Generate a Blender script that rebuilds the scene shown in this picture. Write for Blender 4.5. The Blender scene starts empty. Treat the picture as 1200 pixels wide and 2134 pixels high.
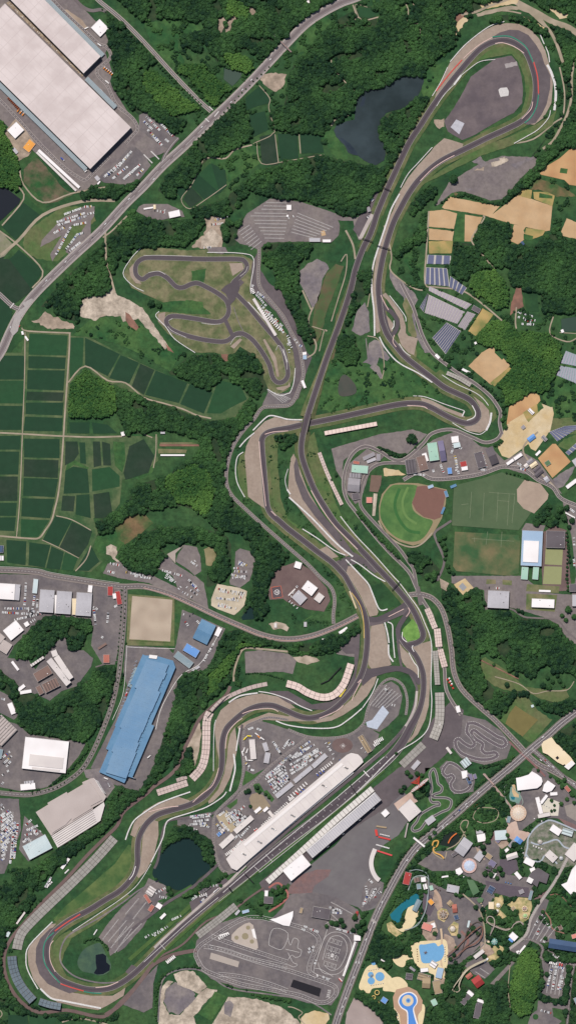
import bpy, bmesh, math, random
import numpy as np
from mathutils import Vector, geometry, noise as mnoise
S = 1.2                      # metres per map pixel
W, H = 1200, 2134
def X(x): return (x - 600) * S
def Y(y): return (1067 - y) * S
random.seed(7)
scene = bpy.context.scene
col = scene.collection
# ------------------------------------------------------------ camera, sky, sun
cam_d = bpy.data.cameras.new('camera'); cam = bpy.data.objects.new('camera', cam_d); col.objects.link(cam)
CAMZ = 12000.0
cam.location = (0, 0, CAMZ); cam.rotation_euler = (0, 0, 0)
cam_d.sensor_fit = 'VERTICAL'; cam_d.sensor_height = 36
cam_d.angle = 2 * math.atan(H * S / 2 / CAMZ)
cam_d.clip_start = 10; cam_d.clip_end = 60000
scene.camera = cam
SUN_EL = 61; SHX, SHY = 0.42, -0.91          # direction shadows fall on the ground
sun_az = math.atan2(-SHX, -SHY)              # compass bearing the sun stands at (from +Y, clockwise)
world = bpy.data.worlds.new('World'); scene.world = world; world.use_nodes = True
nt = world.node_tree; bg = nt.nodes['Background']
sky = nt.nodes.new('ShaderNodeTexSky'); sky.sky_type = 'NISHITA'; sky.sun_disc = False
sky.sun_elevation = math.radians(SUN_EL); sky.sun_rotation = sun_az
nt.links.new(sky.outputs[0], bg.inputs[0]); bg.inputs[1].default_value = 0.068
sd = bpy.data.lights.new('sun', 'SUN'); sun = bpy.data.objects.new('sun', sd); col.objects.link(sun)
sd.energy = 3.9; sd.angle = math.radians(0.6); sd.color = (1.0, 0.955, 0.90)
L = Vector((SHX, SHY, 0)).normalized() * math.cos(math.radians(SUN_EL)) + Vector((0, 0, -math.sin(math.radians(SUN_EL))))
sun.rotation_euler = L.to_track_quat('-Z', 'Y').to_euler()
sun.location = (0, 0, 500)
scene.view_settings.view_transform = 'Standard'; scene.view_settings.look = 'None'
scene.view_settings.exposure = 0.4; scene.view_settings.gamma = 1
scene.cycles.max_bounces = 4; scene.cycles.diffuse_bounces = 2
# ------------------------------------------------------------ materials
KC = 0.66
def lin(c):
    o = []
    for v in c[:3]:
        v = v / 255.0
        v = v / 12.92 if v <= 0.04045 else ((v + 0.055) / 1.055) ** 2.4
        o.append(min(0.82, v * KC))
    return (*o, 1.0)
MATS = {}
def M(c, var=0.12, scale=0.05, c2=None, s2=0.012, rough=0.9, metal=0.0, stripe=None, bump=0, sharp=0.12, obj=False, mid=0.5):
    """a procedural surface: base colour, a second colour in large patches, fine mottling, optional seams"""
    key = (tuple(c), var, scale, tuple(c2) if c2 else None, s2, rough, metal, stripe, bump, sharp, obj, mid)
    if key in MATS: return MATS[key]
    m = bpy.data.materials.new('surface'); m.use_nodes = True
    t = m.node_tree; N = t.nodes; K = t.links
    b = N['Principled BSDF']; b.inputs['Roughness'].default_value = rough; b.inputs['Metallic'].default_value = metal
    b.inputs['Specular IOR Level'].default_value = 0.25
    if obj: co = N.new('ShaderNodeTexCoord').outputs['Object']
    else: co = N.new('ShaderNodeNewGeometry').outputs['Position']
    def noise(sc, det=3, rg=0.55, off=None):
        n = N.new('ShaderNodeTexNoise'); n.inputs['Scale'].default_value = sc; n.inputs['Detail'].default_value = det
        n.inputs['Roughness'].default_value = rg
        K.new(co, n.inputs['Vector']); return n.outputs['Fac']
    def mixc(f, a, bb, typ='MIX'):
        x = N.new('ShaderNodeMix'); x.data_type = 'RGBA'; x.blend_type = typ
        if isinstance(f, float): x.inputs[0].default_value = f
        else: K.new(f, x.inputs[0])
        for i, v in ((6, a), (7, bb)):
            if isinstance(v, tuple): x.inputs[i].default_value = v
            else: K.new(v, x.inputs[i])
        return x.outputs[2]
    def rng(v, a, bb, lo, hi):
        r = N.new('ShaderNodeMapRange'); r.inputs[1].default_value = a; r.inputs[2].default_value = bb
        r.inputs[3].default_value = lo; r.inputs[4].default_value = hi; K.new(v, r.inputs[0]); return r.outputs[0]
    cur = lin(c)
    if c2: cur = mixc(rng(noise(s2, 5, 0.6), mid - sharp, mid + sharp, 0, 1), cur, lin(c2))
    if var:
        f = rng(noise(scale, 6, 0.7), 0.3, 0.7, 1 - var, 1 + var)
        cb = N.new('ShaderNodeCombineColor')
        for i in range(3): K.new(f, cb.inputs[i])
        cur = mixc(1.0, cur, cb.outputs[0], 'MULTIPLY')
    if stripe:                                     # (metres per seam, axis, strength)
        sp = N.new('ShaderNodeSeparateXYZ'); K.new(co, sp.inputs[0])
        md = N.new('ShaderNodeMath'); md.operation = 'FRACT'
        dv = N.new('ShaderNodeMath'); dv.operation = 'DIVIDE'; dv.inputs[1].default_value = stripe[0]
        K.new(sp.outputs[stripe[1]], dv.inputs[0]); K.new(dv.outputs[0], md.inputs[0])
        gt = N.new('ShaderNodeMath'); gt.operation = 'GREATER_THAN'; gt.inputs[1].default_value = stripe[3] if len(stripe) > 3 else 0.82
        K.new(md.outputs[0], gt.inputs[0])
        dk = N.new('ShaderNodeMath'); dk.operation = 'MULTIPLY'; dk.inputs[1].default_value = stripe[2]; K.new(gt.outputs[0], dk.inputs[0])
        cur = mixc(dk.outputs[0], cur, lin((45, 42, 44)))
    if isinstance(cur, tuple): b.inputs['Base Color'].default_value = cur
    else: K.new(cur, b.inputs['Base Color'])
    if bump:
        bp = N.new('ShaderNodeBump'); bp.inputs['Strength'].default_value = min(1, bump); bp.inputs['Distance'].default_value = bump
        K.new(noise(scale * 2, 5, 0.7), bp.inputs['Height']); K.new(bp.outputs[0], b.inputs['Normal'])
    MATS[key] = m
    return m
# named surfaces
GRASS = M((37, 74, 42), 0.42, 0.07, (60, 90, 50), 0.010, bump=0.9)
MEADOW = M((40, 82, 44), 0.36, 0.08, (70, 102, 54), 0.014, bump=0.8)
DGREEN = M((31, 63, 38), 0.25, 0.05, (48, 84, 46), 0.01, bump=0.4)
OLIVE = M((102, 106, 70), 0.24, 0.09, (76, 104, 56), 0.012, bump=0.2)
VERGE = M((112, 110, 76), 0.22, 0.1, (76, 94, 54), 0.02)
DRY = M((132, 122, 92), 0.18, 0.06, (86, 104, 60), 0.02)
PADDY = M((30, 64, 41), 0.12, 0.05, (34, 65, 43), 0.01)
PADDY2 = M((34, 58, 40), 0.14, 0.06, (44, 60, 46), 0.015)
PADDY3 = M((36, 76, 45), 0.14, 0.06, (40, 76, 46), 0.012)
RIDGE = M((56, 88, 52), 0.2, 0.06, (96, 106, 72), 0.015)
TRAP = M((164, 147, 133), 0.12, 0.14, (154, 136, 122), 0.02)
TARMAC = M((92, 83, 87), 0.09, 0.08, (86, 78, 82), 0.01)
RUNOFF = M((104, 94, 96), 0.13, 0.08, (94, 85, 88), 0.015)
ROAD = M((118, 109, 107), 0.12, 0.08, (110, 100, 100), 0.01)
LOT = M((104, 97, 99), 0.17, 0.09, (124, 115, 113), 0.02)
LOT2 = M((130, 120, 116), 0.2, 0.09, (118, 108, 108), 0.02)
GREYDIRT = M((138, 128, 124), 0.24, 0.09, (116, 108, 112), 0.02)
DIRT = M((178, 158, 140), 0.24, 0.09, (146, 130, 114), 0.04)
PALE = M((200, 184, 166), 0.3, 0.12, (158, 144, 128), 0.035)
TAN = M((200, 168, 130), 0.13, 0.08, (186, 152, 114), 0.02)
SAND = M((210, 190, 156), 0.12, 0.05, (200, 174, 130), 0.02)
REDDIRT = M((150, 108, 92), 0.15, 0.05, (120, 90, 78), 0.03)
BROWN = M((118, 98, 94), 0.10, 0.05, (106, 86, 84), 0.02)
PATH = M((176, 160, 140), 0.12, 0.08, (150, 138, 118), 0.04)
CONC = M((190, 178, 172), 0.08, 0.08, (176, 164, 158), 0.03)
EDGE = M((160, 154, 146), 0.10, 0.1)
WHITE = M((238, 232, 228), 0.04, 0.2, rough=0.6)
LINE = M((206, 200, 196), 0.12, 0.3)
DIMLINE = M((162, 153, 151), 0.15, 0.3)
KRED = M((204, 84, 76), 0.08, 0.2)
KGREEN = M((56, 134, 110), 0.08, 0.2)
KPINK = M((222, 190, 180), 0.08, 0.2)
BARR = M((206, 200, 196), 0.12, 0.3)
WATER = M((36, 48, 50), 0.14, 0.012, (54, 66, 70), 0.006, rough=0.22)
WATERG = M((24, 48, 46), 0.10, 0.01, rough=0.25)
WATERB = M((20, 26, 36), 0.10, 0.01, rough=0.25)
POOL = M((116, 168, 208), 0.05, 0.1, rough=0.2)
TEAL = M((34, 112, 128), 0.08, 0.1, rough=0.25)
BLACK = M((34, 32, 38), 0.1, 0.2)
GLASS = M((46, 56, 66), 0.05, 0.2, rough=0.2)
STEEL = M((150, 150, 152), 0.06, 0.2, rough=0.5)
RED = M((206, 62, 54), 0.06, 0.2, rough=0.6)
# ------------------------------------------------------------ helpers
def P(s):
    if not isinstance(s, str): return list(s)
    return [tuple(float(v) for v in q.split(',')) for q in s.split()]
def spline(p, n=6, closed=False):
    if len(p) < 3: return p
    o = []; m = len(p); d = len(p[0])
    rng_ = range(m) if closed else range(m - 1)
    for i in rng_:
        a = p[(i - 1) % m] if closed or i > 0 else p[0]
        b = p[i]; c = p[(i + 1) % m]
        e = p[(i + 2) % m] if closed or i + 2 < m else p[-1]
        for k in range(n):
            t = k / n
            o.append(tuple(0.5 * (2 * b[j] + (c[j] - a[j]) * t + (2 * a[j] - 5 * b[j] + 4 * c[j] - e[j]) * t * t + (3 * b[j] - a[j] - 3 * c[j] + e[j]) * t ** 3) for j in range(d)))
    if not closed: o.append(p[-1])
    return o
def resample(p, step):
    o = [p[0]]; acc = 0
    for a, b in zip(p, p[1:]):
        d = math.dist(a[:2], b[:2])
        if d == 0: continue
        while acc + d >= step:
            t = (step - acc) / d
            a = tuple(a[j] + (b[j] - a[j]) * t for j in range(len(a)))
            o.append(a); d = math.dist(a[:2], b[:2]); acc = 0
        acc += d
    return o
def mesh_obj(name, verts, faces, mats, fm=None, parent=None, loc=None, rz=0):
    me = bpy.data.meshes.new(name); me.from_pydata(verts, [], faces)
    for m in (mats if isinstance(mats, (list, tuple)) else [mats]): me.materials.append(m)
    if fm is not None: me.polygons.foreach_set('material_index', fm)
    me.update()
    o = bpy.data.objects.new(name, me); col.objects.link(o)
    if loc is not None: o.location = loc
    if rz: o.rotation_euler = (0, 0, rz)
    if parent: o.parent = parent
    return o
def tag(o, label, cat, group=None, kind=None):
    o['label'] = label; o['category'] = cat
    if group: o['group'] = group
    if kind: o['kind'] = kind
    return o
def thing(name, label, cat, x, y, z=0, rz=0, group=None):
    o = bpy.data.objects.new(name, None); col.objects.link(o); o.location = (x, y, z); o.rotation_euler = (0, 0, rz)
    o.empty_display_size = 2
    return tag(o, label, cat, group)
# clearing mask: where no forest grows
PAD = 80
clear = np.zeros((H + 2 * PAD, W + 2 * PAD), bool)
def paint(mask, pts, val=True):
    pts = [(x + PAD, y + PAD) for x, y, *_ in pts]
    xs = [p[0] for p in pts]; ys = [p[1] for p in pts]
    x0 = max(0, int(min(xs))); x1 = min(mask.shape[1], int(max(xs)) + 2)
    y0 = max(0, int(min(ys))); y1 = min(mask.shape[0], int(max(ys)) + 2)
    if x1 <= x0 or y1 <= y0: return
    gx, gy = np.meshgrid(np.arange(x0, x1) + 0.5, np.arange(y0, y1) + 0.5)
    ins = np.zeros(gx.shape, bool); n = len(pts)
    for i in range(n):
        ax, ay = pts[i]; bx, by = pts[(i + 1) % n]
        if ay == by: continue
        c = ((ay > gy) != (by > gy)) & (gx < (bx - ax) * (gy - ay) / (by - ay) + ax)
        ins ^= c
    mask[y0:y1, x0:x1][ins] = val
def paint_ribbon(mask, pts, w, val=True):
    for a, b in zip(pts, pts[1:]):
        dx, dy = b[0] - a[0], b[1] - a[1]; d = math.hypot(dx, dy) or 1
        nx, ny = -dy / d * w / 2, dx / d * w / 2; ex, ey = dx / d * w * .2, dy / d * w * .2
        paint(mask, [(a[0] + nx - ex, a[1] + ny - ey), (b[0] + nx + ex, b[1] + ny + ey), (b[0] - nx + ex, b[1] - ny + ey), (a[0] - nx - ex, a[1] - ny - ey)], val)
_j = [0]
def zl(layer):
    _j[0] += 1
    return 0.16 * layer + 0.012 * (_j[0] % 11)
def struct(o): o['kind'] = 'structure'; return o
def flat(name, s, layer, mat, sm=0, clr=True, wob=0):
    p = [q[:2] for q in P(s)]
    if sm: p = spline(p, 5, True)
    if wob:
        p2 = []
        for i, a in enumerate(p):
            b = p[(i + 1) % len(p)]; n = max(1, int(math.dist(a, b) / 5))
            for k in range(n): p2.append((a[0] + (b[0] - a[0]) * k / n, a[1] + (b[1] - a[1]) * k / n))
        p = [(x + wob * (mnoise.noise(Vector((x * .13, y * .13, 3))) ) * 2, y + wob * (mnoise.noise(Vector((x * .13, y * .13, 9)))) * 2) for x, y in p2]
    if clr: paint(clear, p)
    z = zl(layer)
    v = [(X(a), Y(b), z) for a, b in p]
    tris = geometry.tessellate_polygon([[Vector(q) for q in v]])
    f = []
    for t in tris:
        a, b, c = (Vector(v[i]) for i in t)
        f.append(t if (b - a).cross(c - a).z > 0 else (t[0], t[2], t[1]))
    return struct(mesh_obj(name, v, f, mat))
def strip(p, w, zf, closed=False):
    """left and right rails of a ribbon along p (map px)"""
    v = []; n = len(p)
    for i, q in enumerate(p):
        a = p[i - 1] if i > 0 or closed else q
        b = p[(i + 1) % n] if i < n - 1 or closed else q
        dx, dy = b[0] - a[0], b[1] - a[1]; d = math.hypot(dx, dy) or 1
        ww = (q[2] if len(q) > 2 else w)
        ww = ww if isinstance(w, (int, float)) and len(q) > 2 and w >= 0 else abs(w)
        nx, ny = -dy / d * ww / 2, dx / d * ww / 2
        z = zf(q[0], q[1]) if callable(zf) else zf
        v += [(X(q[0] + nx), Y(q[1] + ny), z), (X(q[0] - nx), Y(q[1] - ny), z)]
    return v
def ribbon(name, s, w, layer, mat, sm=4, closed=False, clr=2, lift=None, extra=0):
    """extra widens every point (edge lines, verges)"""
    p = P(s)
    if sm: p = spline(p, sm, closed)
    p = [(q[0], q[1], (q[2] if len(q) > 2 else w) + extra) for q in p]
    if clr: paint_ribbon(clear, p + (p[:1] if closed else []), max(q[2] for q in p) + clr)
    z0 = zl(layer)
    v = strip(p, w, (lambda x, y: z0 + lift(x, y)) if lift else z0, closed)
    n = len(p); f = []
    for i in range(n if closed else n - 1):
        k = (i + 1) % n
        f.append((2 * i, 2 * i + 1, 2 * k + 1, 2 * k)[::-1])
    return struct(mesh_obj(name, v, f, mat))
def offset(p, d):
    o = []
    for i, q in enumerate(p):
        a = p[max(0, i - 1)]; b = p[min(len(p) - 1, i + 1)]
        dx, dy = b[0] - a[0], b[1] - a[1]; l = math.hypot(dx, dy) or 1
        o.append((q[0] - dy / l * d, q[1] + dx / l * d))
    return o
class MB:
    def __init__(s): s.v = []; s.f = []; s.m = []
    def quad(s, a, b, c, d, m=0):
        k = len(s.v); s.v += [a, b, c, d]; s.f.append((k, k + 1, k + 2, k + 3)); s.m.append(m)
    def box(s, x0, x1, y0, y1, z0, z1, m=0, top=None):
        k = len(s.v)
        s.v += [(x0, y0, z0), (x1, y0, z0), (x1, y1, z0), (x0, y1, z0), (x0, y0, z1), (x1, y0, z1), (x1, y1, z1), (x0, y1, z1)]
        for f in ((0, 3, 2, 1), (0, 1, 5, 4), (1, 2, 6, 5), (2, 3, 7, 6), (3, 0, 4, 7)): s.f.append(tuple(k + i for i in f)); s.m.append(m)
        s.f.append((k + 4, k + 5, k + 6, k + 7)); s.m.append(m if top is None else top)
    def obox(s, cx, cy, l, w, ang, z0, z1, m=0, top=None):
        """box turned by ang about its centre, metres"""
        k = len(s.v); s.box(-l / 2, l / 2, -w / 2, w / 2, z0, z1, m, top)
        c, n = math.cos(ang), math.sin(ang)
        for i in range(k, len(s.v)):
            x, y, z = s.v[i]; s.v[i] = (cx + x * c - y * n, cy + x * n + y * c, z)
    def bar(s, a, b, r, m=0, n=4):
        a = Vector(a); b = Vector(b); d = (b - a)
        if d.length < 1e-6: return
        q = d.to_track_quat('Z', 'Y'); k = len(s.v)
        for e in (a, b):
            for i in range(n):
                t = math.pi * 2 * (i + .5) / n
                s.v.append(tuple(e + q @ Vector((math.cos(t) * r, math.sin(t) * r, 0))))
        for i in range(n):
            j = (i + 1) % n; s.f.append((k + i, k + j, k + n + j, k + n + i)); s.m.append(m)
        s.f.append(tuple(k + i for i in range(n))[::-1]); s.m.append(m); s.f.append(tuple(k + n + i for i in range(n))); s.m.append(m)
    def cyl(s, cx, cy, r, z0, z1, n=24, m=0, top=None, r2=None):
        k = len(s.v); r2 = r if r2 is None else r2
        for z, rr in ((z0, r), (z1, r2)):
            for i in range(n): s.v.append((cx + rr * math.cos(2 * math.pi * i / n), cy + rr * math.sin(2 * math.pi * i / n), z))
        for i in range(n):
            j = (i + 1) % n; s.f.append((k + i, k + j, k + n + j, k + n + i)); s.m.append(m)
        s.f.append(tuple(range(k + n, k + 2 * n))); s.m.append(m if top is None else top)
    def prism(s, pts, z0, z1, m=0, top=None):
        """upright prism on metre polygon"""
        n = len(pts); a = sum(pts[i][0] * pts[(i + 1) % n][1] - pts[(i + 1) % n][0] * pts[i][1] for i in range(n))
        if a < 0: pts = pts[::-1]
        k = len(s.v)
        for z in (z0, z1): s.v += [(x, y, z) for x, y in pts]
        for i in range(n):
            j = (i + 1) % n; s.f.append((k + i, k + j, k + n + j, k + n + i)); s.m.append(m)
        tt = m if top is None else top
        for t in geometry.tessellate_polygon([[Vector((x, y, 0)) for x, y in pts]]):
            a_, b_, c_ = (Vector((*pts[i], 0)) for i in t)
            t = t if (b_ - a_).cross(c_ - a_).z > 0 else (t[0], t[2], t[1])
            s.f.append(tuple(k + n + i for i in t)); s.m.append(tt)
    def build(s, name, mats, parent=None, loc=None, rz=0): return mesh_obj(name, s.v, s.f, mats, s.m, parent, loc, rz)
def dashes(name, s, off, w, dash, gap, mat=None, sm=4, layer=11, lift=None):
    p = P(s); p = [q[:2] for q in (spline(p, sm) if sm else p)]
    p = resample(p, 1.0)
    if off: p = offset(p, off)
    mb = MB(); z = zl(layer); per = dash + gap; n = len(p) - 1
    for i in range(n):
        if gap and (i % per) >= dash: continue
        a, b = p[i], p[i + 1]; dx, dy = b[0] - a[0], b[1] - a[1]; d = math.hypot(dx, dy) or 1
        nx, ny = -dy / d * w / 2, dx / d * w / 2
        za = z + (lift(*a) if lift else 0); zb = z + (lift(*b) if lift else 0)
        mb.quad((X(a[0] - nx), Y(a[1] - ny), za), (X(b[0] - nx), Y(b[1] - ny), zb), (X(b[0] + nx), Y(b[1] + ny), zb), (X(a[0] + nx), Y(a[1] + ny), za))
    mb.f = [f[::-1] for f in mb.f]
    return struct(mb.build(name, [mat or LINE]))
# ============================================================ THE SETTING: ground
def ground():
    n = 2; s = 9000
    mesh = mesh_obj('ground', [(-s, -s, 0), (s, -s, 0), (s, s, 0), (-s, s, 0)], [(0, 1, 2, 3)], GRASS)
    return struct(mesh)
ground()
def F(name, mat, layer, *polys, **k):
    for s in polys: flat(name, s, layer, mat, **k)
# meadows, lighter or darker grass
F('meadow', MEADOW, 1, "300,50 350,40 425,55 420,75 370,80 375,110 385,130 370,140 340,120 315,90", "610,100 640,55 680,30 690,45 660,80 640,105 620,110",
  "780,15 860,5 862,50 868,90 840,80 800,70 785,45", "865,0 875,5 872,50 850,52 852,20", "672,280 690,265 700,285 715,310 725,330 710,338 690,320",
  "880,160 890,145 945,120 920,190 900,200 885,205 878,190", "510,260 545,250 545,275 520,280", "440,330 520,300 540,310 545,340 500,365 475,380 470,355 440,340",
  "0,600 20,612 0,700", "150,700 190,665 230,660 300,680 340,700 380,735 355,775 300,740 240,715 200,705 170,700", "855,560 890,540 888,590 860,575 840,540 870,470 888,450",
  "700,640 735,640 720,700 700,740", "660,850 645,870 650,800 680,745 740,750 790,755 830,750 870,785 900,800 925,830 900,845 830,840 760,852 700,862",
  "265,905 330,905 330,950 318,985 290,1000 250,985 265,960", "200,1120 230,1110 265,1100 265,1130 235,1160 205,1150 195,1130", "625,1300 760,1200 690,1260",
  "400,1390 460,1320 480,1330 440,1420 370,1430", "0,1850 70,1850 60,1890 35,1935 10,1940 0,1945", "405,1970 420,1990 400,1995 380,1990 400,1960",
  "195,1840 270,1765 283,1790 280,1820 250,1850 210,1870 165,1895 120,1918 110,1915 150,1880", "1140,720 1200,770 1200,870 1160,870 1130,830",
  "640,1010 655,1015 700,1090 730,1130 800,1210 790,1215 700,1140 660,1060", "840,700 870,720 920,770 960,790 940,800 880,760 850,730", "920,400 950,398 960,420 930,415", clr=False, wob=1.5, sm=0)
F('meadow', DGREEN, 1, "310,1250 330,1250 330,1295 480,1305 450,1310 330,1265", "770,1220 800,1215 830,1230 840,1260 800,1270 780,1270 772,1240", "0,700 15,690 55,700 0,760",
  "40,395 90,440 95,450 60,460", "540,410 600,405 590,415 540,430", "880,400 900,380 935,370 930,395 905,410 885,420", wob=1, clr=False)
# dull scrub patches
F('scrub', OLIVE, 2, "1000,1375 1010,1370 1060,1400 1090,1430 1120,1435 1150,1440 1180,1435 1185,1455 1160,1465 1120,1455 1095,1440 1060,1440 1030,1430 1005,1410",
  "1040,1500 1060,1480 1075,1452 1100,1455 1120,1480 1150,1500 1110,1545 1100,1545 1060,1515", "1160,872 1190,870 1200,900 1160,905 1140,885", "1175,915 1215,900 1215,930 1190,940 1160,930",
  "50,490 60,480 130,430 190,430 200,460 165,490 150,520 120,545 80,540 50,525", wob=1.2)
F('scrub', M((112, 96, 78), 0.3, 0.06, (44, 84, 44), 0.02, bump=0.6), 2, "50,355 75,325 90,340 135,395 155,405 120,420 95,425 75,400 50,380", wob=1)
F('scrub', M((122, 100, 72), 0.25, 0.06, (58, 90, 48), 0.02), 2, "240,1100 265,1075 300,1070 320,1090 290,1115 260,1135 245,1120", "1105,395 1120,370 1160,385 1190,400 1200,410 1160,410 1120,395", "945,400 955,402 950,412", wob=1.5)
# ------------------------------------------------------------ rice fields
F('field_verge', RIDGE, 2, "55,688 148,693 148,700 185,702 300,760 380,795 440,818 452,795 500,800 520,830 490,870 440,878 400,865 340,840 300,825 260,812 222,796 178,766 146,800 140,903 258,908 330,910 330,960 300,985 255,1000 250,1050 235,1070 195,1080 205,1110 190,1150 215,1170 190,1192 60,1180 -60,1175 -60,735 0,735 45,735")
R = ["62,695 142,699 139,741 60,739", "60,742 138,745 136,769 60,767", "58,771 136,772 133,814 57,811", "57,816 134,818 131,836 55,834", "54,839 133,839 131,866 54,863", "53,868 131,871 130,899 50,898",
 "17,741 53,743 52,791 4,789", "-60,741 50,741 51,791 -60,791", "-60,794 51,793 48,841 -60,840", "-60,845 48,846 45,896 -60,896", "51,914 125,915 125,955 51,953", "51,957 123,959 121,996 50,993",
 "50,996 122,998 115,1036 49,1033", "47,1038 115,1040 105,1080 45,1076", "45,1082 104,1084 80,1119 44,1119", "-60,909 44,908 42,937 -60,937", "-60,941 41,941 39,989 -60,989", "-60,993 38,993 37,1044 -60,1044",
 "-60,1048 36,1048 34,1075 -60,1075", "-60,1079 34,1078 31,1107 -60,1103", "145,703 175,704 173,760 146,790", "178,704 250,738 225,784 178,760", "252,740 290,756 270,799 228,788", "293,758 322,771 300,823 275,805",
 "325,772 391,798 373,840 303,823", "396,800 443,818 425,862 376,842", "455,792 500,802 515,832 480,850 460,862 431,861", "145,880 187,880 187,903 147,903", "192,880 225,885 245,903 195,903",
 "137,920 162,920 165,945 155,960 136,970", "166,922 178,922 180,967 168,965", "137,981 153,972 183,977 187,1027 133,1029", "192,978 229,973 250,992 250,1014 193,1024",
 "160,1032 187,1030 190,1080 158,1072", "116,1075 150,1085 122,1140 90,1125", "151,1087 193,1107 184,1135 165,1162 124,1142", "62,1130 106,1136 94,1183 60,1178", "108,1138 134,1150 126,1187 97,1184",
 "136,1151 163,1163 153,1189 128,1187", "190,1137 208,1170 185,1190 158,1189", "14,1125 56,1128 54,1178 16,1172",
 "-60,535 20,540 68,605 -30,680", "20,540 28,533 88,570 68,597", "5,473 50,422 84,448 33,500", "0,640 -60,560 0,600", "-10,633 27,655 5,700 -20,720", "0,620 28,650 -30,700 -60,610", "-60,525 8,532 10,536 -60,610",
 "18,545 40,520 90,562 68,597 10,610", "18,2115 58,2115 60,2150 18,2150", "62,2115 120,2120 110,2150 62,2150",
 "512,203 540,180 563,205 562,215 540,220 512,230", "520,238 552,232 560,270 530,285 520,262", "541,285 572,278 580,345 546,342", "578,278 620,280 622,330 584,333", "625,278 668,283 675,318 628,320",
 "438,340 474,375 458,402 414,364", "440,340 470,355 473,388 458,403", "416,362 458,402 425,415 398,386", "398,388 423,415 397,433 382,415", "370,385 388,395 378,413 368,402",
 "465,140 500,150 505,158 485,182 468,165", "745,15 790,18 790,30 770,38 748,35"]
fm = [PADDY, PADDY, PADDY3, PADDY, PADDY, PADDY2]
for i, s in enumerate(R):
    flat('rice_field', s, 3, fm[i % 6] if i > 5 else [PADDY3, PADDY, PADDY, PADDY2, PADDY, PADDY][i])
F('rice_field', PADDY2, 3, "194,920 209,920 212,970 196,974", "213,920 230,925 232,970 216,970", "131,1033 157,1034 154,1066 128,1064", "195,1030 228,1025 235,1070 215,1080 198,1080", "270,930 300,915 322,950 310,985 262,1000 258,985")
F('field', MEADOW, 3, "236,920 260,922 262,960 255,985 240,970", "140,968 155,958 180,972 186,974 184,978 155,968 136,985")
F('field', DGREEN, 3, "1090,608 1118,606 1122,650 1095,648", "1168,665 1200,658 1200,695 1168,692", "540,310 575,300 580,325 550,340")
# ------------------------------------------------------------ bare soil, sand, tan fields
F('tan_field', TAN, 3, "935,410 1040,430 1020,452 1005,448 925,435 920,432", "1018,452 1080,405 1150,430 1145,480 1135,482 1060,465", "893,440 925,437 952,445 945,477 893,472", "968,447 1005,453 982,503 966,503",
  "893,476 945,482 942,502 893,500", "1070,468 1095,472 1090,480 1095,495 1080,510 1062,502", "1165,490 1180,455 1215,470 1215,500 1185,495", "975,763 1003,735 1025,722 1062,762 1023,802", sm=0, wob=.4)
F('tan_field', M((202, 162, 116), 0.13, 0.08, (182, 138, 98), 0.02), 3, "1122,363 1140,345 1165,330 1185,312 1220,300 1220,390 1185,385 1175,375", "1060,848 1110,816 1123,825 1125,835 1060,905 1052,900", "1120,955 1150,925 1157,925 1188,962 1150,996")
F('tan_field', SAND, 3, "1055,885 1095,865 1150,848 1153,862 1145,900 1100,920 1050,920 1040,915", "1035,930 1060,912 1095,905 1100,925 1060,955 1045,950", "1090,905 1150,880 1140,905 1115,940 1105,935",
  "1060,880 1125,840 1150,850 1148,880 1080,900")
F('field', M((190, 160, 104), 0.2, 0.06, (120, 124, 72), 0.03), 4, "893,503 943,502 940,528 893,528", "975,690 1005,643 1028,655 1010,680 990,700", "1020,798 1060,765 1065,768 1030,805", "1088,860 1120,840 1130,850 1100,880", "1080,392 1108,396 1105,415 1078,408",
  "1110,400 1140,400 1155,408 1150,430 1112,415", "1095,475 1135,480 1130,490 1105,500 1092,490", wob=.5)
F('field', MEADOW, 4, "952,442 968,445 967,504 944,503", "1123,402 1150,408 1150,414 1122,412", "1090,487 1110,492 1108,502 1090,498", "1118,843 1126,838 1132,850 1120,858", "1030,725 1050,745 1045,750 1030,735", "1167,350 1182,352 1180,362 1165,360")
F('bare_soil', DIRT, 3, "455,40 468,35 470,45 462,68 453,70", "475,38 490,34 495,38 485,45 480,65 470,66", "520,15 530,15 533,28 523,32", "545,155 575,152 598,155 590,180 575,193 555,180 542,165",
  "80,665 95,648 110,660 125,662 140,672 158,678 155,685 100,685 82,675 65,670", "402,510 425,490 430,470 455,470 465,490 462,515 440,520 400,515", "425,455 445,450 470,455 465,470 450,478 430,470",
  "905,250 925,247 927,262 915,268 905,258", wob=2)
F('bare_soil', PALE, 3, "168,633 178,620 215,618 235,600 245,615 270,625 300,645 330,690 350,720 345,728 320,700 290,665 258,670 250,660 215,655 200,668 168,660", "420,500 440,475 462,495 455,515 420,515",
  "222,1140 232,1135 244,1140 245,1155 240,1160 250,1170 244,1172 232,1160 222,1155", "362,2030 385,2022 402,2024 424,2046 430,2056 414,2072 396,2062 372,2052",
  "336,2060 350,2042 362,2046 346,2062 342,2090 352,2114 376,2116 412,2074 430,2058 452,2064 448,2072 436,2080 420,2100 404,2118 412,2145 330,2145", "476,2078 520,2080 545,2085 590,2100 640,2145 436,2145 448,2125 466,2096", wob=1.5)
F('bare_soil', REDDIRT, 4, "262,650 270,655 290,683 285,688 270,680 262,668", "460,738 475,738 480,750 472,754 462,748", "345,715 352,722 362,735 350,730", "950,30 965,28 972,22 960,45 945,45", "1062,658 1065,630 1075,600 1085,600 1090,640 1075,645", wob=1)
F('bare_soil', SAND, 4, "1000,10 1060,-5 1080,0 1075,8 1030,15 1010,18", "1135,12 1150,18 1185,30 1188,35 1170,40 1150,25", "1090,35 1100,40 1140,60 1135,62 1105,45", "948,50 965,35 975,40 955,65 945,90", wob=2)
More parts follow.
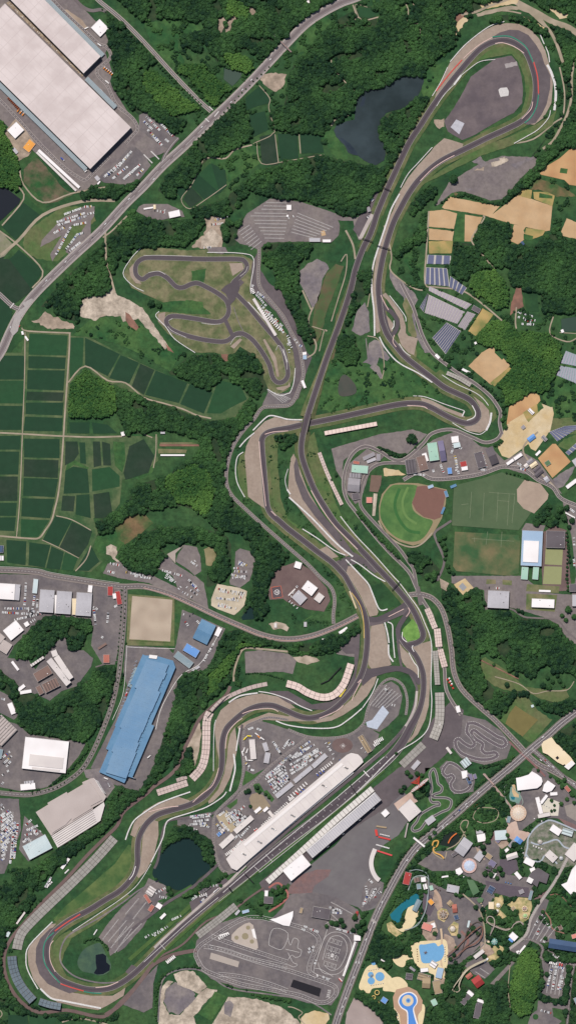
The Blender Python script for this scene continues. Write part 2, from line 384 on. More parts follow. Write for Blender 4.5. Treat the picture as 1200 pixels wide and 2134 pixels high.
F('gravel_lot', GREYDIRT, 3, "347,2060 366,2046 400,2064 408,2072 396,2088 376,2112 352,2110 342,2085", "360,2056 382,2062 408,2080 392,2098 372,2116 352,2106 352,2070", "468,2090 480,2084 488,2094 480,2120 468,2112", "625,565 640,550 660,540 680,548 685,560 672,580 665,620 652,645 640,620 625,590", "732,690 745,645 760,630 768,650 770,690 750,700",
  "1150,1000 1170,985 1197,970 1190,990 1172,1015 1160,1018", wob=1)
F('gravel_lot', LOT2, 3, "905,430 935,380 955,368 1000,340 1045,325 1118,328 1115,345 1090,365 1060,400 1045,415 1020,418 985,405 960,398 940,402 915,425", "-60,475 3,482 30,512 10,533 -60,530",
  "510,1358 545,1355 600,1362 618,1375 610,1405 590,1400 570,1400 540,1402 512,1402", "700,1362 745,1330 748,1350 745,1370 712,1365", wob=.8)
for s, w in (("960,30 990,25 1020,12 1060,-2", 5), ("1060,-4 1095,15 1120,28 1150,45 1185,58 1215,80", 12), ("1100,22 1125,45 1145,65 1160,95 1170,125 1172,130", 6), ("1195,130 1190,160 1190,200 1180,240 1165,270 1150,295 1130,310", 5),
             ("992,30 1045,22 1085,28", 3), ("1165,140 1175,190 1172,240 1155,255 1110,290 1060,300", 3)):
    ribbon('dirt_track', s, w, 4, PATH)
F('dirt_track', PATH, 4, "993,30 1010,22 1060,12 1100,15 1130,35 1150,40 1140,45 1130,40 1140,55 1135,55 1110,30 1080,20 1050,22 1015,30 995,35", wob=.8)
# the farm tracks
for s, w in (("-60,902 0,902 60,905 133,909 200,911 260,909", 3.2), ("146,693 145,730 141,790 136,860 133,910 128,980 122,1030 115,1060 108,1085 95,1105 82,1121 60,1122 0,1117 -60,1113", 3.4), ("143,797 178,763 225,793 262,798 300,828 340,840 380,852 410,865 440,872", 3),
             ("46,683 60,690 148,694", 3), ("53,692 52,780 48,890 42,1040 35,1120", 2), ("0,481 40,512 90,565 68,600", 3), ("2,532 40,500 90,448 170,420 240,418", 6), ("38,388 50,415 5,470", 3), ("42,355 50,385 90,422 150,403 220,390", 3),
             ("528,300 535,296 560,285 568,278 572,270 560,225 562,205 540,178", 1.6), ("425,332 440,328 470,330 490,312 525,302", 3), ("535,298 545,341 600,335 675,322", 1.5), ("423,335 410,365 398,388 378,415 395,435 430,415 472,385", 1.5), ("573,280 580,338", 1.8), ("623,280 626,320", 2),
             ("220,475 222,540 232,580 240,610", 4), ("215,495 235,480 265,450", 3), ("690,125 692,140 705,155 720,172 740,190", 2.2), ("840,0 850,20 850,50 872,50 873,75 862,88", 2.2), ("855,5 862,12 858,42", 2), ("690,262 700,248 725,240", 3), ("735,10 743,35 738,42", 3), ("745,35 760,42 790,35", 2.5),
             ("765,15 740,10 748,38", 1.2), ("1005,450 1008,455 985,490 983,505 1000,525 1020,550", 3), ("893,440 888,520 885,590 905,598 960,605 1000,630 1045,668", 3.2), ("1075,640 1073,670 1075,685", 3), ("1152,660 1145,695 1180,712 1200,705", 2.5), ("1165,693 1200,695", 1.5),
             ("650,690 645,665 640,680 650,700 660,725 655,745", 0.1), ("652,640 643,665 645,690 658,715 655,735 640,745", 3), ("650,680 680,690 675,690 665,732", 2), ("630,605 648,645", 3), ("770,612 765,640", 2), ("765,700 790,710 800,760 795,790", 2), ("720,480 735,510 740,540", 4), ("710,545 722,530 720,570 705,620 690,670", 2),
             ("800,470 815,530 812,560 830,580 860,600 880,605", 3), ("1120,900 1090,930 1100,960 1150,1010 1170,1040 1200,1055", 3.5), ("190,1137 180,1165 158,1190", 2.4), ("118,1075 150,1083 190,1105", 2), ("88,1125 125,1142 165,1163", 1.6),
             ("298,1055 300,1055 310,1060", 1), ("326,905 325,945 320,975", 2), ("300,905 318,912", 2), ("-20,2100 0,2105 5,2115 -5,2125", 2), ("130,2130 160,2122 190,2126 225,2135", 3), ("1020,550 1030,560", 2)):
    ribbon('farm_track', s, w, 5, PATH, clr=0.5)
F('gravel_field', M((150, 140, 124), 0.15, 0.05, (120, 124, 92), 0.02), 3, "-60,476 4,484 30,512 10,534 -60,560")
# greenhouse bed plots north of the west wood
F('field', REDDIRT, 4, "333,925 415,926 415,930 333,930"); F('field', DRY, 4, "330,935 390,937 388,944 330,945", "334,922 400,922 412,925 334,925")
# ------------------------------------------------------------ water
F('lake', WATER, 5, "760,188 790,186 820,170 840,160 862,158 880,160 883,168 878,185 870,200 855,213 838,228 822,230 805,235 795,248 790,262 786,275 793,290 800,300 803,318 800,335 780,345 768,340 745,325 725,318 715,300 700,285 696,272 700,262 725,252 738,250 740,230 743,212 750,198", wob=1)
F('lake', M((52, 62, 72), 0.12, 0.03, (40, 50, 60), 0.02, rough=0.2), 5, "705,285 715,295 728,316 742,325 745,320 730,300 715,290", "755,200 762,202 758,220 750,222", wob=1)
F('pond', WATERB, 5, "-60,390 0,392 15,393 44,415 40,425 8,455 -10,470 -60,470", "200,1990 215,1987 222,1992 222,2005 230,2012 229,2022 215,2030 203,2031 196,2028 202,2018 200,2005", sm=0)
F('pond', M((50, 80, 64), 0.16, 0.06, (64, 90, 66), 0.03, rough=.5), 4, "163,2000 170,1985 180,1975 195,1968 208,1965 215,1975 222,1990 232,2010 228,2025 210,2033 190,2028 172,2024 163,2012", sm=1)
F('pond', WATERG, 5, "318,1820 330,1790 345,1770 362,1752 380,1745 400,1748 418,1765 425,1790 438,1800 435,1815 415,1830 405,1842 390,1850 372,1855 350,1848 330,1835", sm=1)
F('pond', WATERG, 5, "522,1262 530,1275 530,1290 505,1292 503,1286"); F('pond', M((70, 66, 58), .1, .03, (56, 62, 52), .02, rough=.5), 5, "705,800 712,783 722,782 735,795 742,808 740,820 720,826 706,822", sm=1)
F('pond', M((38, 64, 50), .1, .03, rough=.4), 5, "1168,665 1200,660 1215,690 1170,692", "468,143 503,152 505,158 485,180 466,165")
# ------------------------------------------------------------ paved yards
Y_ = [
 # the distribution warehouse site
 (LOT2, "60,-60 130,-30 215,60 230,90 220,110 235,150 230,170 255,215 275,245 290,262 300,258 330,290 372,290 350,315 300,335 270,330 200,385 170,398 160,400 45,290 -60,190 -60,-60"),
 (M((180, 160, 140), .2, .06, (150, 132, 116), .03), "140,20 170,40 185,60 175,70 150,60 120,20"), (LOT2, "-60,180 0,195 50,245 115,330 160,395 175,400 200,380 185,365 100,270 0,150"),
 (LOT, "290,240 305,232 340,262 370,288 350,310 330,300 290,270"), (LOT, "205,370 250,330 275,300 300,320 315,345 290,375 262,385 215,380"),
 (DIRT, "10,275 35,245 75,300 60,325 40,335 25,300"),
 # car park in the west field
 (LOT2, "110,545 105,530 130,490 85,515 88,500 130,455 175,430 198,430 197,450 190,460 190,490 165,510 145,530 137,525 145,510 165,490 182,465 175,465 150,470 125,520"),
 (LOT2, "290,430 300,425 350,425 380,440 385,452 350,455 330,460 300,450 285,440"),
 (LOT2, "490,500 500,470 515,445 545,425 562,414 600,416 640,425 700,445 708,470 706,490 690,505 640,503 560,505 545,515 537,520 520,512 500,508"),
 (LOT2, "600,418 625,420 680,440 715,452 745,453 770,430 775,418 782,400 795,395 795,410 775,430 760,480 755,500 747,500 740,480 735,460 710,460 680,450"),
 (RUNOFF, "745,490 735,478 745,455 765,432 775,405 783,402 790,398 778,440 760,490 754,500"),
 (M((114, 102, 103), .14, .05, (96, 86, 90), .02), "1031,122 1065,116 1077,130 1086,160 1089,190 1087,215 1070,235 1050,245 1020,262 987,282 962,292 932,274 925,252 945,225 965,190 980,160 1007,140") ,
 (LOT2, "432,515 470,515 475,525 462,530 435,525"),
 # kart circuit service yard
 (RUNOFF, "525,548 540,520 542,560 560,590 585,605 605,650 622,690 640,735 650,745 640,770 632,800 622,830 600,845 590,842 610,815 616,770 610,730 600,690 575,650 540,615 520,608 522,590"),
 (LOT, "560,812 575,822 600,818 612,808 600,840 575,848 545,850 548,840 555,825"),
 # heliport plateau
 (BROWN, "570,1190 590,1180 620,1170 650,1190 680,1225 688,1250 675,1275 640,1270 600,1255 590,1248 562,1250 558,1235 565,1215"),
 # hillside yards
 (LOT2, "370,1225 360,1200 330,1185 340,1165 352,1160 365,1175 405,1200 420,1190 418,1160 410,1140 385,1135 372,1155 366,1170 390,1185 425,1215 430,1240 435,1270 400,1250 340,1230 310,1215 250,1205 215,1195 225,1175 250,1170 270,1190 310,1195"),
 (LOT2, "478,1210 490,1185 490,1150 500,1143 525,1150 532,1170 525,1195 520,1210 500,1225 480,1218"),
 (M((206, 190, 166), .12, .08, (186, 172, 150), .03), "450,1222 453,1217 500,1225 515,1232 510,1260 500,1272 488,1282 455,1270 440,1262 440,1250"),
 (M((150, 136, 104), .15, .05, (120, 116, 80), .03), "425,1145 438,1138 450,1150 450,1165 440,1180 430,1178 428,1160"),
 # industrial west
 (LOT, "-60,1195 75,1198 180,1208 235,1215 258,1235 260,1300 240,1385 215,1385 190,1345 195,1310 190,1290 95,1283 30,1345 10,1385 -60,1400"),
 (LOT, "0,1370 60,1375 75,1395 115,1340 135,1325 145,1355 175,1355 195,1372 190,1390 160,1430 130,1440 105,1460 70,1445 45,1440 35,1425 0,1395"),
 (LOT, "262,1345 350,1350 375,1375 365,1460 320,1600 290,1650 220,1630 190,1600 240,1500 265,1430 258,1400"), (LOT, "368,1340 380,1270 415,1285 470,1310 460,1330 435,1395 380,1405 355,1440 340,1500 350,1400"),
 (LOT, "-60,1480 40,1510 60,1530 160,1545 180,1548 165,1575 145,1600 100,1640 50,1650 0,1640 -60,1640"), (LOT, "-60,1660 40,1665 45,1730 10,1820 -60,1830"), (LOT, "52,1700 90,1738 110,1770 60,1795 40,1770"),
 (LOT, "0,1440 20,1450 40,1490 30,1500 -10,1480 -20,1440"),
 (GREYDIRT, "175,1605 215,1600 240,1640 222,1665 200,1630 180,1620"),
 # paddock
 (LOT, "515,1510 545,1502 600,1520 660,1538 725,1532 760,1510 790,1530 780,1560 740,1600 620,1700 500,1815 470,1825 455,1800 450,1770 440,1740 445,1700 470,1680 500,1650 505,1600 500,1560 505,1525"),
 (LOT, "370,1705 440,1692 445,1720 448,1760 400,1725 370,1720"), (LOT, "760,1500 770,1455 790,1430 815,1420 830,1430 838,1450 830,1490 805,1515 790,1525 775,1520"),
 # grandstand plaza
 (M((118, 113, 113), .06, .05, (108, 102, 104), .012), "600,1840 650,1800 700,1760 760,1690 790,1670 800,1650 830,1640 850,1660 850,1710 830,1740 800,1760 775,1790 780,1830 800,1840 790,1890 755,1900 745,1890 680,1870 620,1855"),
 (RUNOFF, "540,1840 600,1790 780,1640 830,1600 850,1590 870,1560 900,1500 940,1460 965,1480 960,1530 940,1560 920,1580 850,1640 810,1680 730,1730 640,1800 590,1850 550,1860"),
 (LOT, "755,1850 770,1830 800,1840 790,1880 760,1900 750,1895"),
 # driving school
 (LOT, "405,1990 410,1960 440,1930 500,1910 560,1920 590,1890 600,1865 640,1855 700,1870 745,1895 755,1920 745,1970 720,2030 705,2075 690,2095 640,2090 560,2065 500,2060 440,2040 410,2010"),
 (LOT2, "205,1955 225,1925 255,1890 300,1850 310,1830 345,1845 350,1860 320,1885 290,1940 240,1985 230,1992 225,1970"),
 (LOT, "250,1925 270,1900 300,1880 330,1850 350,1868 310,1910 300,1930 260,1975 245,1985"),
 (LOT, "250,2085 285,2050 310,2030 330,2010 320,2050 318,2100 300,2110 260,2095"),
 # schools and sports ground
 (LOT2, "840,960 905,915 945,900 970,905 1000,930 1025,935 1050,960 1060,970 990,990 940,1000 900,998 850,985"),
 (LOT2, "1050,960 1085,940 1120,960 1150,1000 1170,1030 1150,1020 1100,990 1060,978"), (GREYDIRT, "922,940 935,905 955,908 975,985 935,992"),
 (LOT2, "690,935 790,905 860,895 890,905 870,925 850,945 830,945 790,930 740,940 715,960 712,1000 700,980"), (LOT2, "728,965 765,935 800,950 770,985 750,1045 740,1050 720,1025 720,990"),
 (BROWN, "1137,1106 1150,1095 1180,1105 1182,1145 1190,1230 1130,1235 1125,1110"), (LOT2, "1095,1090 1135,1095 1130,1110 1085,1105"), (LOT2, "940,1200 1090,1200 1130,1235 1200,1240 1200,1230 1215,1360 1180,1330 1160,1300 1130,1285 1060,1265 1010,1270 1008,1230 940,1215"),
 (LOT2, "1170,1040 1215,1060 1215,1290 1190,1240 1200,1200 1190,1120 1175,1060"),
 # fun fair
 (LOT, "1110,1600 1130,1600 1170,1640 1215,1680 1215,1730 1160,1705 1120,1705 1100,1720 1075,1740 1040,1760 1040,1820 1110,1830 1110,1860 1060,1870 1030,1850 1000,1840 950,1815 900,1815 870,1800 900,1775 960,1770 1000,1760 1060,1725 1065,1690 1090,1640"),
 (LOT, "870,1820 900,1840 960,1870 1000,1870 1020,1830 1030,1870 1000,1900 1010,1960 985,1985 955,2010 905,2010 890,1950 890,1850"), (LOT, "1125,1920 1150,1880 1130,1870 1110,1900 1090,1960 1060,1980 1080,1990 1105,1960 1160,1970 1155,1940"),
 (LOT, "1128,2002 1180,2012 1176,2050 1168,2082 1148,2080 1128,2070 1132,2040"), (LOT, "1120,2085 1160,2090 1190,2098 1188,2106 1150,2100 1152,2118 1170,2128 1150,2145 1095,2145 1105,2115 1118,2105"), (LOT, "965,2010 1005,1990 1030,2020 1010,2040 985,2030"),
 (LOT, "935,1500 965,1490 1010,1500 1045,1525 1065,1550 1055,1580 1010,1595 960,1580 935,1550"), (LOT, "915,1600 930,1585 960,1600 990,1620 985,1650 945,1655 925,1620"),
]
for m_, s in Y_: flat('yard', s, 4, m_, wob=0.5)
F('plaza', M((206, 180, 164), .08, .05, (190, 162, 148), .03), 5, "1050,1700 1062,1715 1075,1710 1080,1730 1105,1735 1092,1752 1080,1760 1068,1750 1045,1745 1058,1720", "820,1675 855,1650 870,1670 850,1680 830,1690"); F('plaza', M((132, 102, 98), .14, .1, (120, 100, 100), .04), 5, "597,1864 604,1846 630,1822 660,1812 690,1812 684,1826 655,1846 650,1860 625,1862 612,1862", "1160,1703 1190,1715 1220,1730 1220,1740 1180,1722", "1025,1735 1030,1730 1031,1750 1020,1752", "1130,1860 1142,1855 1135,1870 1110,1875")
F('plaza', M((214, 206, 190), .06, .1), 5, "1126,1672 1135,1660 1165,1672 1162,1700 1146,1700 1144,1692 1128,1694")
# sports fields
F('ball_field', M((150, 134, 104), .06, .05), 5, "790,1085 789,1055 795,1030 812,1010 830,1006 870,1007 930,1020 928,1050 920,1080 900,1115 885,1130 860,1137 830,1128 805,1110", sm=0)
F('outfield_grass', M((72, 110, 60), .12, .04, (92, 124, 68), .02), 6, "793,1080 792,1055 800,1030 815,1013 830,1010 868,1012 865,1030 858,1048 862,1065 880,1078 900,1085 896,1100 880,1122 858,1129 830,1122 808,1105", sm=1)
F('infield', M((126, 92, 82), .06, .05), 6, "868,1014 885,1012 930,1022 924,1050 918,1078 905,1083 882,1077 866,1064 858,1048 864,1032", sm=0)
ribbon('mowing_band', "832,1018 822,1050 830,1080 850,1105 875,1110", 6, 7, M((58, 104, 54), .1, .05)); ribbon('mowing_band', "850,1015 838,1045 845,1075 868,1092", 5, 7, M((104, 134, 76), .1, .05))
ribbon('outfield_path', "900,1110 880,1132 858,1140 830,1132 803,1112 788,1085", 3, 7, PATH)
F('sports_field', M((88, 104, 74), .08, .06, (78, 98, 68), .012), 5, "945,1012 1000,998 1045,984 1060,990 1092,1000 1103,1030 1108,1065 1080,1105 940,1095")
F('sports_field', M((176, 156, 138), .08, .05, (166, 146, 130), .02), 6, "1076,1020 1092,1000 1125,1008 1142,1030 1140,1040 1112,1070 1090,1060 1077,1045", sm=0)
F('sports_field', M((122, 112, 80), .12, .04, (58, 92, 56), .012), 5, "947,1108 1080,1115 1083,1130 1080,1195 1060,1200 950,1190 943,1180")
F('tennis_court', M((148, 150, 106), .04, .1), 6, "1136,1142 1172,1144 1170,1178 1134,1176", "1133,1180 1170,1181 1168,1218 1130,1217")
F('school_lawn', DRY, 5, "1013,1207 1032,1208 1032,1217 1012,1217", "1046,1208 1066,1210 1065,1220 1046,1218", "1097,1217 1165,1222 1163,1236 1095,1232", "1096,1237 1160,1240 1155,1275 1095,1270") 
F('sports_field', M((190, 172, 152), .14, .06, (168, 150, 132), .03), 5, "276,1242 360,1250 355,1337 270,1332")
F('bare_soil', DRY, 4, "268,1238 364,1246 364,1346 264,1345"); F('bare_soil', SAND, 5, "945,1218 968,1205 986,1225 965,1241 950,1225"); F('plaza', STEEL, 6, "955,1222 963,1214 972,1224 964,1232")
F('baseball_diamond', M((118, 108, 66), .1, .05), 5, "1060,1488 1073,1470 1095,1485 1120,1500 1088,1535 1052,1508")
F('field', MEADOW, 4, "448,2066 474,2078 440,2128 412,2112 430,2096")
F('bare_soil', CONC, 6, "746,497 754,498 779,448 772,445"); F('bare_soil', SAND, 5, "1055,2020 1056,2021 1055,2022")
F('shrine_lot', DIRT, 4, "915,1205 935,1215 930,1232 918,1225")
# parade squares left and the pale quarry cone
F('gravel_lot', M((170, 156, 146), .05, .05), 5, "348,1155 385,1135 366,1153 366,1174")
F('helipad', M((92, 80, 84), .05, .1), 5, "565,1224 585,1221 589,1244 568,1247")
for s in ("565,1224 585,1221 589,1244 568,1247 565,1224",): ribbon('helipad_marking', s, 1.2, 8, M((206, 110, 84), .05, .2), sm=0)
ribbon('helipad_marking', "577,1229 581,1231 582,1235 579,1239 575,1239 572,1236 572,1232", .9, 8, WHITE, sm=3, closed=True)
for s in ("575,1231 576,1237", "579,1231 579,1237", "575,1234 579,1234"): ribbon('helipad_marking', s, .9, 8, WHITE, sm=0)
ribbon('helipad_marking', "714,1549 720,1554 714,1560 708,1554", 0.5, 8, LINE, sm=0, closed=True)
for s in ("712,1552 714,1557", "715,1551 717,1556", "713,1555 716,1553"): ribbon('helipad_marking', s, .8, 8, WHITE, sm=0)

F('gravel_lot', M((172, 156, 150), .12, .08, (156, 140, 134), .02), 4, "718,2145 722,2110 738,2078 752,2086 770,2098 790,2118 808,2145", wob=.8)
F('bare_soil', SAND, 5, "636,2112 655,2106 684,2112 686,2124 670,2145 625,2145 628,2122", wob=1); ribbon('farm_track', "600,2098 612,2100 630,2110 622,2120 636,2135", 2, 5, PATH)
F('bare_soil', DIRT, 3, "196,665 205,640 225,618 240,622 236,650 215,660", wob=1.5)

F('plaza', M((182, 160, 142), .16, .12, (150, 128, 114), .05), 5, "905,1858 916,1872 922,1890 912,1898 900,1880", "878,1925 905,1918 912,1940 905,1965 890,1960 878,1945", "905,1965 922,1970 930,2000 925,2050 905,2055 900,2020", "925,1945 945,1955 950,1975 935,1985 922,1965", "1000,1962 1020,1970 1030,1985 1015,1995 1000,1985", "1035,1735 1055,1742 1060,1760 1045,1770 1030,1755", "990,1765 1000,1790 1010,1792 1000,1770", wob=.8)
F('yard', M((96, 86, 94), .1, .1), 5, "880,1860 900,1866 905,1890 895,1910 880,1900", "1040,1790 1075,1792 1080,1812 1060,1825 1040,1815", "1010,1835 1060,1845 1100,1850 1105,1870 1060,1868 1020,1860", wob=.8)

flat('lawn_circle', [(1115 + 6 * math.cos(t * .6283), 2119 + 6 * math.sin(t * .6283)) for t in range(10)], 6, MEADOW)
for q in ("982,1025 978,1080", "1008,1027 1005,1085", "1037,1026 1034,1087", "1018,1026 1072,1030", "1060,1030 1056,1095", "1036,1043 1060,1045", "975,1050 960,1052", "1072,1028 1066,1090", "982,1122 1070,1128", "1015,1108 1012,1135", "1045,1108 1043,1140", "988,1120 988,1130"): ribbon('pitch_marking', q, .7, 7, M((130, 138, 110), .1, .3), sm=0)
# ============================================================ THE RACE TRACK
UP = "785,445 772,485 755,520 740,562 732,597 721,634 707,675 682,742 660,807 646,850 637,880 631,905 628,925 628,945 632,962 640,985 650,1010 660,1030 672,1050 700,1092 732,1125 762,1157 785,1182"
LOOP = ("785,1182 807,1205 825,1225 850,1255 865,1280 876,1305 881,1320 878,1332 866,1340 850,1344|836,1330 846,1345 856,1355 864,1364 872,1378 880,1400 882,1420 881,1445 876,1470 867,1493,13 855,1515,15 840,1543,17 822,1568,18 800,1590,18 765,1620,19 740,1643,19 675,1696,19 600,1752,19 540,1800,18 500,1833,15 450,1872 387,1925 337,1972 300,2010 275,2033 250,2050 225,2060 187,2062 150,2052 125,2040 107,2020 99,1997 98,1975 107,1950 125,1932 150,1915 185,1897 220,1875 252,1855 277,1827 287,1800 287,1775 289,1750 297,1730 310,1712 330,1697 362,1687 395,1677 425,1660 447,1635 460,1607 463,1580 463,1550 470,1522 485,1504 512,1482 540,1471 567,1470 592,1479 625,1493 650,1496 682,1486 710,1465 735,1437 752,1407 761,1375 765,1330 762,1292 752,1262 735,1230 720,1202 710,1190 692,1172 662,1150 630,1125 600,1102 582,1086 566,1072 557,1055 553,1020 549,970 546,935 546,915 555,903 572,897 600,892 625,886 655,880 700,871 750,860 812,846 845,841 875,841 900,850 925,864 950,876 972,882 988,878 996,867 993,852 978,833 950,819 925,807 900,788 870,765 842,742 825,722 808,700 800,682 794,662 790,630 788,600 790,575 797,537 807,500 820,462 835,432 850,405 870,377 898,350 922,333 950,319 985,302 1015,287 1050,271 1085,253 1105,232 1114,205 1115,170 1107,137 1095,110 1075,92 1052,84 1028,87 1010,95 995,106 978,124 960,145 930,182 900,223 875,262 850,301 820,365 805,397 785,445")
def pts3(s, w):
    return [(q + (float(w),)) if len(q) == 2 else q for q in P(s)]
_upn = spline([q[:2] for q in P(UP)], 4)
def lift(x, y):
    d = math.hypot(x - 637, y - 882)
    t = min(1, max(0, (d - 14) / 125)); return 6.2 * (1 - t * t * (3 - 2 * t))
# verges first
VB = "785,445 808,397 825,362 850,301 900,222 960,142 995,105"
LA, LB = LOOP.split('|')
for q in (LA, LB): ribbon('track_verge', pts3(q, 27), 27, 5, VERGE, clr=0)
ribbon('track_verge', "700,1092 732,1125 762,1157 785,1182", 26, 5, VERGE, clr=1)
ribbon('track_verge', "785,445 772,485 755,520", 22, 5, VERGE)
# grass banks wide on both sides
F('track_verge', OLIVE, 5, "1000,95 1030,90 1055,88 1078,98 1095,115 1108,140 1112,180 1110,215 1100,238 1080,250 1040,268 1000,285 1000,275 1050,258 1085,235 1095,200 1092,160 1080,130 1065,112 1030,118 1000,125 975,145 985,115",
 "960,330 1000,305 1060,285 1110,262 1150,240 1160,225 1150,260 1110,285 1060,305 1000,325 960,345 920,365 880,385 860,395 870,385",
 "655,900 663,940 680,990 700,1050 722,1095 700,1085 675,1045 655,1005 640,965 640,915", "500,950 513,938 514,1000 520,1045 508,1032 499,1010 495,975",
 "556,905 580,903 578,960 585,1040 600,1080 640,1110 690,1150 720,1175 700,1170 640,1120 590,1080 562,1050 556,1000",
 "106,1975 125,1950 148,1938 150,1955 135,1985 128,2010 140,2035 175,2048 215,2052 262,2030 270,2040 220,2056 160,2048 120,2028 106,2000", clr=False, wob=.8)
F('track_verge', DRY, 5, "245,1880 262,1860 272,1868 200,1925 150,1955 130,1955 180,1920", clr=False)
F('grass_runoff', M((64, 96, 52), .15, .04, (96, 112, 64), .02), 5, "285,1765 283,1800 270,1835 245,1855 210,1875 165,1900 125,1925 112,1918 135,1890 165,1865 200,1835 240,1800 268,1760")
# gravel traps
GT = ["904,212 907,197 920,165 937,130 965,95 1000,67 1030,53 1055,48 1080,50 1105,62 1122,80 1135,105 1145,140 1151,175 1148,215 1132,245 1112,260 1095,258 1090,245 1110,225 1118,190 1110,140 1090,105 1065,88 1030,88 1000,105 960,148 925,190",
 "925,288 940,292 965,300 960,312 930,325 895,345 862,380 835,425 815,465 803,510 795,540 785,600 786,650 792,690 784,695 778,660 776,600 780,560 788,510 803,465 818,440 832,400 850,370 870,345 895,318 905,305",
 "795,615 806,625 820,645 832,665 834,685 828,697 836,720 850,735 845,705 845,680 838,655 820,630 803,610", "803,655 812,665 819,675 818,688 808,697 803,680 800,660",
 "840,688 850,700 870,705 862,740 850,735 838,720 838,700", "875,828 900,835 930,850 962,862 968,870 960,869 930,857 900,845 878,835",
 "985,825 1005,840 1018,855 1020,875 1012,895 1000,902 975,898 965,890 990,885 1003,868 998,845",
 "552,878 575,868 600,872 625,878 628,885 600,888 570,893 548,903 540,918 543,950 548,1010 552,1060 530,1045 517,1035 514,1000 510,950 513,930 525,905",
 "612,945 618,960 640,1020 690,1105 735,1155 720,1160 690,1135 640,1080 603,1035 600,1020 603,980 606,955",
 "722,1180 735,1180 760,1210 775,1235 788,1275 785,1282 770,1285 764,1270 750,1240 735,1215 722,1195", "773,1305 785,1297 797,1297 802,1310 808,1345 812,1375 815,1385 800,1392 775,1396 767,1385 769,1350 770,1325",
 "829,1337 838,1350 850,1362 862,1380 870,1395 870,1412 850,1395 838,1380 832,1360", "860,1345 870,1343 898,1335 900,1370 895,1420 893,1470 885,1500 870,1530 855,1545 845,1550 860,1530 872,1500 885,1460 889,1420 885,1395 870,1370 860,1355",
 "755,1425 775,1410 785,1408 780,1425 765,1450 745,1470 715,1490 690,1502 660,1506 655,1500 690,1492 715,1472 740,1450",
 "446,1510 460,1480 485,1460 515,1450 545,1445 580,1452 600,1462 615,1475 600,1478 575,1468 540,1468 510,1478 485,1495 466,1520 460,1555 458,1590 452,1560 448,1530",
 "475,1555 480,1530 490,1515 492,1530 495,1560 488,1590 480,1620 465,1650 445,1670 435,1675 434,1670 455,1645 468,1610 473,1580", "300,1690 330,1672 370,1660 395,1668 395,1672 340,1688 310,1705 290,1725 282,1745 272,1740 280,1715",
 "318,1708 330,1712 331,1740 322,1780 305,1815 290,1830 285,1825 293,1800 296,1770 298,1745 305,1722",
 "107,1925 118,1925 100,1945 88,1975 88,2005 98,2030 120,2055 150,2068 190,2075 235,2075 252,2065 262,2058 258,2075 225,2095 205,2105 160,2098 120,2088 90,2068 70,2040 60,2010 58,1985 65,1965 85,1945",
 "665,1505 640,1500 620,1498 605,1495 600,1492 640,1490 680,1490", "666,1145 680,1138 705,1160 690,1164 672,1155", "495,1515 505,1508 520,1500 560,1485 610,1495 640,1503 600,1503 550,1500 510,1515 500,1525"]
for s in GT: flat('gravel_trap', s, 6, TRAP)
# tarmac run-off
F('tarmac_runoff', RUNOFF, 7, "1024,78 1040,68 1060,62 1080,63 1100,73 1117,95 1127,112 1133,132 1140,145 1146,158 1145,185 1138,217 1128,238 1115,256 1100,260 1088,256 1108,235 1118,205 1118,170 1110,135 1095,108 1075,90 1050,80 1030,84",
 "618,950 625,990 645,1035 675,1075 710,1115 735,1150 745,1155 760,1165 790,1190 780,1195 755,1178 735,1165 720,1150 690,1115 655,1075 630,1040 615,1000 612,970",
 "120,1930 105,1935 85,1955 76,1975 75,2005 83,2030 100,2050 125,2062 145,2070 165,2065 140,2055 115,2035 100,2010 95,1985 100,1960",
 "700,1170 722,1160 735,1160 742,1175 725,1180 720,1195 708,1190 695,1180", "690,480 691,481", "766,1283 775,1290 800,1290 840,1262 850,1245 865,1270 830,1285 795,1300 770,1305", clr=False)
F('tarmac_runoff', TARMAC, 7, "762,1390 775,1397 800,1395 830,1388 850,1395 870,1412 872,1420 850,1405 830,1398 805,1402 775,1412 755,1430 752,1420",
 "460,605 470,595 480,590 497,580 500,600 490,625 482,633 478,640 476,625 470,612", "787,595 795,600 800,640 810,680 818,700 806,700 796,670 790,640")
# link roads, the short course
ribbon('race_track', "768,1290 790,1290 830,1270 850,1255", 11, 8, TARMAC); ribbon('race_track', "757,1400 780,1398 810,1393 840,1395 860,1405 875,1425", 11, 8, TARMAC)
ribbon('race_track', "853,1273 840,1290 830,1308 830,1325 840,1342 853,1350", 10, 8, TARMAC); ribbon('race_track', "826,1310 830,1350 835,1385 840,1395", 5, 7, RUNOFF)
ribbon('race_track', "791,618 802,640 815,650 826,665 827,680 822,692 812,703", 9, 8, TARMAC)
ribbon('service_road', "833,1392 850,1400 862,1420 868,1440 860,1480 848,1508", 5, 8, RUNOFF)
ribbon('pit_lane', "868,1440 865,1470 855,1495 845,1512 812,1550 775,1582 725,1622 650,1684 600,1725 550,1770 515,1800 475,1840 450,1858 400,1903 350,1948 322,1975", 5, 8, CONC)
ribbon('pit_lane', "845,1514 812,1552 775,1585 725,1626 650,1688 600,1730 550,1775 515,1806", 7, 8, RUNOFF)
ribbon('pit_apron', "745,1590 700,1628 650,1670 600,1712 550,1757 500,1805", 8, 8, CONC)
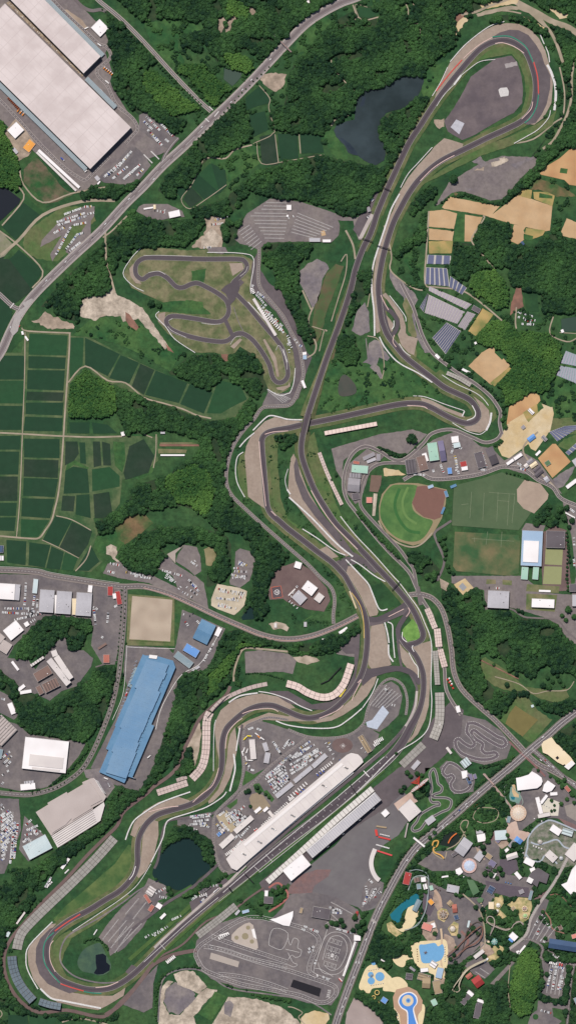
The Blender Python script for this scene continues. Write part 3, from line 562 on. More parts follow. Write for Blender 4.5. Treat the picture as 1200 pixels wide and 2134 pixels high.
# the circuit itself
P0 = pts3(UP, 11)
for q in (LA, LB): ribbon('track_edge', pts3(q, 11), 11, 9, EDGE, extra=1.6); ribbon('race_track', pts3(q, 11), 11, 10, TARMAC)
ribbon('track_edge', P0, 11, 9, EDGE, extra=1.6, lift=lift); ribbon('race_track', P0, 11, 10, TARMAC, lift=lift)
for q in (LA, LB): ribbon('racing_line', [a[:2] for a in pts3(q, 3.6)], 3.6, 11, M((80, 70, 76), .08, .1), clr=0)
ribbon('racing_line', UP, 3.6, 11, M((80, 70, 76), .08, .1), lift=lift, clr=0)
# kart course
KARTG = "258,570 270,545 295,520 330,516 390,522 430,520 460,530 505,530 526,542 530,560 527,590 520,608 560,650 600,700 612,740 616,780 600,812 580,822 560,812 550,790 545,760 530,740 500,722 490,735 470,742 450,735 410,735 385,720 350,695 330,672 325,655 335,648 420,655 395,635 340,630 300,612 275,600"
flat('kart_infield', KARTG, 3, M((126, 120, 90), .26, .09, (90, 100, 64), .03, sharp=.1), wob=.6)
F('track_verge', M((104, 92, 68), .2, .06, (70, 92, 54), .03), 3, '655,645 662,620 680,570 700,550 716,555 700,600 680,650 668,700 655,720 648,690', '688,720 700,660 725,590 740,560 746,565 730,610 712,680 700,730 690,760', clr=False, wob=1)
F('gravel_trap', TRAP, 5, "478,549 505,548 508,560 485,575", "330,655 345,650 343,680 330,670", "480,722 500,705 505,708 488,727", "548,708 552,706 575,745 582,785 577,785 570,755", "270,560 278,550 285,575 295,592 283,590 272,575", "575,808 600,803 603,795 605,805 590,814 578,812")
F('meadow', MEADOW, 4, "325,632 360,628 400,625 422,630 425,640 440,655 400,655 350,650 330,650", "400,565 430,560 425,590 400,585", clr=False, wob=1)
KL = "487,607 517,638 550,678 575,707 590,730 596,755 600,777 596,790 586,797 575,795 567,783 561,760 545,732 525,707 505,695 490,697 477,708 460,712 420,707 382,697 357,686 347,672 352,661 370,659 412,665 452,671 470,663 477,647 472,627 455,612 430,598 412,590 398,592 382,599 367,597 350,580 332,570 312,573 297,582 284,572 284,552 298,539 325,537 425,540 495,540 511,546 514,560 500,576 487,588 484,598"
ribbon('track_edge', KL, 9, 6, EDGE, closed=True, extra=1.2); ribbon('kart_track', KL, 9, 7, TARMAC, closed=True)
ribbon('kart_track', "470,668 478,685 485,700", 8, 7, TARMAC); ribbon('kart_track', "470,612 490,600 505,585", 10, 6, RUNOFF)
for s in ("487,640 497,670 507,690", "478,655 480,640"): ribbon('kart_path', s, 1.5, 5, GREYDIRT)
# kerbs
for s, m_ in (("1031,91 1045,89 1065,95 1080,103 1091,111", KPINK), ("965,122 975,112 1000,92 1025,78", KPINK), ("1025,77 1055,75 1075,82 1095,98 1105,118 1110,130", KGREEN), ("908,190 935,155 962,125", KRED), ("1111,129 1119,160 1121,195", KRED),
  ("1121,198 1117,222 1105,245 1092,256", KGREEN), ("1109,212 1105,228 1086,248", KPINK), ("168,1905 140,1922 115,1940", KRED), ("113,1943 95,1962 91,1990 98,2015 125,2048", KGREEN), ("127,2050 150,2058 175,2065", KRED), ("175,2066 192,2069 212,2070", KGREEN),
  ("116,2025 105,2000 105,1972 112,1960", KPINK), ("200,2058 225,2055 247,2046", KPINK), ("639,900 633,915 632,948", KPINK), ("648,1022 665,1052 690,1088 715,1115 745,1145", KPINK), ("552,905 570,900 600,898", KPINK), ("540,920 543,960 550,1020 554,1055", KPINK), ("565,1065 575,1075", KPINK),
  ("848,845 880,847 890,852", KPINK), ("875,377 900,352 925,335 946,324", KPINK), ("793,615 800,630 809,646", KPINK), ("820,668 820,680 816,686", WHITE), ("821,698 818,712 825,723", KPINK), ("983,845 990,860 986,870 972,876", WHITE),
  ("732,1235 750,1262 757,1295 758,1330", M((216, 180, 96), .1, .2)), ("809,1285 825,1277 841,1269", KPINK), ("850,1266 853,1274 846,1285", KPINK), ("838,1317 838,1330 847,1338", WHITE), ("860,1345 858,1350 862,1358", WHITE), ("851,1360 862,1380 870,1392 871,1412", WHITE),
  ("745,1423 752,1417 736,1450 733,1460", KPINK), ("665,1497 700,1482 715,1470", KPINK), ("470,1560 474,1530 490,1508 505,1497", KPINK), ("456,1600 450,1622 440,1640 420,1655 402,1672", KPINK), ("310,1692 345,1683 372,1680", KPINK), ("505,1487 530,1479 565,1477 580,1483", KPINK),
  ("270,1833 278,1822 283,1805", WHITE)):
    ribbon('kerb', s, 2.3 if m_ in (KRED, KGREEN) else 1.4, 12, m_, clr=0)
for s in ("300,533 330,532 400,534", "500,576 512,566 516,555", "575,730 582,720 596,750 598,770", "388,703 360,690 350,680", "420,673 440,676 460,675", "352,668 360,664", "480,718 490,703 503,702", "590,730 598,760", "310,568 330,565 345,572"):
    ribbon('kerb', s, 0.8, 8, LINE, clr=0)
# start grid, finish line
for k in range(24):
    t = k / 24; x = 800 - 330 * t + 4; y = 1589 + 270 * t
mbg = MB(); zg = zl(12)
g = resample(offset([q[:2] for q in spline(pts3("822,1568 800,1590 765,1620 740,1643 675,1696 600,1752 540,1800", 19), 4)], 0), 9.5)
for i, q in enumerate(g[1:-1]):
    a, b = g[i], g[i + 2]; ang = math.atan2(-(b[1] - a[1]), b[0] - a[0]); sd_ = 5 if i % 2 else -3.5
    nx, ny = math.sin(ang), math.cos(ang)
    mbg.obox(X(q[0] + nx * sd_), Y(q[1] + ny * sd_), .9, 4.2, ang, zg, zg + .02); mbg.obox(X(q[0] + nx * sd_ ) + .9 * math.cos(ang), Y(q[1] + ny * sd_ - 1.4) + .6 * math.sin(ang), 3, .5, ang, zg, zg + .02)
struct(mbg.build('grid_marking', [LINE]))
ribbon('finish_line', "757,1606 769,1619", 1.6, 12, WHITE, sm=0); ribbon('finish_line', "556,1783 568,1796", .9, 12, LINE, sm=0); ribbon('finish_line', "335,1968 345,1979", .9, 12, LINE, sm=0); ribbon('finish_line', "530,1806 541,1816", .9, 12, LINE, sm=0)
for off in (-9.2,): dashes('track_line', "822,1568 800,1590 765,1620 740,1643 675,1696 600,1752 540,1800 500,1833 450,1872", off, .7, 1, 0)
flat('painted_island', "859,1289 869,1302 874,1322 875,1330 868,1333 852,1336 849,1340 842,1332 838,1322 838,1312 843,1306 850,1300", 9, M((122, 160, 80), .16, .12, (98, 138, 66), .05))
# grass strip between straight and main stand
ribbon('grass_strip', "800,1605 765,1636 740,1656 675,1710 600,1767 560,1798 500,1845 450,1887 400,1930 350,1975 320,2005", 5, 8, M((70, 98, 50), .15, .06)); ribbon('grass_strip', "400,1885 350,1930 310,1965 270,2000", 8, 6, M((74, 100, 52), .15, .06))
ribbon('grass_strip', "330,1880 370,1862 400,1845", 5, 6, MEADOW)
# embankment that carries the straight over the eastern loop
def embank(s):
    p = spline([q[:2] for q in P(s)], 4); v = []; f = []
    for i, q in enumerate(p):
        a = p[max(0, i - 1)]; b = p[min(len(p) - 1, i + 1)]; dx, dy = b[0] - a[0], b[1] - a[1]; d = math.hypot(dx, dy); nx, ny = -dy / d, dx / d
        h = lift(*q) + 1.35; o = 7 + h * 1.1
        for k, z in ((-o, 0.9), (-7, h), (7, h), (o, 0.9)): v.append((X(q[0] + nx * k), Y(q[1] + ny * k), z))
        if i:
            for j in range(3): f.append((4 * i - 4 + j, 4 * i - 3 + j, 4 * i + 1 + j, 4 * i + j))
    f += [(0, 1, 2, 3), tuple(len(v) - 4 + k for k in range(4))[::-1]]
    struct(mesh_obj('embankment', v, f, VERGE)); paint_ribbon(clear, p, 18)
embank("721,634 707,675 682,742 660,807 646,850 640,870"); embank("632,898 628,925 628,945 632,962 640,985 650,1010")
# ============================================================ ROADS
def road(name, s, w, layer=8, mat=ROAD, lines=(), verge=0, vm=None, sm=4):
    if verge: ribbon('road_verge', s, w + verge, layer - 1, vm or CONC, sm=sm)
    ribbon(name, s, w, layer, mat, sm=sm)
    for off, lw, d, g_ in lines: dashes('lane_marking', s, off, lw, d, g_, sm=sm, layer=layer + 1)
HW = "-40,790 0,738 18,700 37,662 57,632 88,597 150,537 212,480 262,425 300,388 340,345 387,302 440,250 475,218 525,168 562,128 600,87 637,50 675,24 712,5 740,-5 800,-30"
road('highway', HW, 15, 8, M((134, 123, 122), .08, .05), ((0, .9, 1, 0), (6.6, .5, 1, 0), (-6.6, .5, 1, 0)), 4, M((172, 160, 152), .1, .1))
for o_ in (3.3, -3.3): dashes('lane_marking', HW, o_, .5, 7, 6, DIMLINE)
ribbon('lane_patch', HW, 5, 9, M((118, 107, 107), .08, .05)); road('road', "106,-5 140,30 175,62 205,90 222,98 231,112 228,124 214,136 203,145 205,158 225,180 243,218 270,240 283,255 287,270 275,285 262,300", 5, 7, ROAD, ((0, .5, 4, 3),), 1.5)
road('road', "-30,180 0,208 40,250 80,295 130,345 165,370 178,375 190,365 205,350 230,325", 5, 7, ROAD, ((0, .5, 4, 3),), 1.5); ribbon('road', "150,-10 170,12 190,22 210,20 222,24", 7, 7, ROAD)
dashes('lane_marking', "88,597 150,537 212,480 262,425 300,388 340,345 387,302 430,260", 0.9, 1.6, 26, 9, DIMLINE)
road('road', "190,-20 205,0 250,37 300,87 362,155 412,207 440,232", 6, 8, ROAD, ((0, .6, 1, 0),), 3, M((170, 160, 150), .1, .1))
road('road', "-60,572 -10,605 27,638 45,645", 7, 8, ROAD, ((0, .6, 1, 0),), 2)
road('road', "372,287 360,300 345,322 338,340", 7, 8, ROAD, ((0, .6, 1, 0),))
road('road', "-60,1190 0,1188 75,1192 107,1200 175,1211 250,1222 300,1222 350,1236 400,1258 450,1282 500,1304 550,1324 600,1332 650,1325 700,1306 745,1283", 7, 8, ROAD, ((0, .5, 4, 3),), 5, M((140, 128, 122), .1, .08))
dashes('lane_marking', "-60,1186 0,1184 75,1188 107,1196 175,1207 250,1218", -3.2, .6, 1, 0); dashes('kerb_line', "300,1222 350,1236 400,1258 450,1282 500,1304 550,1324 600,1332 650,1325 700,1306 745,1283", 2.8, 1.3, 1, 0, M((196, 158, 148), .1, .2), layer=10)
road('road', "852,1240 870,1238 887,1241 903,1249 920,1270 932,1308 940,1355 945,1400 962,1437 1000,1474 1032,1502 1075,1547 1115,1588 1160,1612 1230,1655", 7, 8, ROAD, ((0, .5, 4, 3),), 4, M((150, 138, 130), .1, .08))
road('road', "261,1222 261,1260 258,1310 252,1370 247,1410 235,1465 215,1520 190,1575 165,1610 120,1640 70,1655 30,1655 -60,1645", 7, 8, ROAD, ((0, .5, 5, 3), ), 3, M((130, 124, 116), .1, .08))
BR = "1240,1455 1175,1502 1140,1533 1107,1560 1065,1597 1025,1630 985,1664 950,1695 900,1737 870,1762 850,1787 838,1805 812,1852 782,1912 750,1995 725,2060 700,2132 690,2180"
road('avenue', BR, 12, 8, M((106, 98, 100), .08, .05), ((0, .9, 1, 0), (5.4, .6, 1, 0), (-5.4, .6, 1, 0)), 5, M((120, 112, 104), .1, .05))
dashes('lane_marking', BR, 3, .5, 6, 5, DIMLINE); dashes('lane_marking', BR, -3, .5, 6, 5, DIMLINE)
road('road', "1107,1560 1130,1580 1165,1612 1200,1640 1240,1670", 10, 8, ROAD, ((0, .6, 1, 0), (2.5, .4, 3, 3), (-2.5, .4, 3, 3)))
road('road', "1060,1545 1085,1570 1110,1592 1135,1618", 4, 9, M((132, 96, 94), .08, .1))
road('circuit_road', "695,1300 694,1282 697,1250 690,1225 667,1203 640,1175 600,1140 550,1096 512,1061 483,1032 472,1005 474,970 485,932 505,900 530,872 547,850 575,847 600,845 612,835 622,812 632,782 628,745 622,720 605,690 590,660 570,635 545,605 538,580 540,540 540,515", 5, 8, ROAD, ((0, .6, 3, 2),), 2.5, M((150, 140, 132), .1, .1))
road('circuit_road', "1045,905 1040,880 1042,860 1035,845 1020,825 990,800 950,775 930,760 900,735 880,700 870,670 860,640 845,610 835,590", 5, 8, ROAD, (), 2)
road('circuit_road', "840,1000 870,985 900,998 950,996 1000,988 1040,974 1060,973 1090,978 1120,1000 1150,1015 1170,1040 1220,1060", 6, 8, ROAD, ((0, .4, 3, 3),), 2)
road('circuit_road', "1045,900 1035,915 1010,922 980,910 940,895 900,903 880,925 845,955 820,958 790,940 760,930 735,945 720,975 715,1010 722,1040 740,1065 775,1110 810,1150 850,1190 865,1220 880,1250 900,1285 912,1340 925,1390 930,1440 960,1490", 5, 8, ROAD, (), 2)
road('circuit_road', "845,965 800,965 775,975 757,1000 750,1040 756,1062 790,1100 830,1142 850,1170 862,1190 870,1240", 5, 8, ROAD, (), 1.5)
F('footpath', ROAD, 8, "866,1222 874,1222 880,1260 872,1262")
road('circuit_road', "487,1420 488,1400 495,1375 508,1352 540,1352 600,1358", 4, 7, PATH, ())
road('circuit_road', "480,1430 470,1450 440,1475 415,1500 400,1530 385,1560 375,1590 355,1615 320,1640 305,1655 260,1690 245,1720 220,1745 180,1785 140,1830 90,1880 50,1925 25,1955 10,1990 12,2030 30,2070 60,2100 90,2110 140,2105 200,2118 225,2115 250,2090 280,2060", 7, 7, BROWN)
road('circuit_road', "505,1510 500,1545 505,1570 510,1600 500,1640 485,1665 460,1685 430,1700 380,1705 350,1712 338,1740 330,1790 322,1810", 5, 7, RUNOFF)
road('circuit_road', "600,1500 560,1495 530,1505 512,1515 507,1540 508,1600 500,1640 490,1655 450,1695 445,1730 447,1770 455,1800 465,1815 480,1820", 4, 8, ROAD, ((0, .4, 3, 2),), 1)
road('circuit_road', "600,1520 640,1535 690,1538 730,1530 757,1508 765,1480 780,1445 800,1420 820,1415 840,1430 848,1460 845,1490", 4, 8, ROAD, ((0, .4, 3, 2),), 1)
road('circuit_road', "495,1658 520,1640 560,1600 600,1568 640,1538", 4, 8, ROAD, ((0, .4, 4, 2),), 1)
road('circuit_road', "300,2010 280,2035 255,2045 210,2048 165,2038 140,2022 126,2000 130,1970 145,1948 180,1928 220,1905 260,1878 290,1855 330,1835", 3, 7, GREYDIRT)
road('circuit_road', "220,2115 255,2090 300,2035 320,2010 360,1990 410,1980", 8, 7, BROWN)
road('circuit_road', "318,2005 340,1990 370,1975 390,1960 430,1920 480,1900 520,1870 550,1850", 4, 7, BROWN)
road('circuit_road', "265,1945 310,1910 350,1880 400,1850 440,1815 455,1800", 6, 7, RUNOFF)
F('tarmac_runoff', RUNOFF, 7, "367,1925 385,1915 395,1925 372,1940", "262,2025 275,2010 285,2015 270,2032", "395,1880 440,1850 470,1830 480,1838 430,1880 400,1900")
F('yard', RUNOFF, 7, "708,1350 740,1322 750,1320 748,1360 740,1420 725,1450 700,1470 680,1480 650,1478 600,1465 560,1440 600,1440 650,1468 690,1462 720,1440 738,1400 738,1362 720,1362")
road('road', "560,1900 590,1880 600,1862 580,1840 560,1850", 4, 7, M((168, 106, 98), .1, .1))
road('road', "245,1375 200,1390", 3, 7)
road('footpath', "690,2115 640,2085 560,2072 480,2060 440,2035 410,2020 370,2022 345,2035 335,2060 330,2130", 3, 5, GREYDIRT)
road('footpath', "1008,1613 1022,1630 1045,1658 1062,1680 1068,1695", 4.5, 10, M((170, 146, 136), .08, .1))
road('footpath', "1000,1375 1040,1395 1080,1415", 2.5, 5, REDDIRT)
road('footpath', "1030,1410 1080,1425 1110,1445 1140,1440 1180,1438 1195,1420", 1.8, 5, PATH)
road('road', "1010,1270 1060,1268 1090,1285 1120,1288 1160,1292 1180,1315 1215,1345", 3.5, 6, ROAD)
road('road', "910,1210 925,1170 910,1130 905,1110 925,1095 940,1085", 5, 6, ROAD)
road('avenue', "1125,1975 1150,1985 1160,2000 1160,1998", 3, 6, ROAD)
road('road', "1090,1958 1110,1960 1130,1975 1130,2000 1195,2010 1230,2015", 5, 7, ROAD, ((0, .4, 3, 2),)); road('road', "1195,2010 1187,2060 1183,2110 1180,2140", 5, 7, ROAD, ((0, .4, 3, 2),))
road('road', "1060,1978 1095,1948 1105,1915 1125,1880 1150,1845 1170,1810 1185,1780", 6, 7, M((168, 158, 152), .08, .1), ((0, .6, 3, 2),))
F('crossing_marking', M((170, 162, 158), .1, .2), 10, "33,655 50,640 60,640 45,662 38,690 28,700 22,690", "48,632 66,622 70,625 55,645", "775,1913 784,1921 781,1925 772,1918")
for s in ("436,222 444,230", "447,243 456,232", "428,247 436,254", "30,632 22,642", "315,315 332,332", "300,322 318,340"):
    ribbon('crossing_marking', s, 2.2, 11, LINE, sm=0)

F('gravel_lot', GREYDIRT, 4, "812,560 820,572 840,590 862,610 870,625 862,640 866,680 875,700 895,735 885,735 868,705 856,680 850,650 840,620 822,600 812,580", "768,715 780,708 795,712 800,730 812,745 806,752 790,745 785,760 780,765 768,758 755,756 765,748", "778,755 790,765 797,785 792,790 782,775 770,765", wob=.8)
F('scrub', DRY, 4, "845,620 862,635 858,660 868,700 860,705 850,690 848,660 838,635", "833,715 845,708 862,715 868,735 866,755 850,750 838,735", wob=.8); ribbon('farm_track', "762,705 766,745", 2, 6, GREYDIRT)
F('scrub', OLIVE, 2, "1130,870 1160,872 1200,880 1200,905 1150,905 1125,890", "905,780 940,800 985,820 1012,848 1025,880 1035,868 1028,845 1000,815 950,790 915,770", wob=1)
F('terrace_lot', M((176, 160, 132), .1, .1), 6, "450,1700 472,1688 486,1706 500,1720 482,1735 462,1722"); F('terrace_lot', M((150, 134, 112), .1, .1), 6, "519,1664 524,1655 536,1652 548,1657 558,1672 564,1680 548,1690 538,1697 525,1684", sm=0)
F('garden_lawn', MEADOW, 6, "508,1592 512,1606 528,1614 552,1602 530,1622 506,1638 504,1615", "472,1680 495,1664 494,1674 480,1686", "527,1634 540,1632 550,1648 541,1655 532,1650", "548,1650 556,1646 572,1665 566,1672"); flat('heliport_circle', [(713 + 22 * math.cos(t * .5236), 1553 + 16 * math.sin(t * .5236)) for t in range(12)], 6, BROWN)
F('bare_soil', M((196, 178, 160), .15, .1, (150, 136, 118), .05), 5, "560,1300 575,1296 595,1300 602,1308 598,1316 585,1310 570,1312", "610,1370 640,1365 660,1372 665,1378 640,1385 620,1380", "388,1560 400,1530 416,1505 420,1530 414,1570 406,1600 402,1575 396,1558", wob=.8)
# ============================================================ markings of car parks, driving school
def bays(*specs):
    """rows of parking-bay lines: x0,y0,x1,y1,depth(px),pitch(px)"""
    for spec in specs:
        mb = MB(); z = zl(9)
        for x0, y0, x1, y1, dep, pit in spec:
            dx, dy = x1 - x0, y1 - y0; l = math.hypot(dx, dy); ux, uy = dx / l, dy / l; nx, ny = -uy, ux
            ang = math.atan2(-uy, ux)
            mb.obox(X((x0 + x1) / 2), Y((y0 + y1) / 2), l * S, .8, ang, z, z + .02)
            n = int(l / pit)
            for k in range(n + 1):
                px, py = x0 + ux * k * pit, y0 + uy * k * pit
                mb.obox(X(px), Y(py), .45, dep * S, ang, z, z + .02)
        struct(mb.build('parking_marking', [LINE]))
b = [(555,422,597,423,3,2.4),(550,429,597,430,3,2.4),(545,436,597,437,3,2.4),(530,444,598,445,3,2.4),(523,450,598,451,3,2.4),(530,459,598,460,3,2.4),(532,466,598,467,3,2.4),(540,474,597,475,3,2.4),(543,481,595,482,3,2.4),(550,488,593,489,3,2.4),(552,496,592,497,3,2.4)]
b += [(498 + k * 4.2, 484 - 0 + k * 6, 520 + k * 4.2, 469 + k * 5.6, 3, 2.6) for k in range(7)]
b += [(620 - k * 2.2, 444 + k * 6.6, 694 - k * 7, 474 + k * 3.6 + (0), 3, 2.6) for k in range(7)]
bays(b)
bays([(770 + k * 6, 1470 + k * 1.5 - 0, 805 + k * 6 - 0, 1428 + k * 4, 3, 2.6) for k in range(6)])
bays([(215 + k * 11.5, 1957 + k * 5, 248 + k * 16, 1915 + k * 3 - (k > 3) * 6, 3.4, 2.6) for k in range(4)] + [(262,1905,290,1872,3.4,2.6),(278,1915,305,1880,3.4,2.6),(240,1985,275,1935,3.4,2.6),(232,1975,265,1930,3.4,2.6)])
bays([(558 + k * 7, 814 + k * 2, 590 + k * 4, 840 - k * 2, 4, 3) for k in range(5)])
bays([(1100 + k * 8.5, 1955 - 0 + k * 2, 1122 + k * 9, 1908 + k * 6, 3.2, 2.8) for k in range(5)] + [(1138 + k * 8.5, 2068 + k * 2, 1146 + k * 8.5, 2010 + k * 2, 3.2, 2.8) for k in range(5)])
bays([(690, 1905, 712, 1925, 3, 2.6), (688, 1915, 705, 1922, 3, 2.6), (690, 1880, 735, 1905, 3, 2.6), (1000, 2018, 1018, 2030, 3, 2.4), (990, 2025, 1010, 2038, 3, 2.4)])
bays([(755 + k * 7, 1890 - k * 6, 768 + k * 8, 1852 - k * 1, 3, 2.6) for k in range(4)])
bays([(0 + k * 11, 1685 + k * 12 + 90, 8 + k * 10, 1680 + k * 6, 3, 2.6) for k in range(3)])
# driving school
D_ = "440,1998 480,2005 560,2025 640,2050 690,2070 702,2060 700,2075 690,2090 655,2085 600,2075 540,2065"
for s, w in (("545,1912 520,1912 500,1918 470,1935 440,1955 418,1970 408,1985 412,2000 425,2020 450,2032 500,2050 560,2062 620,2073 660,2088 680,2088 697,2075 700,2062 690,2052 640,2035 600,2022 540,2005 470,1982 435,1972", 1), ("545,1912 600,1925 640,1937 660,1950 664,1965 655,1985 645,2010 645,2025 660,2035", 1),
             ("425,1972 470,1980 520,1997 600,2015", 1), ("455,2030 500,2035 560,2050 600,2065", .8), ("440,1950 470,1962 540,1985 600,2005", .7)):
    dashes('lane_marking', s, 0, .5, 4, 3, layer=9); dashes('lane_marking', s, 4, .6, 1, 0, layer=9); dashes('lane_marking', s, -4, .6, 1, 0, layer=9)
for s in ("660,2000 668,1975 680,1950 700,1942 722,1950 732,1970 728,1995 715,2020 700,2030 675,2028 665,2015 663,2005", "672,2000 685,1958 705,1950 720,1962 722,1985 708,2015 690,2022 676,2012", "656,2018 668,2020 694,2035", "678,1925 684,1930 655,2015 660,2030 690,2040", "688,1930 740,1948 735,1970",
          "600,1955 605,1970 612,1955 622,1960 620,1975 628,1980 625,1992 615,1995 608,1990 600,2000", "600,1985 610,2005 620,2010 612,2015 600,2010", "565,1972 588,1978 600,1945 570,1935 560,1965 565,1972", "595,1978 625,1985"):
    dashes('course_marking', s, 0, .8, 1, 0, layer=9)
mb = MB(); z = zl(9)
for r_ in range(4):
    for c_ in range(3):
        x = 690 + c_ * 9 - r_ * 4 + (r_ > 1) * 0; y = 1955 + r_ * 16 + c_ * 3
        for (u, v_, l_, a_) in ((0, 0, 7, 0), (0, 9, 7, 0), (-3.4, 4.5, 9, 1), (3.4, 4.5, 9, 1)):
            mb.obox(X(x + u), Y(y + v_), l_ * S, .7, -0.35 + (math.pi / 2 if a_ else 0), z, z + .02)
mb.cyl(X(692), Y(1991), 5, z, z + .02, 16)
for a_ in range(10): mb.obox(X(692) + math.cos(a_ * .628) * 10, Y(1991) + math.sin(a_ * .628) * 10, 3, 1.6, a_ * .628, z, z + .02)
struct(mb.build('course_marking', [LINE]))
F('driving_pad', M((186, 172, 160), .06, .08), 8, "483,1948 495,1935 510,1925 520,1922 528,1928 530,1940 537,1965 538,1975 533,1980 510,1972 490,1965 482,1958")
F('driving_pad', WHITE, 9, "524,1937 530,1935 535,1957 528,1953")
F('driving_pad', M((176, 164, 154), .04, .08), 8, "440,1985 499,2004 496,2016 437,1998")
for cx_, cy_, r_ in ((517, 1933, 4.5), (511, 1951, 7), (493, 1954, 4.5), (525, 1962, 4.5)):
    pts = [(cx_ + r_ * math.cos(t * .5236), cy_ + r_ * math.sin(t * .5236)) for t in range(12)]
    flat('driving_pad', pts, 9, M((150, 138, 112), .06, .1))
F('skid_pan', BLACK, 8, "611,2041 669,2060 665,2077 605,2056")
# painted letters beside the skid pan: S T E C
def letters(txt, x, y, ang, h):
    seg = {'S': [(1, 1, 0, 1), (0, 1, 0, .5), (0, .5, 1, .5), (1, .5, 1, 0), (1, 0, 0, 0)], 'T': [(0, 1, 1, 1), (.5, 1, .5, 0)], 'E': [(0, 0, 0, 1), (0, 1, 1, 1), (0, .5, .8, .5), (0, 0, 1, 0)], 'C': [(1, 1, 0, 1), (0, 1, 0, 0), (0, 0, 1, 0)]}
    mb = MB(); z = zl(10); w = h * .62; c, s_ = math.cos(ang), math.sin(ang)
    for i, ch in enumerate(txt):
        for a0, b0, a1, b1 in seg[ch]:
            u0, v0, u1, v1 = (a0 * w + i * h * .95, b0 * h, a1 * w + i * h * .95, b1 * h)
            l_ = math.hypot(u1 - u0, v1 - v0) + h * .16; mu, mv = (u0 + u1) / 2, (v0 + v1) / 2; an = math.atan2(v1 - v0, u1 - u0)
            mb.obox(X(x) + mu * c - mv * s_, Y(y) + mu * s_ + mv * c, l_, h * .17, an + ang, z, z + .02)
    struct(mb.build('painted_letters', [WHITE]))
letters('STEC', 684, 2062.5, math.radians(-103), 5.6)
# kart course for rentals, upper park
KR = "975,1508 990,1508 1015,1522 1035,1535 1048,1540 1053,1550 1045,1556 1030,1550 1005,1535 988,1522 981,1528 990,1540 1005,1550 1003,1562 1012,1570 1030,1568 1035,1575 1020,1582 995,1582 965,1572 952,1560 948,1545 955,1540 965,1548 980,1556 988,1550 982,1538 972,1525"
ribbon('kart_track', KR, 7, 6, M((104, 94, 98), .06, .1), closed=True)
for o_ in (3.4, -3.4): dashes('track_line', KR + " 975,1508", o_, .9, 2, 1, layer=8)
KR2 = "925,1600 935,1590 950,1595 965,1608 980,1622 978,1640 962,1650 945,1648 938,1635 945,1622 940,1615 930,1618 922,1610"
ribbon('kart_track', KR2, 6, 6, M((104, 94, 98), .06, .1), closed=True)
for o_ in (3, -3): dashes('track_line', KR2 + " 925,1600", o_, .9, 2, 1, layer=8)
KR3 = "895,1612 903,1602 909,1615 912,1632 920,1640 918,1650 905,1655 900,1660 910,1662 930,1663 940,1670 935,1685 920,1692 905,1700 895,1705 885,1715 875,1728 862,1732 858,1725 868,1712 875,1698 890,1688 905,1680 915,1678 912,1672 900,1672 895,1662 899,1645 897,1628"
flat('meadow', "885,1600 915,1600 925,1640 950,1665 945,1690 900,1720 870,1740 855,1735 860,1710 890,1680 885,1640", 4, MEADOW)
ribbon('kart_track', KR3, 4.5, 6, M((170, 162, 158), .06, .1), closed=True, extra=1); ribbon('kart_track', KR3, 3.2, 7, M((92, 86, 90), .06, .1), closed=True)
# miniature railway and garden paths
for s, w, m_ in (("930,1770 955,1755 975,1715 965,1710 958,1722 965,1735 970,1745", 2, PATH), ("990,1690 985,1705 1005,1715 1030,1710 1038,1695 1030,1685 1000,1683 990,1690", 1.6, PATH), ("900,1760 905,1770 900,1775 912,1785 925,1790 930,1775", 2.5, PATH),
                 ("960,1860 1000,1900 1010,1960 1003,1985", 3, PATH), ("1012,1925 1020,1910 1028,1915 1028,1925 1015,1920 1012,1905", 1, PATH), ("1025,1925 1045,1935 1060,1935 1070,1925 1080,1920 1090,1925", 2.4, M((150, 136, 124), .1, .1)), ("1025,1930 1020,1950 1000,1975 980,1990", 2.4, M((120, 112, 114), .1, .1)),
                 ("1010,2000 990,2008 970,2020 958,2035 946,2055 945,2065 955,2065 957,2050 965,2030 990,2010", 1.6, PATH), ("1145,1865 1165,1865 1190,1890", 2, REDDIRT), ("1130,1895 1145,1915 1150,1935 1175,1945", 2.5, M((150, 110, 98), .1, .1)),
                 ("960,1940 975,1960 960,1985 935,2000", 5, M((140, 104, 98), .1, .1)), ("975,1920 1000,1950 990,1965 970,1975", 2.5, M((140, 104, 98), .1, .1)), ("918,1935 920,1960 918,2000 925,2040", 4, M((206, 180, 150), .1, .1)), ("905,1855 915,1870 918,1890", 6, M((186, 158, 138), .1, .1)),
                 ("850,1855 860,1830 880,1825 893,1835 890,1870 885,1900 870,1925 855,1935", 2, M((150, 160, 160), .1, .1)), ("1062,2010 1058,2060 1062,2100", 1.6, PATH)):
    ribbon('garden_path', s, w, 6, m_)
F('gravel_lot', LOT2, 6, "1020,2050 1065,2003 1072,2006 1030,2052")
F('ride_lot', M((212, 186, 140), .12, .1, (140, 140, 90), .06), 5, "1030,1870 1045,1865 1050,1880 1040,1895 1055,1910 1045,1915 1030,1905 1022,1890", "1055,1885 1080,1870 1105,1872 1108,1890 1100,1915 1085,1925 1078,1900", "1010,1985 1030,1970 1045,1985 1035,2000 1010,2005", "930,1895 935,1905 925,1922 912,1915 910,1900 918,1892", "945,1920 955,1925 953,1950 940,1950 932,1935", "1040,1970 1050,1975 1045,1990 1035,1985", "805,1925 815,1920 830,1940 838,1945 825,1952 808,1940")
F('garden_lawn', MEADOW, 5, "985,1685 1045,1665 1055,1690 1050,1720 1020,1725 990,1725 960,1740 950,1720", "1145,1870 1180,1860 1215,1870 1215,1950 1150,1930 1135,1900", "870,1770 900,1745 940,1725 955,1745 920,1770 895,1775", clr=False)
F('garden_lawn', DRY, 5, "1165,1880 1200,1870 1205,1900 1180,1910", clr=False)
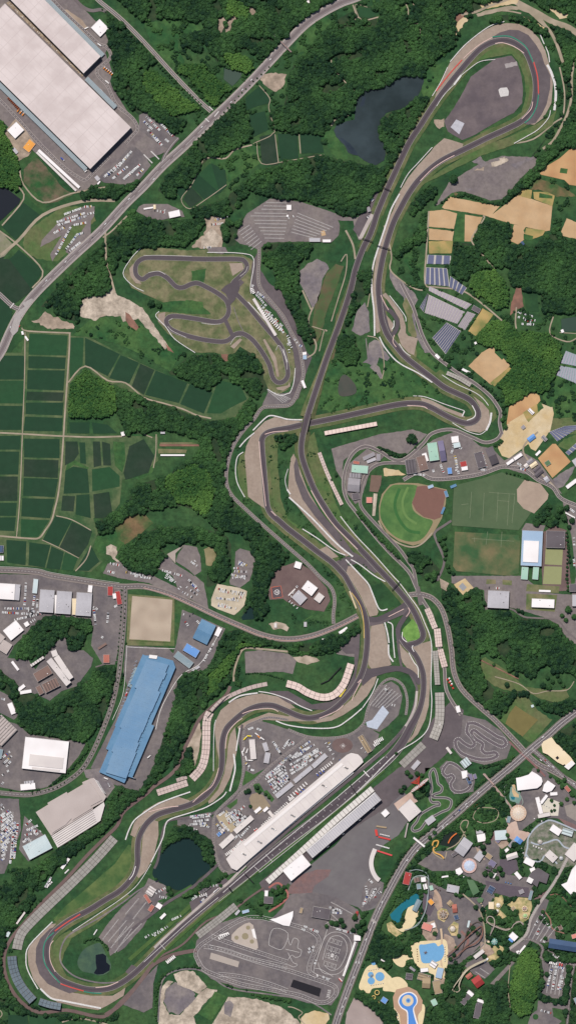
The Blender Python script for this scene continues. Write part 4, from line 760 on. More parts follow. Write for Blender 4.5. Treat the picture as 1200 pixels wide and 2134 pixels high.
# the river-ride islands and pools
F('pool_deck', M((228, 208, 166), .08, .1), 6, "762,2018 775,2010 790,2014 808,2030 815,2040 800,2056 776,2060 768,2070 748,2060 753,2038", "812,2040 832,2036 848,2050 845,2062 828,2068 812,2066 798,2064 800,2052", "855,1970 872,1962 905,1960 930,1962 930,2018 905,2030 890,2025 868,2012 860,1995", "818,1995 825,2010 840,2015 850,2000 860,1998 845,1990", "812,1925 835,1935 850,1890 870,1890 870,1910 860,1930 840,1942 825,1935", "875,2095 885,2100 878,2140 868,2140", "820,2100 835,2110 845,2140 835,2140", "905,2010 920,2015 925,2035 905,2040", sm=1)
F('pool_deck', M((184, 150, 124), .08, .1), 7, "825,2062 850,2056 868,2065 880,2085 878,2105 870,2115 872,2145 835,2145 832,2115 820,2098 818,2078", sm=0)
F('pool', POOL, 8, "873,1970 885,1968 905,1965 912,1972 922,1968 925,1985 918,2000 900,2006 880,2006 875,1990", sm=1)
def disc(name, x, y, r, layer, m_, n=20): flat(name, [(x + r * math.cos(t * 2 * math.pi / n), y + r * math.sin(t * 2 * math.pi / n)) for t in range(n)], layer, m_)
for x, y, r in ((772, 2031, 6), (791, 2035, 9.5), (773, 2044, 7.5)): disc('pool', x, y, r, 8, POOL)
disc('pool', 778, 2007, 4.5, 8, POOL)
LAZ = "865,2126 858,2106 862,2098 868,2086 866,2076 856,2069 844,2070 833,2079 831,2090 838,2100 848,2107 850,2120 851,2145 868,2145"
flat('pool_edge', "833,2075 845,2068 858,2068 868,2077 869,2090 862,2102 866,2120 872,2145 850,2145 848,2120 846,2108 835,2100 829,2088", 8, WHITE, sm=1)
flat('pool', "835,2077 846,2070 857,2070 866,2079 867,2090 860,2102 863,2120 869,2145 852,2145 850,2118 848,2106 837,2099 831,2088", 9, M((86, 140, 210), .05, .1, rough=.2), sm=1)
disc('pool_island', 849, 2085, 12, 10, M((220, 200, 170), .06, .1)); disc('pool_island', 850, 2085, 5, 11, POOL); disc('pool_island', 850, 2085, 2.5, 12, M((70, 110, 190), .06, .1))
flat('ride_lagoon', "812,1906 830,1888 845,1875 866,1862 874,1866 872,1878 862,1885 848,1892 840,1898 836,1905 836,1918 828,1923 815,1915", 8, TEAL)
flat('ride_lagoon', "1060,1660 1063,1640 1070,1632 1075,1648 1082,1650 1085,1665 1080,1675 1070,1672 1062,1668", 6, M((120, 150, 140), .15, .1))
flat('ride_island', "1066,1636 1072,1634 1074,1650 1080,1655 1080,1662 1070,1660 1066,1650", 7, M((206, 176, 136), .1, .1)); flat('ride_lagoon', "1063,1660 1072,1661 1071,1667 1065,1666", 7, TEAL)
flat('pond', "915,1760 925,1740 945,1732 955,1738 958,1748 950,1760 938,1765 922,1762", 6, M((30, 40, 34), .1, .1, rough=.3))
# concrete river-ride in the east of the fair
F('ride_lot', M((140, 134, 124), .2, .15, (92, 104, 80), .08), 5, "1100,1740 1125,1710 1150,1710 1200,1735 1220,1740 1220,1800 1160,1810 1120,1790 1090,1790 1090,1770")
for s in ("1093,1785 1098,1765 1100,1745 1115,1725 1135,1712 1150,1710 1180,1722 1215,1738", "1095,1780 1105,1792 1125,1795 1135,1782 1150,1790 1160,1800", "1105,1755 1120,1760 1140,1755 1160,1750 1175,1765 1195,1770"): ribbon('ride_channel', s, 3.2, 7, M((172, 178, 186), .1, .2))
# motorcycle training pads
F('driving_pad', M((150, 140, 132), .1, .1), 5, "1175,1680 1200,1672 1215,1700 1200,1712 1180,1700")
# ============================================================ BUILDINGS
RC = dict(ware=((222, 208, 204), (204, 189, 185)), white=((250, 244, 242), (238, 230, 228)), off=((226, 216, 210), (212, 202, 198)), grey=((158, 152, 156), (142, 136, 140)), lgrey=((192, 188, 192), (178, 174, 178)), dark=((104, 96, 100), (92, 84, 88)),
          blue=((92, 134, 168), (104, 142, 172)), bblue=((110, 156, 214), (98, 146, 206)), steel=((132, 150, 158), (146, 160, 164)), brown=((134, 108, 98), (120, 96, 88)), green=((172, 206, 186), (158, 194, 176)), dgreen=((92, 122, 86), (80, 112, 78)),
          red=((176, 66, 62), (160, 56, 56)), pink=((222, 144, 128), (210, 130, 118)), purple=((128, 120, 146), (116, 108, 134)), tan=((172, 150, 120), (158, 136, 108)), cream=((240, 220, 186), (230, 208, 172)), beige=((192, 178, 172), (182, 168, 162)), lblue=((168, 190, 212), (156, 180, 204)),
          orange=((238, 166, 72), (226, 150, 60)), navy=((70, 92, 124), (60, 80, 110)), teal=((60, 110, 118), (50, 98, 106)), yellow=((240, 216, 84), (232, 206, 70)), pale=((206, 218, 218), (192, 206, 208)), brick=((182, 112, 96), (170, 98, 84)))
WALL = M((196, 188, 180), .06, .3); WALLD = M((120, 116, 116), .06, .3); RIM = M((206, 200, 196), .05, .3)
def roofm(c, kind):
    a, b = RC[c]
    if kind == 'r': return M(a, .04, .08, b, .03, rough=.6, obj=True, stripe=(3.2, 0, .28, .86))
    if kind == 's': return M(a, .04, .08, b, .03, rough=.6, obj=True, stripe=(7.0, 0, .55, .62))
    return M(a, .05, .06, b, .03, rough=.75, obj=True)
def rect3(s):
    A, B, C = [(X(a), Y(b)) for a, b in P(s)]
    L_ = math.dist(A, B); ang = math.atan2(B[1] - A[1], B[0] - A[0])
    nx, ny = -math.sin(ang), math.cos(ang); w = (C[0] - B[0]) * nx + (C[1] - B[1]) * ny
    cx = (A[0] + B[0]) / 2 + nx * w / 2; cy = (A[1] + B[1]) / 2 + ny * w / 2
    return cx, cy, L_, abs(w), ang
def bld(name, label, s, h, c='grey', roof='f', cat='building', units=0, group=None, base=0.5, clr=1.5, wallm=None):
    cx, cy, l, w, ang = rect3(s)
    co, si = math.cos(ang), math.sin(ang)
    k = clr * S; pp = [((cx + x * co - y * si) / S + 600, 1067 - (cy + x * si + y * co) / S) for x, y in ((-l / 2 - k, -w / 2 - k), (l / 2 + k, -w / 2 - k), (l / 2 + k, w / 2 + k), (-l / 2 - k, w / 2 + k))]
    paint(clear, pp)
    t = thing(name, label, cat, cx, cy, base, ang, group); wm = wallm or WALL
    mb = MB(); x, y = l / 2, w / 2
    mb.quad((-x, -y, 0), (x, -y, 0), (x, -y, h), (-x, -y, h)); mb.quad((x, -y, 0), (x, y, 0), (x, y, h), (x, -y, h)); mb.quad((x, y, 0), (-x, y, 0), (-x, y, h), (x, y, h)); mb.quad((-x, y, 0), (-x, -y, 0), (-x, -y, h), (-x, y, h))
    rise = 0
    if roof in 'gG':
        rise = w * .22 if roof == 'g' else w * .1
        for sx in (-1, 1):
            k0 = len(mb.v); mb.v += [(sx * x, -y, h), (sx * x, y, h), (sx * x, 0, h + rise)]; mb.f.append((k0, k0 + 1, k0 + 2)); mb.m.append(0)
    mb.build('wall', [wm], t)
    mb = MB(); rm = roofm(c, 'r' if roof in 'rG' else 's' if roof == 's' else 'f')
    if roof in 'gG':
        e = .5
        for sy in (-1, 1):
            z0 = h - rise * .5 / y if y else h
            a = [(-x - e, sy * (y + e), z0), (x + e, sy * (y + e), z0), (x + e, 0, h + rise), (-x - e, 0, h + rise)]
            mb.quad(*(a if sy < 0 else a[::-1])); b_ = [(p[0], p[1], p[2] + .25) for p in a]; mb.quad(*(b_ if sy < 0 else b_[::-1]))
        mb.box(-x - e, x + e, -.25, .25, h + rise, h + rise + .35)
        mb.build('roof', [rm], t)
    else:
        mb.box(-x - .15, x + .15, -y - .15, y + .15, h, h + .3); r_ = mb.build('roof', [rm], t)
        if min(l, w) > 7:
            mb = MB(); q = .35
            for b4 in ((-x, x, -y, -y + q), (-x, x, y - q, y), (-x, -x + q, -y + q, y - q), (x - q, x, -y + q, y - q)): mb.box(*b4, h + .3, h + .85)
            mb.build('parapet', [RIM], r_)
        rnd = random.Random(int(cx * 7 + cy))
        n = units or (int(l * w / 500) if l * w < 4000 and min(l, w) > 8 else 0)
        for i in range(min(n, 14)):
            mb = MB(); ux = rnd.uniform(-.42, .42) * l; uy = rnd.uniform(-.36, .36) * w; mb.box(ux, ux + rnd.uniform(1.2, 2.6), uy, uy + rnd.uniform(1, 1.8), h + .3, h + rnd.uniform(1, 1.8)); mb.build('roof_vent', [rnd.choice([STEEL, WHITE, WALLD])], r_)
    # window rows and a door on the long side
    nfl = max(1, min(4, int(h / 3.4)))
    if l > 6:
        for f_ in range(nfl):
            z0 = 1 + f_ * 3.3
            for sy in (-1, 1): mb = MB(); mb.box(-x + .8, x - .8, sy * y - .06, sy * y + .06, z0, z0 + 1.3); mb.build('window_band', [GLASS], t)
        mb = MB(); mb.box(-x * .1 - .9, -x * .1 + .9, -y - .12, -y + .02, 0, 2.3); mb.build('door', [WALLD], t)
    return t
def polyb(name, label, s, h, c='grey', cat='building', base=.5, sm=0, stripe=None, top=None, rim=True):
    p = [q[:2] for q in P(s)]
    if sm: p = spline(p, 5, True)
    paint(clear, p); cx = sum(q[0] for q in p) / len(p); cy = sum(q[1] for q in p) / len(p)
    t = thing(name, label, cat, X(cx), Y(cy), base)
    q = [(X(a) - X(cx), Y(b) - Y(cy)) for a, b in p]
    mb = MB(); mb.prism(q, 0, h - .02, 0); mb.build('wall', [WALL], t)
    mb = MB(); mb.prism([(a * 1.004, b * 1.004) for a, b in q], h - .02, h + .3); r_ = mb.build('roof', [top or (M(RC[c][0], .05, .06, RC[c][1], .03, rough=.7, obj=True, stripe=stripe))], t)
    return t, r_, q
B_ = '''
white_hall|small white square hall beside the warehouse yard and the side road|190,58 208,40 227,60|6|white|f
white_hall|small white square hall at the west edge of the warehouse yard|16,272 35,254 52,271|6|white|f
shed|row of orange container roofs beside the west white hall|48,308 62,290 74,302|3|orange|r
shed|pale grey hut beside the orange container row|26,311 31,307 40,317|3|lgrey|f
bus_shelter|long white roofed walkway, upper of the pair below the warehouse yard|83,311 168,389 164,393|4|white|f
bus_shelter|long white roofed walkway, lower of the pair below the warehouse yard|79,316 161,396 158,399|4|off|f
guard_house|small grey roofed gatehouse by the warehouse staff parking|197,370 203,365 209,374|3|lgrey|r
guard_house|small white roofed hut at the warehouse staff parking entrance|203,383 208,377 210,379|3|white|f
workshop|white roofed workshop in the clearing above the kart wood|351,442 374,437 377,450|5|white|r
workshop|long thin white shed at the west end of the wooded clearing|300,434 320,431 320,434|3|white|f
cabin|pinkish hut between the wooded workshop and the road|320,427 325,427 325,436|3|cream|f
kiosk|white square booth in the middle of the striped car park|597,427 607,427 607,438|4|white|f
shelter|small white booth at the striped car park gate|597,448 601,448 601,452|3|white|f
office|long grey shed at the foot of the striped car park|644,496 667,496 667,504|4|lgrey|r
office|short white shed beside the grey one at the striped car park|672,499 689,499 689,505|4|white|f
tower|brown roofed control hut beside the pale pit strip on the back straight|763,432 769,430 773,440|5|grey|f
hut|white and blue hut at the wood edge above the pit strip|770,416 774,412 779,416|3|white|f
paddock_garage|long pale roof of kart pit garages beside the kart straight|526,624 531,621 590,690|4|off|r
hut|small white hut beside the eastern kart lane|630,734 638,733 638,739|3|white|f
hut|small blue roofed hut beside the eastern kart lane|631,740 639,740 640,749|3|lblue|f
container|white long container beside the kart lane hairpin|627,794 632,792 629,811|3|white|f
warehouse|pale green roofed workshop at the bend below the seating strip|733,968 767,971 765,987|6|green|f
shed|small red roofed shed touching the green workshop|736,960 749,962 748,968|4|brick|f
shed|low brown roofed annex under the green workshop|728,986 752,987 751,996|5|grey|s
warehouse|grey and blue ribbed factory below the green workshop|726,996 750,998 747,1025|7|grey|G
shed|dark grey shed at the lane corner below the ribbed factory|732,1029 747,1026 748,1040|4|dark|f
shed|long grey shed at the lane bend above the workshop|755,953 778,942 781,949|4|grey|r
shed|steel blue shed with curved roof beside the lane bend|763,960 781,953 783,959|4|lgrey|r
shed|small upright grey shed by the lane bend|784,946 792,946 792,960|4|grey|f
factory|brown striped roof factory west of the green depot|843,959 864,956 870,985|7|dark|s
factory|brown plain roof factory beside the green depot|866,953 884,948 891,978|7|brown|r
shed|white shed above the brown factories|878,946 887,943 893,960|5|white|f
factory|large pale green roofed depot in the works quarter|889,924 909,921 917,958|8|green|f
factory|long violet grey roofed depot beside the pale green one|911,920 922,918 932,959|7|purple|g
office|white roofed office at the lane above the van yard|939,910 954,908 957,921|5|white|f
office|pale blue roofed office under the white one in the van yard|943,924 957,921 960,931|5|pale|f
shed|bright blue roofed shed in the van yard|931,975 940,974 942,987|5|bblue|f
shed|red roofed shed in the van yard|957,963 970,960 972,971|5|red|f
shed|white shed attached below the red one|960,973 973,971 975,979|5|white|f
warehouse|dark brown roofed warehouse west of the broad ramp yard|986,945 1003,940 1011,972|6|dark|f
warehouse|dark grey ribbed warehouse by the tan field edge|1010,936 1025,930 1049,959|7|dark|g
shed|long white shed, western half of the pair by the village lane|1053,965 1067,955 1071,960|5|white|f
shed|long white shed, eastern half of the pair by the village lane|1068,954 1084,943 1088,949|5|white|f
house|small grey tiled house in the village cluster|1096,962 1106,955 1112,961|5|grey|g
house|cream roofed house in the village cluster|1102,970 1115,961 1120,967|5|cream|g
house|dark tiled farmhouse, upper of the two by the village lane|1110,980 1122,970 1126,975|5|dark|g
house|dark tiled farmhouse, lower of the two by the village lane|1112,988 1126,976 1131,983|5|dark|g
house|white walled house at the village street corner|1090,970 1096,965 1101,971|5|off|g
house|grey triangular yard house beside the diagonal lane|1131,997 1138,992 1146,1000|4|lgrey|g
shed|blue tarpaulin roofed greenhouse among tan fields|1097,914 1110,904 1116,911|4|bblue|g
shed|white farm hut in the tan field corner|1114,947 1123,938 1126,942|3|white|f
shed|green net shed inside the orange tan field|1133,964 1142,958 1147,966|3|dgreen|f
shed|white row of glasshouses beside the east lane|1177,1013 1198,997 1203,1003|4|white|r
shed|pale grey shed at the edge of the orange field|1190,960 1205,950 1211,966|5|lgrey|f
shed|grey glasshouse pair in the tan fields|1126,911 1132,906 1140,916|3|grey|s
shed|white huts in the sandy field plot|1098,855 1103,850 1110,863|3|white|s
shed|grey hut at the foot of the sandy plots|1084,890 1090,885 1094,891|3|grey|f
hut|dark solar roofed hut on the small plot|1083,505 1088,502 1092,509|3|navy|f
hut|white hut beside the pond and bund lane|1167,688 1172,686 1174,692|3|white|f
shed|dark framed yard shed in the solar field|981,645 986,636 1001,645|4|dark|f
hut|white huts at the clearing between the groves|987,714 991,712 993,716|3|white|f
stand_toilet|pale ribbed roof hut beside the outer curve lane|961,771 963,767 978,777|3|white|f
bus|white bus shaped shelter on the outer curve lane|905,741 909,737 917,744|3|white|f
sports_hall|main drum|1087,1105 1130,1107 1126,1180|10|lblue|f
shed|pale green wing below the blue sports hall, west one|1086,1181 1100,1182 1098,1208|5|green|f
shed|pale green wing below the blue sports hall, east one|1110,1181 1122,1182 1121,1208|5|green|f
school_building|dark grey roofed school block above the tennis courts|1137,1106 1176,1107 1175,1142|9|dark|f
gymnasium|grey ribbed gymnasium north of the great wood|1016,1230 1060,1232 1058,1268|10|lgrey|r
school_building|white school block on the lawn beside the gymnasium|1107,1247 1154,1249 1152,1267|8|white|f
school_building|grey flat school block at the eastern road|1191,1239 1225,1239 1225,1263|9|lgrey|f
school_building|school block with white rim beside the eastern road|1185,1217 1215,1216 1215,1232|8|dark|f
shed|long white bicycle shed on the school lawn|1122,1229 1146,1230 1146,1234|3|white|f
dugout|blue roofed dugout at the upper right of the ball field|937,1013 949,1008 951,1013|3|blue|f
dugout|blue roofed dugout behind the ball field home plate|924,1024 930,1022 936,1034|3|blue|f
dugout|blue roofed dugout at the lower right of the ball field|917,1070 923,1056 927,1058|3|blue|f
dugout|white and blue bench roof at the ball field edge|890,1013 901,1009 903,1015|3|lblue|f
pavilion|small pink roofed clubhouse beside the ball field|763,1036 775,1036 774,1048|4|pink|f
hangar|white roofed hall at the upper edge of the heliport yard|612,1182 616,1169 628,1178|6|white|f
hangar|white ribbed hall right of the heliport pad|641,1209 662,1225 646,1240|7|white|r
hangar|grey ribbed hall below the heliport pad|622,1229 640,1246 626,1262|6|lgrey|r
office|off white office in the heliport yard|664,1234 676,1243 664,1256|6|off|r
shed|long pale trailer in the heliport yard|600,1240 614,1226 616,1228|3|off|f
office|white office block south of the circuit tunnel road|705,1317 722,1306 725,1311|4|white|f
hut|grey hut on the grass below the heliport|633,1296 639,1296 639,1306|3|lgrey|r
hut|small white hut at the helipad access lot|571,1298 577,1298 576,1308|3|off|f
billboard_box|yellow long container at the foot of the horseshoe terrace|705,1450 716,1434 720,1437|3|yellow|f
warehouse|white roofed workshop at the west frame edge|-30,1213 33,1217 30,1250|8|white|f
warehouse|grey roof strip joined to the white workshop|33,1217 44,1218 42,1251|7|lgrey|f
shed|long pale green shed between car lots|71,1206 81,1207 79,1237|5|pale|f
warehouse|grey hall, western of the three joined by canopies|85,1228 115,1230 112,1277|9|lgrey|r
warehouse|grey hall, middle of the three joined by canopies|120,1231 151,1233 148,1280|9|lgrey|r
warehouse|grey hall, eastern of the three joined by canopies|161,1234 193,1236 189,1284|9|lgrey|r
canopy|cream canopy between the middle and eastern grey halls|151,1247 160,1247 158,1281|6|cream|f
canopy|narrow white canopy between the western and middle grey halls|115,1240 120,1240 118,1278|6|white|f
shed|small white box building above the eastern grey hall|185,1219 194,1220 193,1235|6|white|f
restaurant|red roofed diner beside the works road, west block|225,1222 236,1222 235,1241|4|red|f
restaurant|red roofed diner beside the works road, east block|240,1233 250,1231 248,1260|4|red|f
restaurant|white link building between the red roofs|235,1237 242,1236 242,1247|5|white|f
workshop|white workshop with dark solar rows on its roof|7,1314 34,1292 52,1312|7|white|f
workshop|brownish grey hall at the west edge beside the solar workshop|-15,1305 12,1328 -5,1350|7|beige|f
workshop|grey hall with dark skylights at the west edge|8,1332 27,1344 12,1362|6|beige|r
hut|small white building behind the solar workshop|50,1299 58,1294 63,1302|4|white|f
research_block|long white roofed main block of the courtyard complex|123,1364 154,1411 144,1418|12|off|f
research_block|wide pale roofed second block of the courtyard complex|98,1378 108,1370 146,1424|12|off|r
research_block|pale roofed north head of the courtyard complex|107,1357 118,1353 125,1364|12|off|f
research_block|brown roofed wing of the courtyard complex|70,1404 101,1386 110,1403|9|brown|f
research_block|ribbed brown lower wing of the courtyard complex|88,1426 118,1411 128,1428|9|brown|s
research_block|narrow pale gallery roof of the courtyard complex|64,1385 91,1367 94,1371|8|off|s
research_block|dark wing at the west corner of the courtyard complex|75,1432 84,1427 92,1444|8|brown|f
shed|white cabin at the west gate of the courtyard complex|37,1435 50,1425 54,1431|4|white|f
shed|long white cabin under the courtyard complex gate|42,1440 66,1436 67,1443|4|white|r
shed|white greenhouse roof beside the west drive|24,1380 28,1377 45,1392|4|white|f
gatehouse|brown square pavilion beside the works road|216,1364 229,1364 228,1381|5|brick|f
shed|brown sloping shed next to the triangular lawn|204,1350 221,1339 223,1343|4|brown|f
shed|white sheds row in the far west yard|16,1467 26,1463 36,1485|5|white|f
warehouse|large white roofed mill west of the curved road|54,1535 145,1545 138,1611|9|white|f
warehouse|striped sawtooth roof factory at the west edge|-20,1478 4,1492 -25,1540|8|beige|s
factory|grey sawtooth factory clipped by the west edge|4,1489 37,1521 11,1561|8|beige|s
shed|pale blue shed under the west sawtooth factory|-10,1558 8,1562 -2,1580|6|steel|f
office|white office at the foot of the white mill|43,1634 74,1631 75,1644|5|white|f
shed|small vented plant house above the white office|51,1628 71,1626 72,1632|4|lgrey|s
warehouse|pale steel green roofed depot below the beige mill|48,1763 95,1738 111,1766|8|pale|r
factory|steel blue roofed hall at the upper works yard|421,1290 450,1304 431,1343|8|blue|G
factory|bright blue roofed shed between the works halls|390,1340 417,1356 410,1372|7|bblue|f
factory|grey green ribbed roof shed below the bright blue one|371,1356 404,1381 396,1394|7|steel|r
silo_shed|long white barrel shed, west one of the pair|447,1323 455,1306 459,1308|5|white|f
silo_shed|long white barrel shed, east one of the pair|451,1325 459,1309 463,1311|5|white|f
shed|grey slanted porch roof at the bank edge|399,1397 415,1387 418,1390|4|lgrey|f
pit_office|long flat grey roof garage row in the upper paddock, east piece|648,1594 676,1569 682,1577|4|lgrey|f
pit_office|long flat grey roof garage row in the upper paddock, middle piece|610,1625 646,1595 652,1602|4|lgrey|f
pit_office|long flat grey roof garage row in the upper paddock, west piece|572,1656 606,1629 612,1637|4|lgrey|f
pit_office|pale flat office beside the lower paddock car rows|486,1729 522,1698 529,1707|5|off|f
pit_office|pale flat office at the lower paddock corner|456,1760 482,1736 489,1746|5|off|f
office|tall pale roofed office between white trailers in the paddock|519,1541 531,1540 526,1582|6|off|f
office|grey small office east of the white trailers in the paddock|546,1549 555,1546 561,1563|5|lgrey|r
office|grey striped bay office in the paddock|553,1567 564,1569 560,1591|5|lgrey|r
office|tan and brown roofed medical office by the heliport circle|745,1536 755,1530 779,1562|5|tan|s
hut|small grey roofed hut beside the lower terrace slab|869,1583 876,1589 861,1604|4|lgrey|f
hall|square off white roofed hall near the red wheel|829,1686 854,1664 876,1691|8|off|f
kiosk|white kiosk with squares roof by the plaza|793,1694 803,1685 812,1694|5|white|f
shed|thin brown roofed stall row above the red tents|784,1720 805,1723 804,1726|3|tan|f
clubhouse|grey ribbed clubhouse inside the winding miniature track|884,1710 900,1698 912,1705|5|lgrey|f
kart_station|pale blue and white roofed kart station|957,1588 971,1577 985,1588|5|pale|s
kart_station|white roofed kart station of the lower loop|960,1607 972,1605 978,1620|5|white|f
kart_station|violet roofed kart station of the lower loop|972,1614 982,1612 986,1625|5|purple|f
kart_station|dark violet roof beside the lower kart loop|969,1620 976,1617 982,1632|5|navy|f
kart_station|small blue roofed hut east of the kart loop|984,1614 990,1612 995,1621|4|purple|f
hut|white canopy hut north of the upper kart loop|913,1511 918,1504 924,1508|4|white|f
hut|cream roofed hut beside the kart loops|928,1559 932,1556 945,1566|4|off|f
shop|white cross shaped visitor hut on the circuit forecourt|948,1472 956,1470 957,1484|4|white|f
hall|white ribbed hall of the fair west row|992,1739 1009,1736 1011,1752|6|white|f
hall|small grey roof above the white ribbed hall|991,1729 1005,1728 1008,1736|6|lgrey|f
hall|pale blue grey square hall of the fair west row|1029,1731 1054,1729 1055,1749|6|pale|f
hall|large grey hall split by a dark seam|966,1744 984,1757 962,1783|8|lgrey|G
hall|dark slatted hall beside the large grey hall|939,1780 950,1773 954,1778|5|dark|f
hall|grey pavilion above the round lattice dome|986,1787 998,1771 1010,1780|6|lgrey|f
hall|tan pavilion beside the grey pavilion|1009,1784 1015,1776 1025,1785|5|tan|f
hall|violet roofed pavilion east of the lattice dome|1015,1800 1022,1790 1033,1800|5|purple|f
hall|vivid blue tent roof at the plaza throat|1070,1750 1076,1742 1088,1752|5|bblue|g
hall|slate roof wedge beside the vivid blue tent|1057,1762 1068,1749 1073,1754|5|grey|f
hall|white L shaped restaurant of the picnic plaza, upright arm|1114,1662 1122,1660 1126,1696|6|white|f
hall|white L shaped restaurant of the picnic plaza, slanting arm|1123,1672 1136,1655 1140,1660|6|white|f
hall|off white hall at the foot of the picnic plaza|1119,1697 1144,1692 1145,1700|6|off|r
hut|white long hut above the picnic plaza|1145,1651 1160,1650 1160,1657|4|white|f
hut|brown cottage by the curved lane beyond the picnic plaza|1174,1641 1180,1636 1189,1646|5|brick|f
hall|white hall inside the river ride island|1143,1729 1151,1717 1170,1730|7|white|f
hall|white glass striped hall inside the river ride island|1168,1737 1172,1724 1192,1737|7|pale|s
hall|off white hall at the river ride bank|1133,1782 1144,1770 1158,1790|6|off|r
hall|white square hall below the river ride|1089,1797 1095,1785 1115,1793|6|white|f
hall|white pointed tent hall near the fair crossing|1053,1782 1075,1775 1080,1785|6|off|g
hut|grey grandstand shaped roof by the round plaza|1054,1713 1057,1700 1064,1702|4|steel|f
hall|grey low hall west of the round dome|929,1857 932,1842 957,1846|6|lgrey|f
hall|white pavilion beside the lane crossing the green triangle|1070,1820 1076,1815 1087,1828|5|white|f
hall|white small pavilion in the planted triangle|1022,1826 1028,1816 1033,1822|4|white|f
hall|slate and beige gabled pavilion in the planted triangle|1008,1810 1012,1800 1025,1805|5|dark|g
hall|navy roofed striped shelter by the circular forecourt|1012,1858 1020,1844 1032,1850|4|navy|s
hall|cream square tent in the ride garden|1017,1879 1028,1879 1028,1894|4|cream|f
hall|tan roofed house beside the green circle ride|930,1882 937,1875 943,1884|5|tan|g
hall|brown gabled hall west of the mid fair wood|941,1885 950,1884 956,1900|5|brick|g
hall|dark slatted roof hall beside the brown hall|944,1908 953,1905 956,1915|4|navy|s
hall|white and blue roofed hall by the parking corner|1067,1941 1079,1952 1071,1962|6|white|f
hall|blue roofed shed fused to the white hall by the parking corner|1058,1958 1066,1964 1072,1962|5|bblue|f
hall|blue slate roof strip beside the crossing forecourt|1099,1874 1104,1855 1110,1857|5|steel|f
hotel|navy slate roofed park hotel, main range|1144,1955 1215,1966 1213,1985|12|navy|g
hotel|grey hotel annex at the right frame edge|1193,2080 1215,2070 1215,2100|9|steel|f
house|red roofed fair restaurant on the wooded slope|981,2042 996,2031 1008,2048|7|red|g
house|small brick red roofed lodge above the red restaurant|969,2034 979,2026 984,2033|5|brick|g
house|dark roofed long lodge with white ends in the hill wood|958,2088 978,2063 986,2070|7|dark|f
house|white gable end block of the dark long lodge|971,2068 976,2062 987,2071|7.6|white|f
house|dark roofed lodge standing upright in the hill wood|985,2120 992,2085 1005,2087|7|dark|f
house|white block at the head of the upright lodge|992,2086 994,2080 1008,2085|7.6|white|f
station|pale coaster station hall on the wooded rise|985,1992 1004,1977 1008,1984|6|off|r
station|white coaster hut below the station|1006,2003 1014,1995 1017,1998|4|white|f
hall|scarlet roofed hall beside the avenue bend|838,1841 844,1816 857,1821|7|red|f
hall|brown slatted hall next to the scarlet hall|861,1830 873,1827 875,1836|5|brown|s
hall|white square pavilion near the scarlet hall|876,1828 886,1827 886,1837|5|white|f
hall|white double pavilion below the white square one|880,1843 888,1841 889,1852|5|white|s
hall|glass grey roof by the rope of lanes|867,1842 876,1841 877,1852|5|steel|f
hall|blue grey slide hall across the teal lagoon|858,1895 869,1873 878,1878|7|steel|g
hall|amber roofed hut east of the teal lagoon|890,1878 897,1872 903,1882|5|orange|f
hall|pink tent cluster hall in the ride garden|877,1934 882,1921 902,1928|5|pink|r
hall|white changing hall beside the wave pool|875,2018 891,2016 892,2024|4|white|f
hall|grid roofed plaza hall under the changing hall|868,2040 872,2026 898,2030|4|tan|s
hall|brown tent roof beside the pool deck|880,2038 896,2039 895,2059|5|tan|g
hall|dark slatted plant house west of the grid hall|844,2040 846,2027 860,2029|4|dark|s
hall|small dark plant house above the slatted one|852,2017 855,2013 866,2020|4|grey|f
hall|white pavilions at the lower park edge|893,2010 900,2000 912,2008|5|white|s
hall|sandy thatched pavilion at the pool terrace|900,2045 916,2042 915,2070|5|tan|r
pavilion|teal roofed booth at the bottom pool edge|896,2085 906,2080 906,2095|4|green|f
slide_tower|blue platform of the yellow tube slides|792,2085 798,2076 810,2080|8|bblue|f
shed|white office by the carport row at the driving school|737,1948 751,1948 748,1960|5|white|f
school_office|dark flat roofed driving school office with white rim|649,1910 653,1888 688,1902|7|dark|f
gate_house|red roofed gate beside the driving school|739,1908 742,1898 747,1899|4|red|f
shed|small cream cabin west of the driving school office|623,1902 626,1891 632,1892|4|tan|f
house|small white house beside the brick path|551,1867 552,1855 559,1856|5|white|f
house|dark roofed house block under the small white house|550,1882 551,1868 569,1870|5|dark|f
house|terracotta roofed long shed by the pond lot|299,1866 305,1862 321,1876|4|brick|r
house|terracotta roofed short shed by the pond lot|308,1896 316,1884 323,1889|4|brick|r
house|white shed roof by the pond lot|324,1889 330,1880 340,1886|4|white|f
house|grey and white rack shed at the pond lot|303,1860 313,1845 328,1852|4|off|s
shed|long white shed in the green wedge below the pond|333,1912 343,1902 347,1906|4|white|r
shed|striped roof shed along the service lane|414,1858 436,1842 441,1848|4|dark|s
bus_garage|white curved roof marquee beside the pond lot lane|489,1904 497,1895 503,1896|4|lgrey|f
bus_garage|pale blue curved marquee beside the lower terrace|504,1898 518,1894 520,1900|4|lblue|f
shed|long white bar shed behind the far terraces|34,1924 54,1896 57,1898|4|off|f
shed|white sheds behind the long stand, upper pair|127,1808 142,1787 147,1790|4|white|r
shed|pale tents behind the long stand near its foot|12,1950 17,1940 23,1943|4|pale|f
shed|pale row tents behind the long stand|93,1848 106,1827 109,1829|4|lgrey|s
shed|white shack by the paddy corner beside the road|45,691 49,690 50,697|3|white|f
shed|white hut beneath the road triangle|52,702 55,700 56,712|3|white|f
house|white roofed farmhouse at the west frame edge|-5,1136 9,1137 8,1152|5|navy|s
house|white sheds under the west farmhouse|0,1158 9,1158 8,1168|4|white|s
house|tan brick hut at the wood edge above the farm plot|335,900 344,900 344,904|4|lgrey|f
shed|long white polytunnel in the farm plot|335,947 385,947 385,950|3|white|f
shed|white hut on the track at the end of the rice road|252,901 259,899 262,907|4|white|f
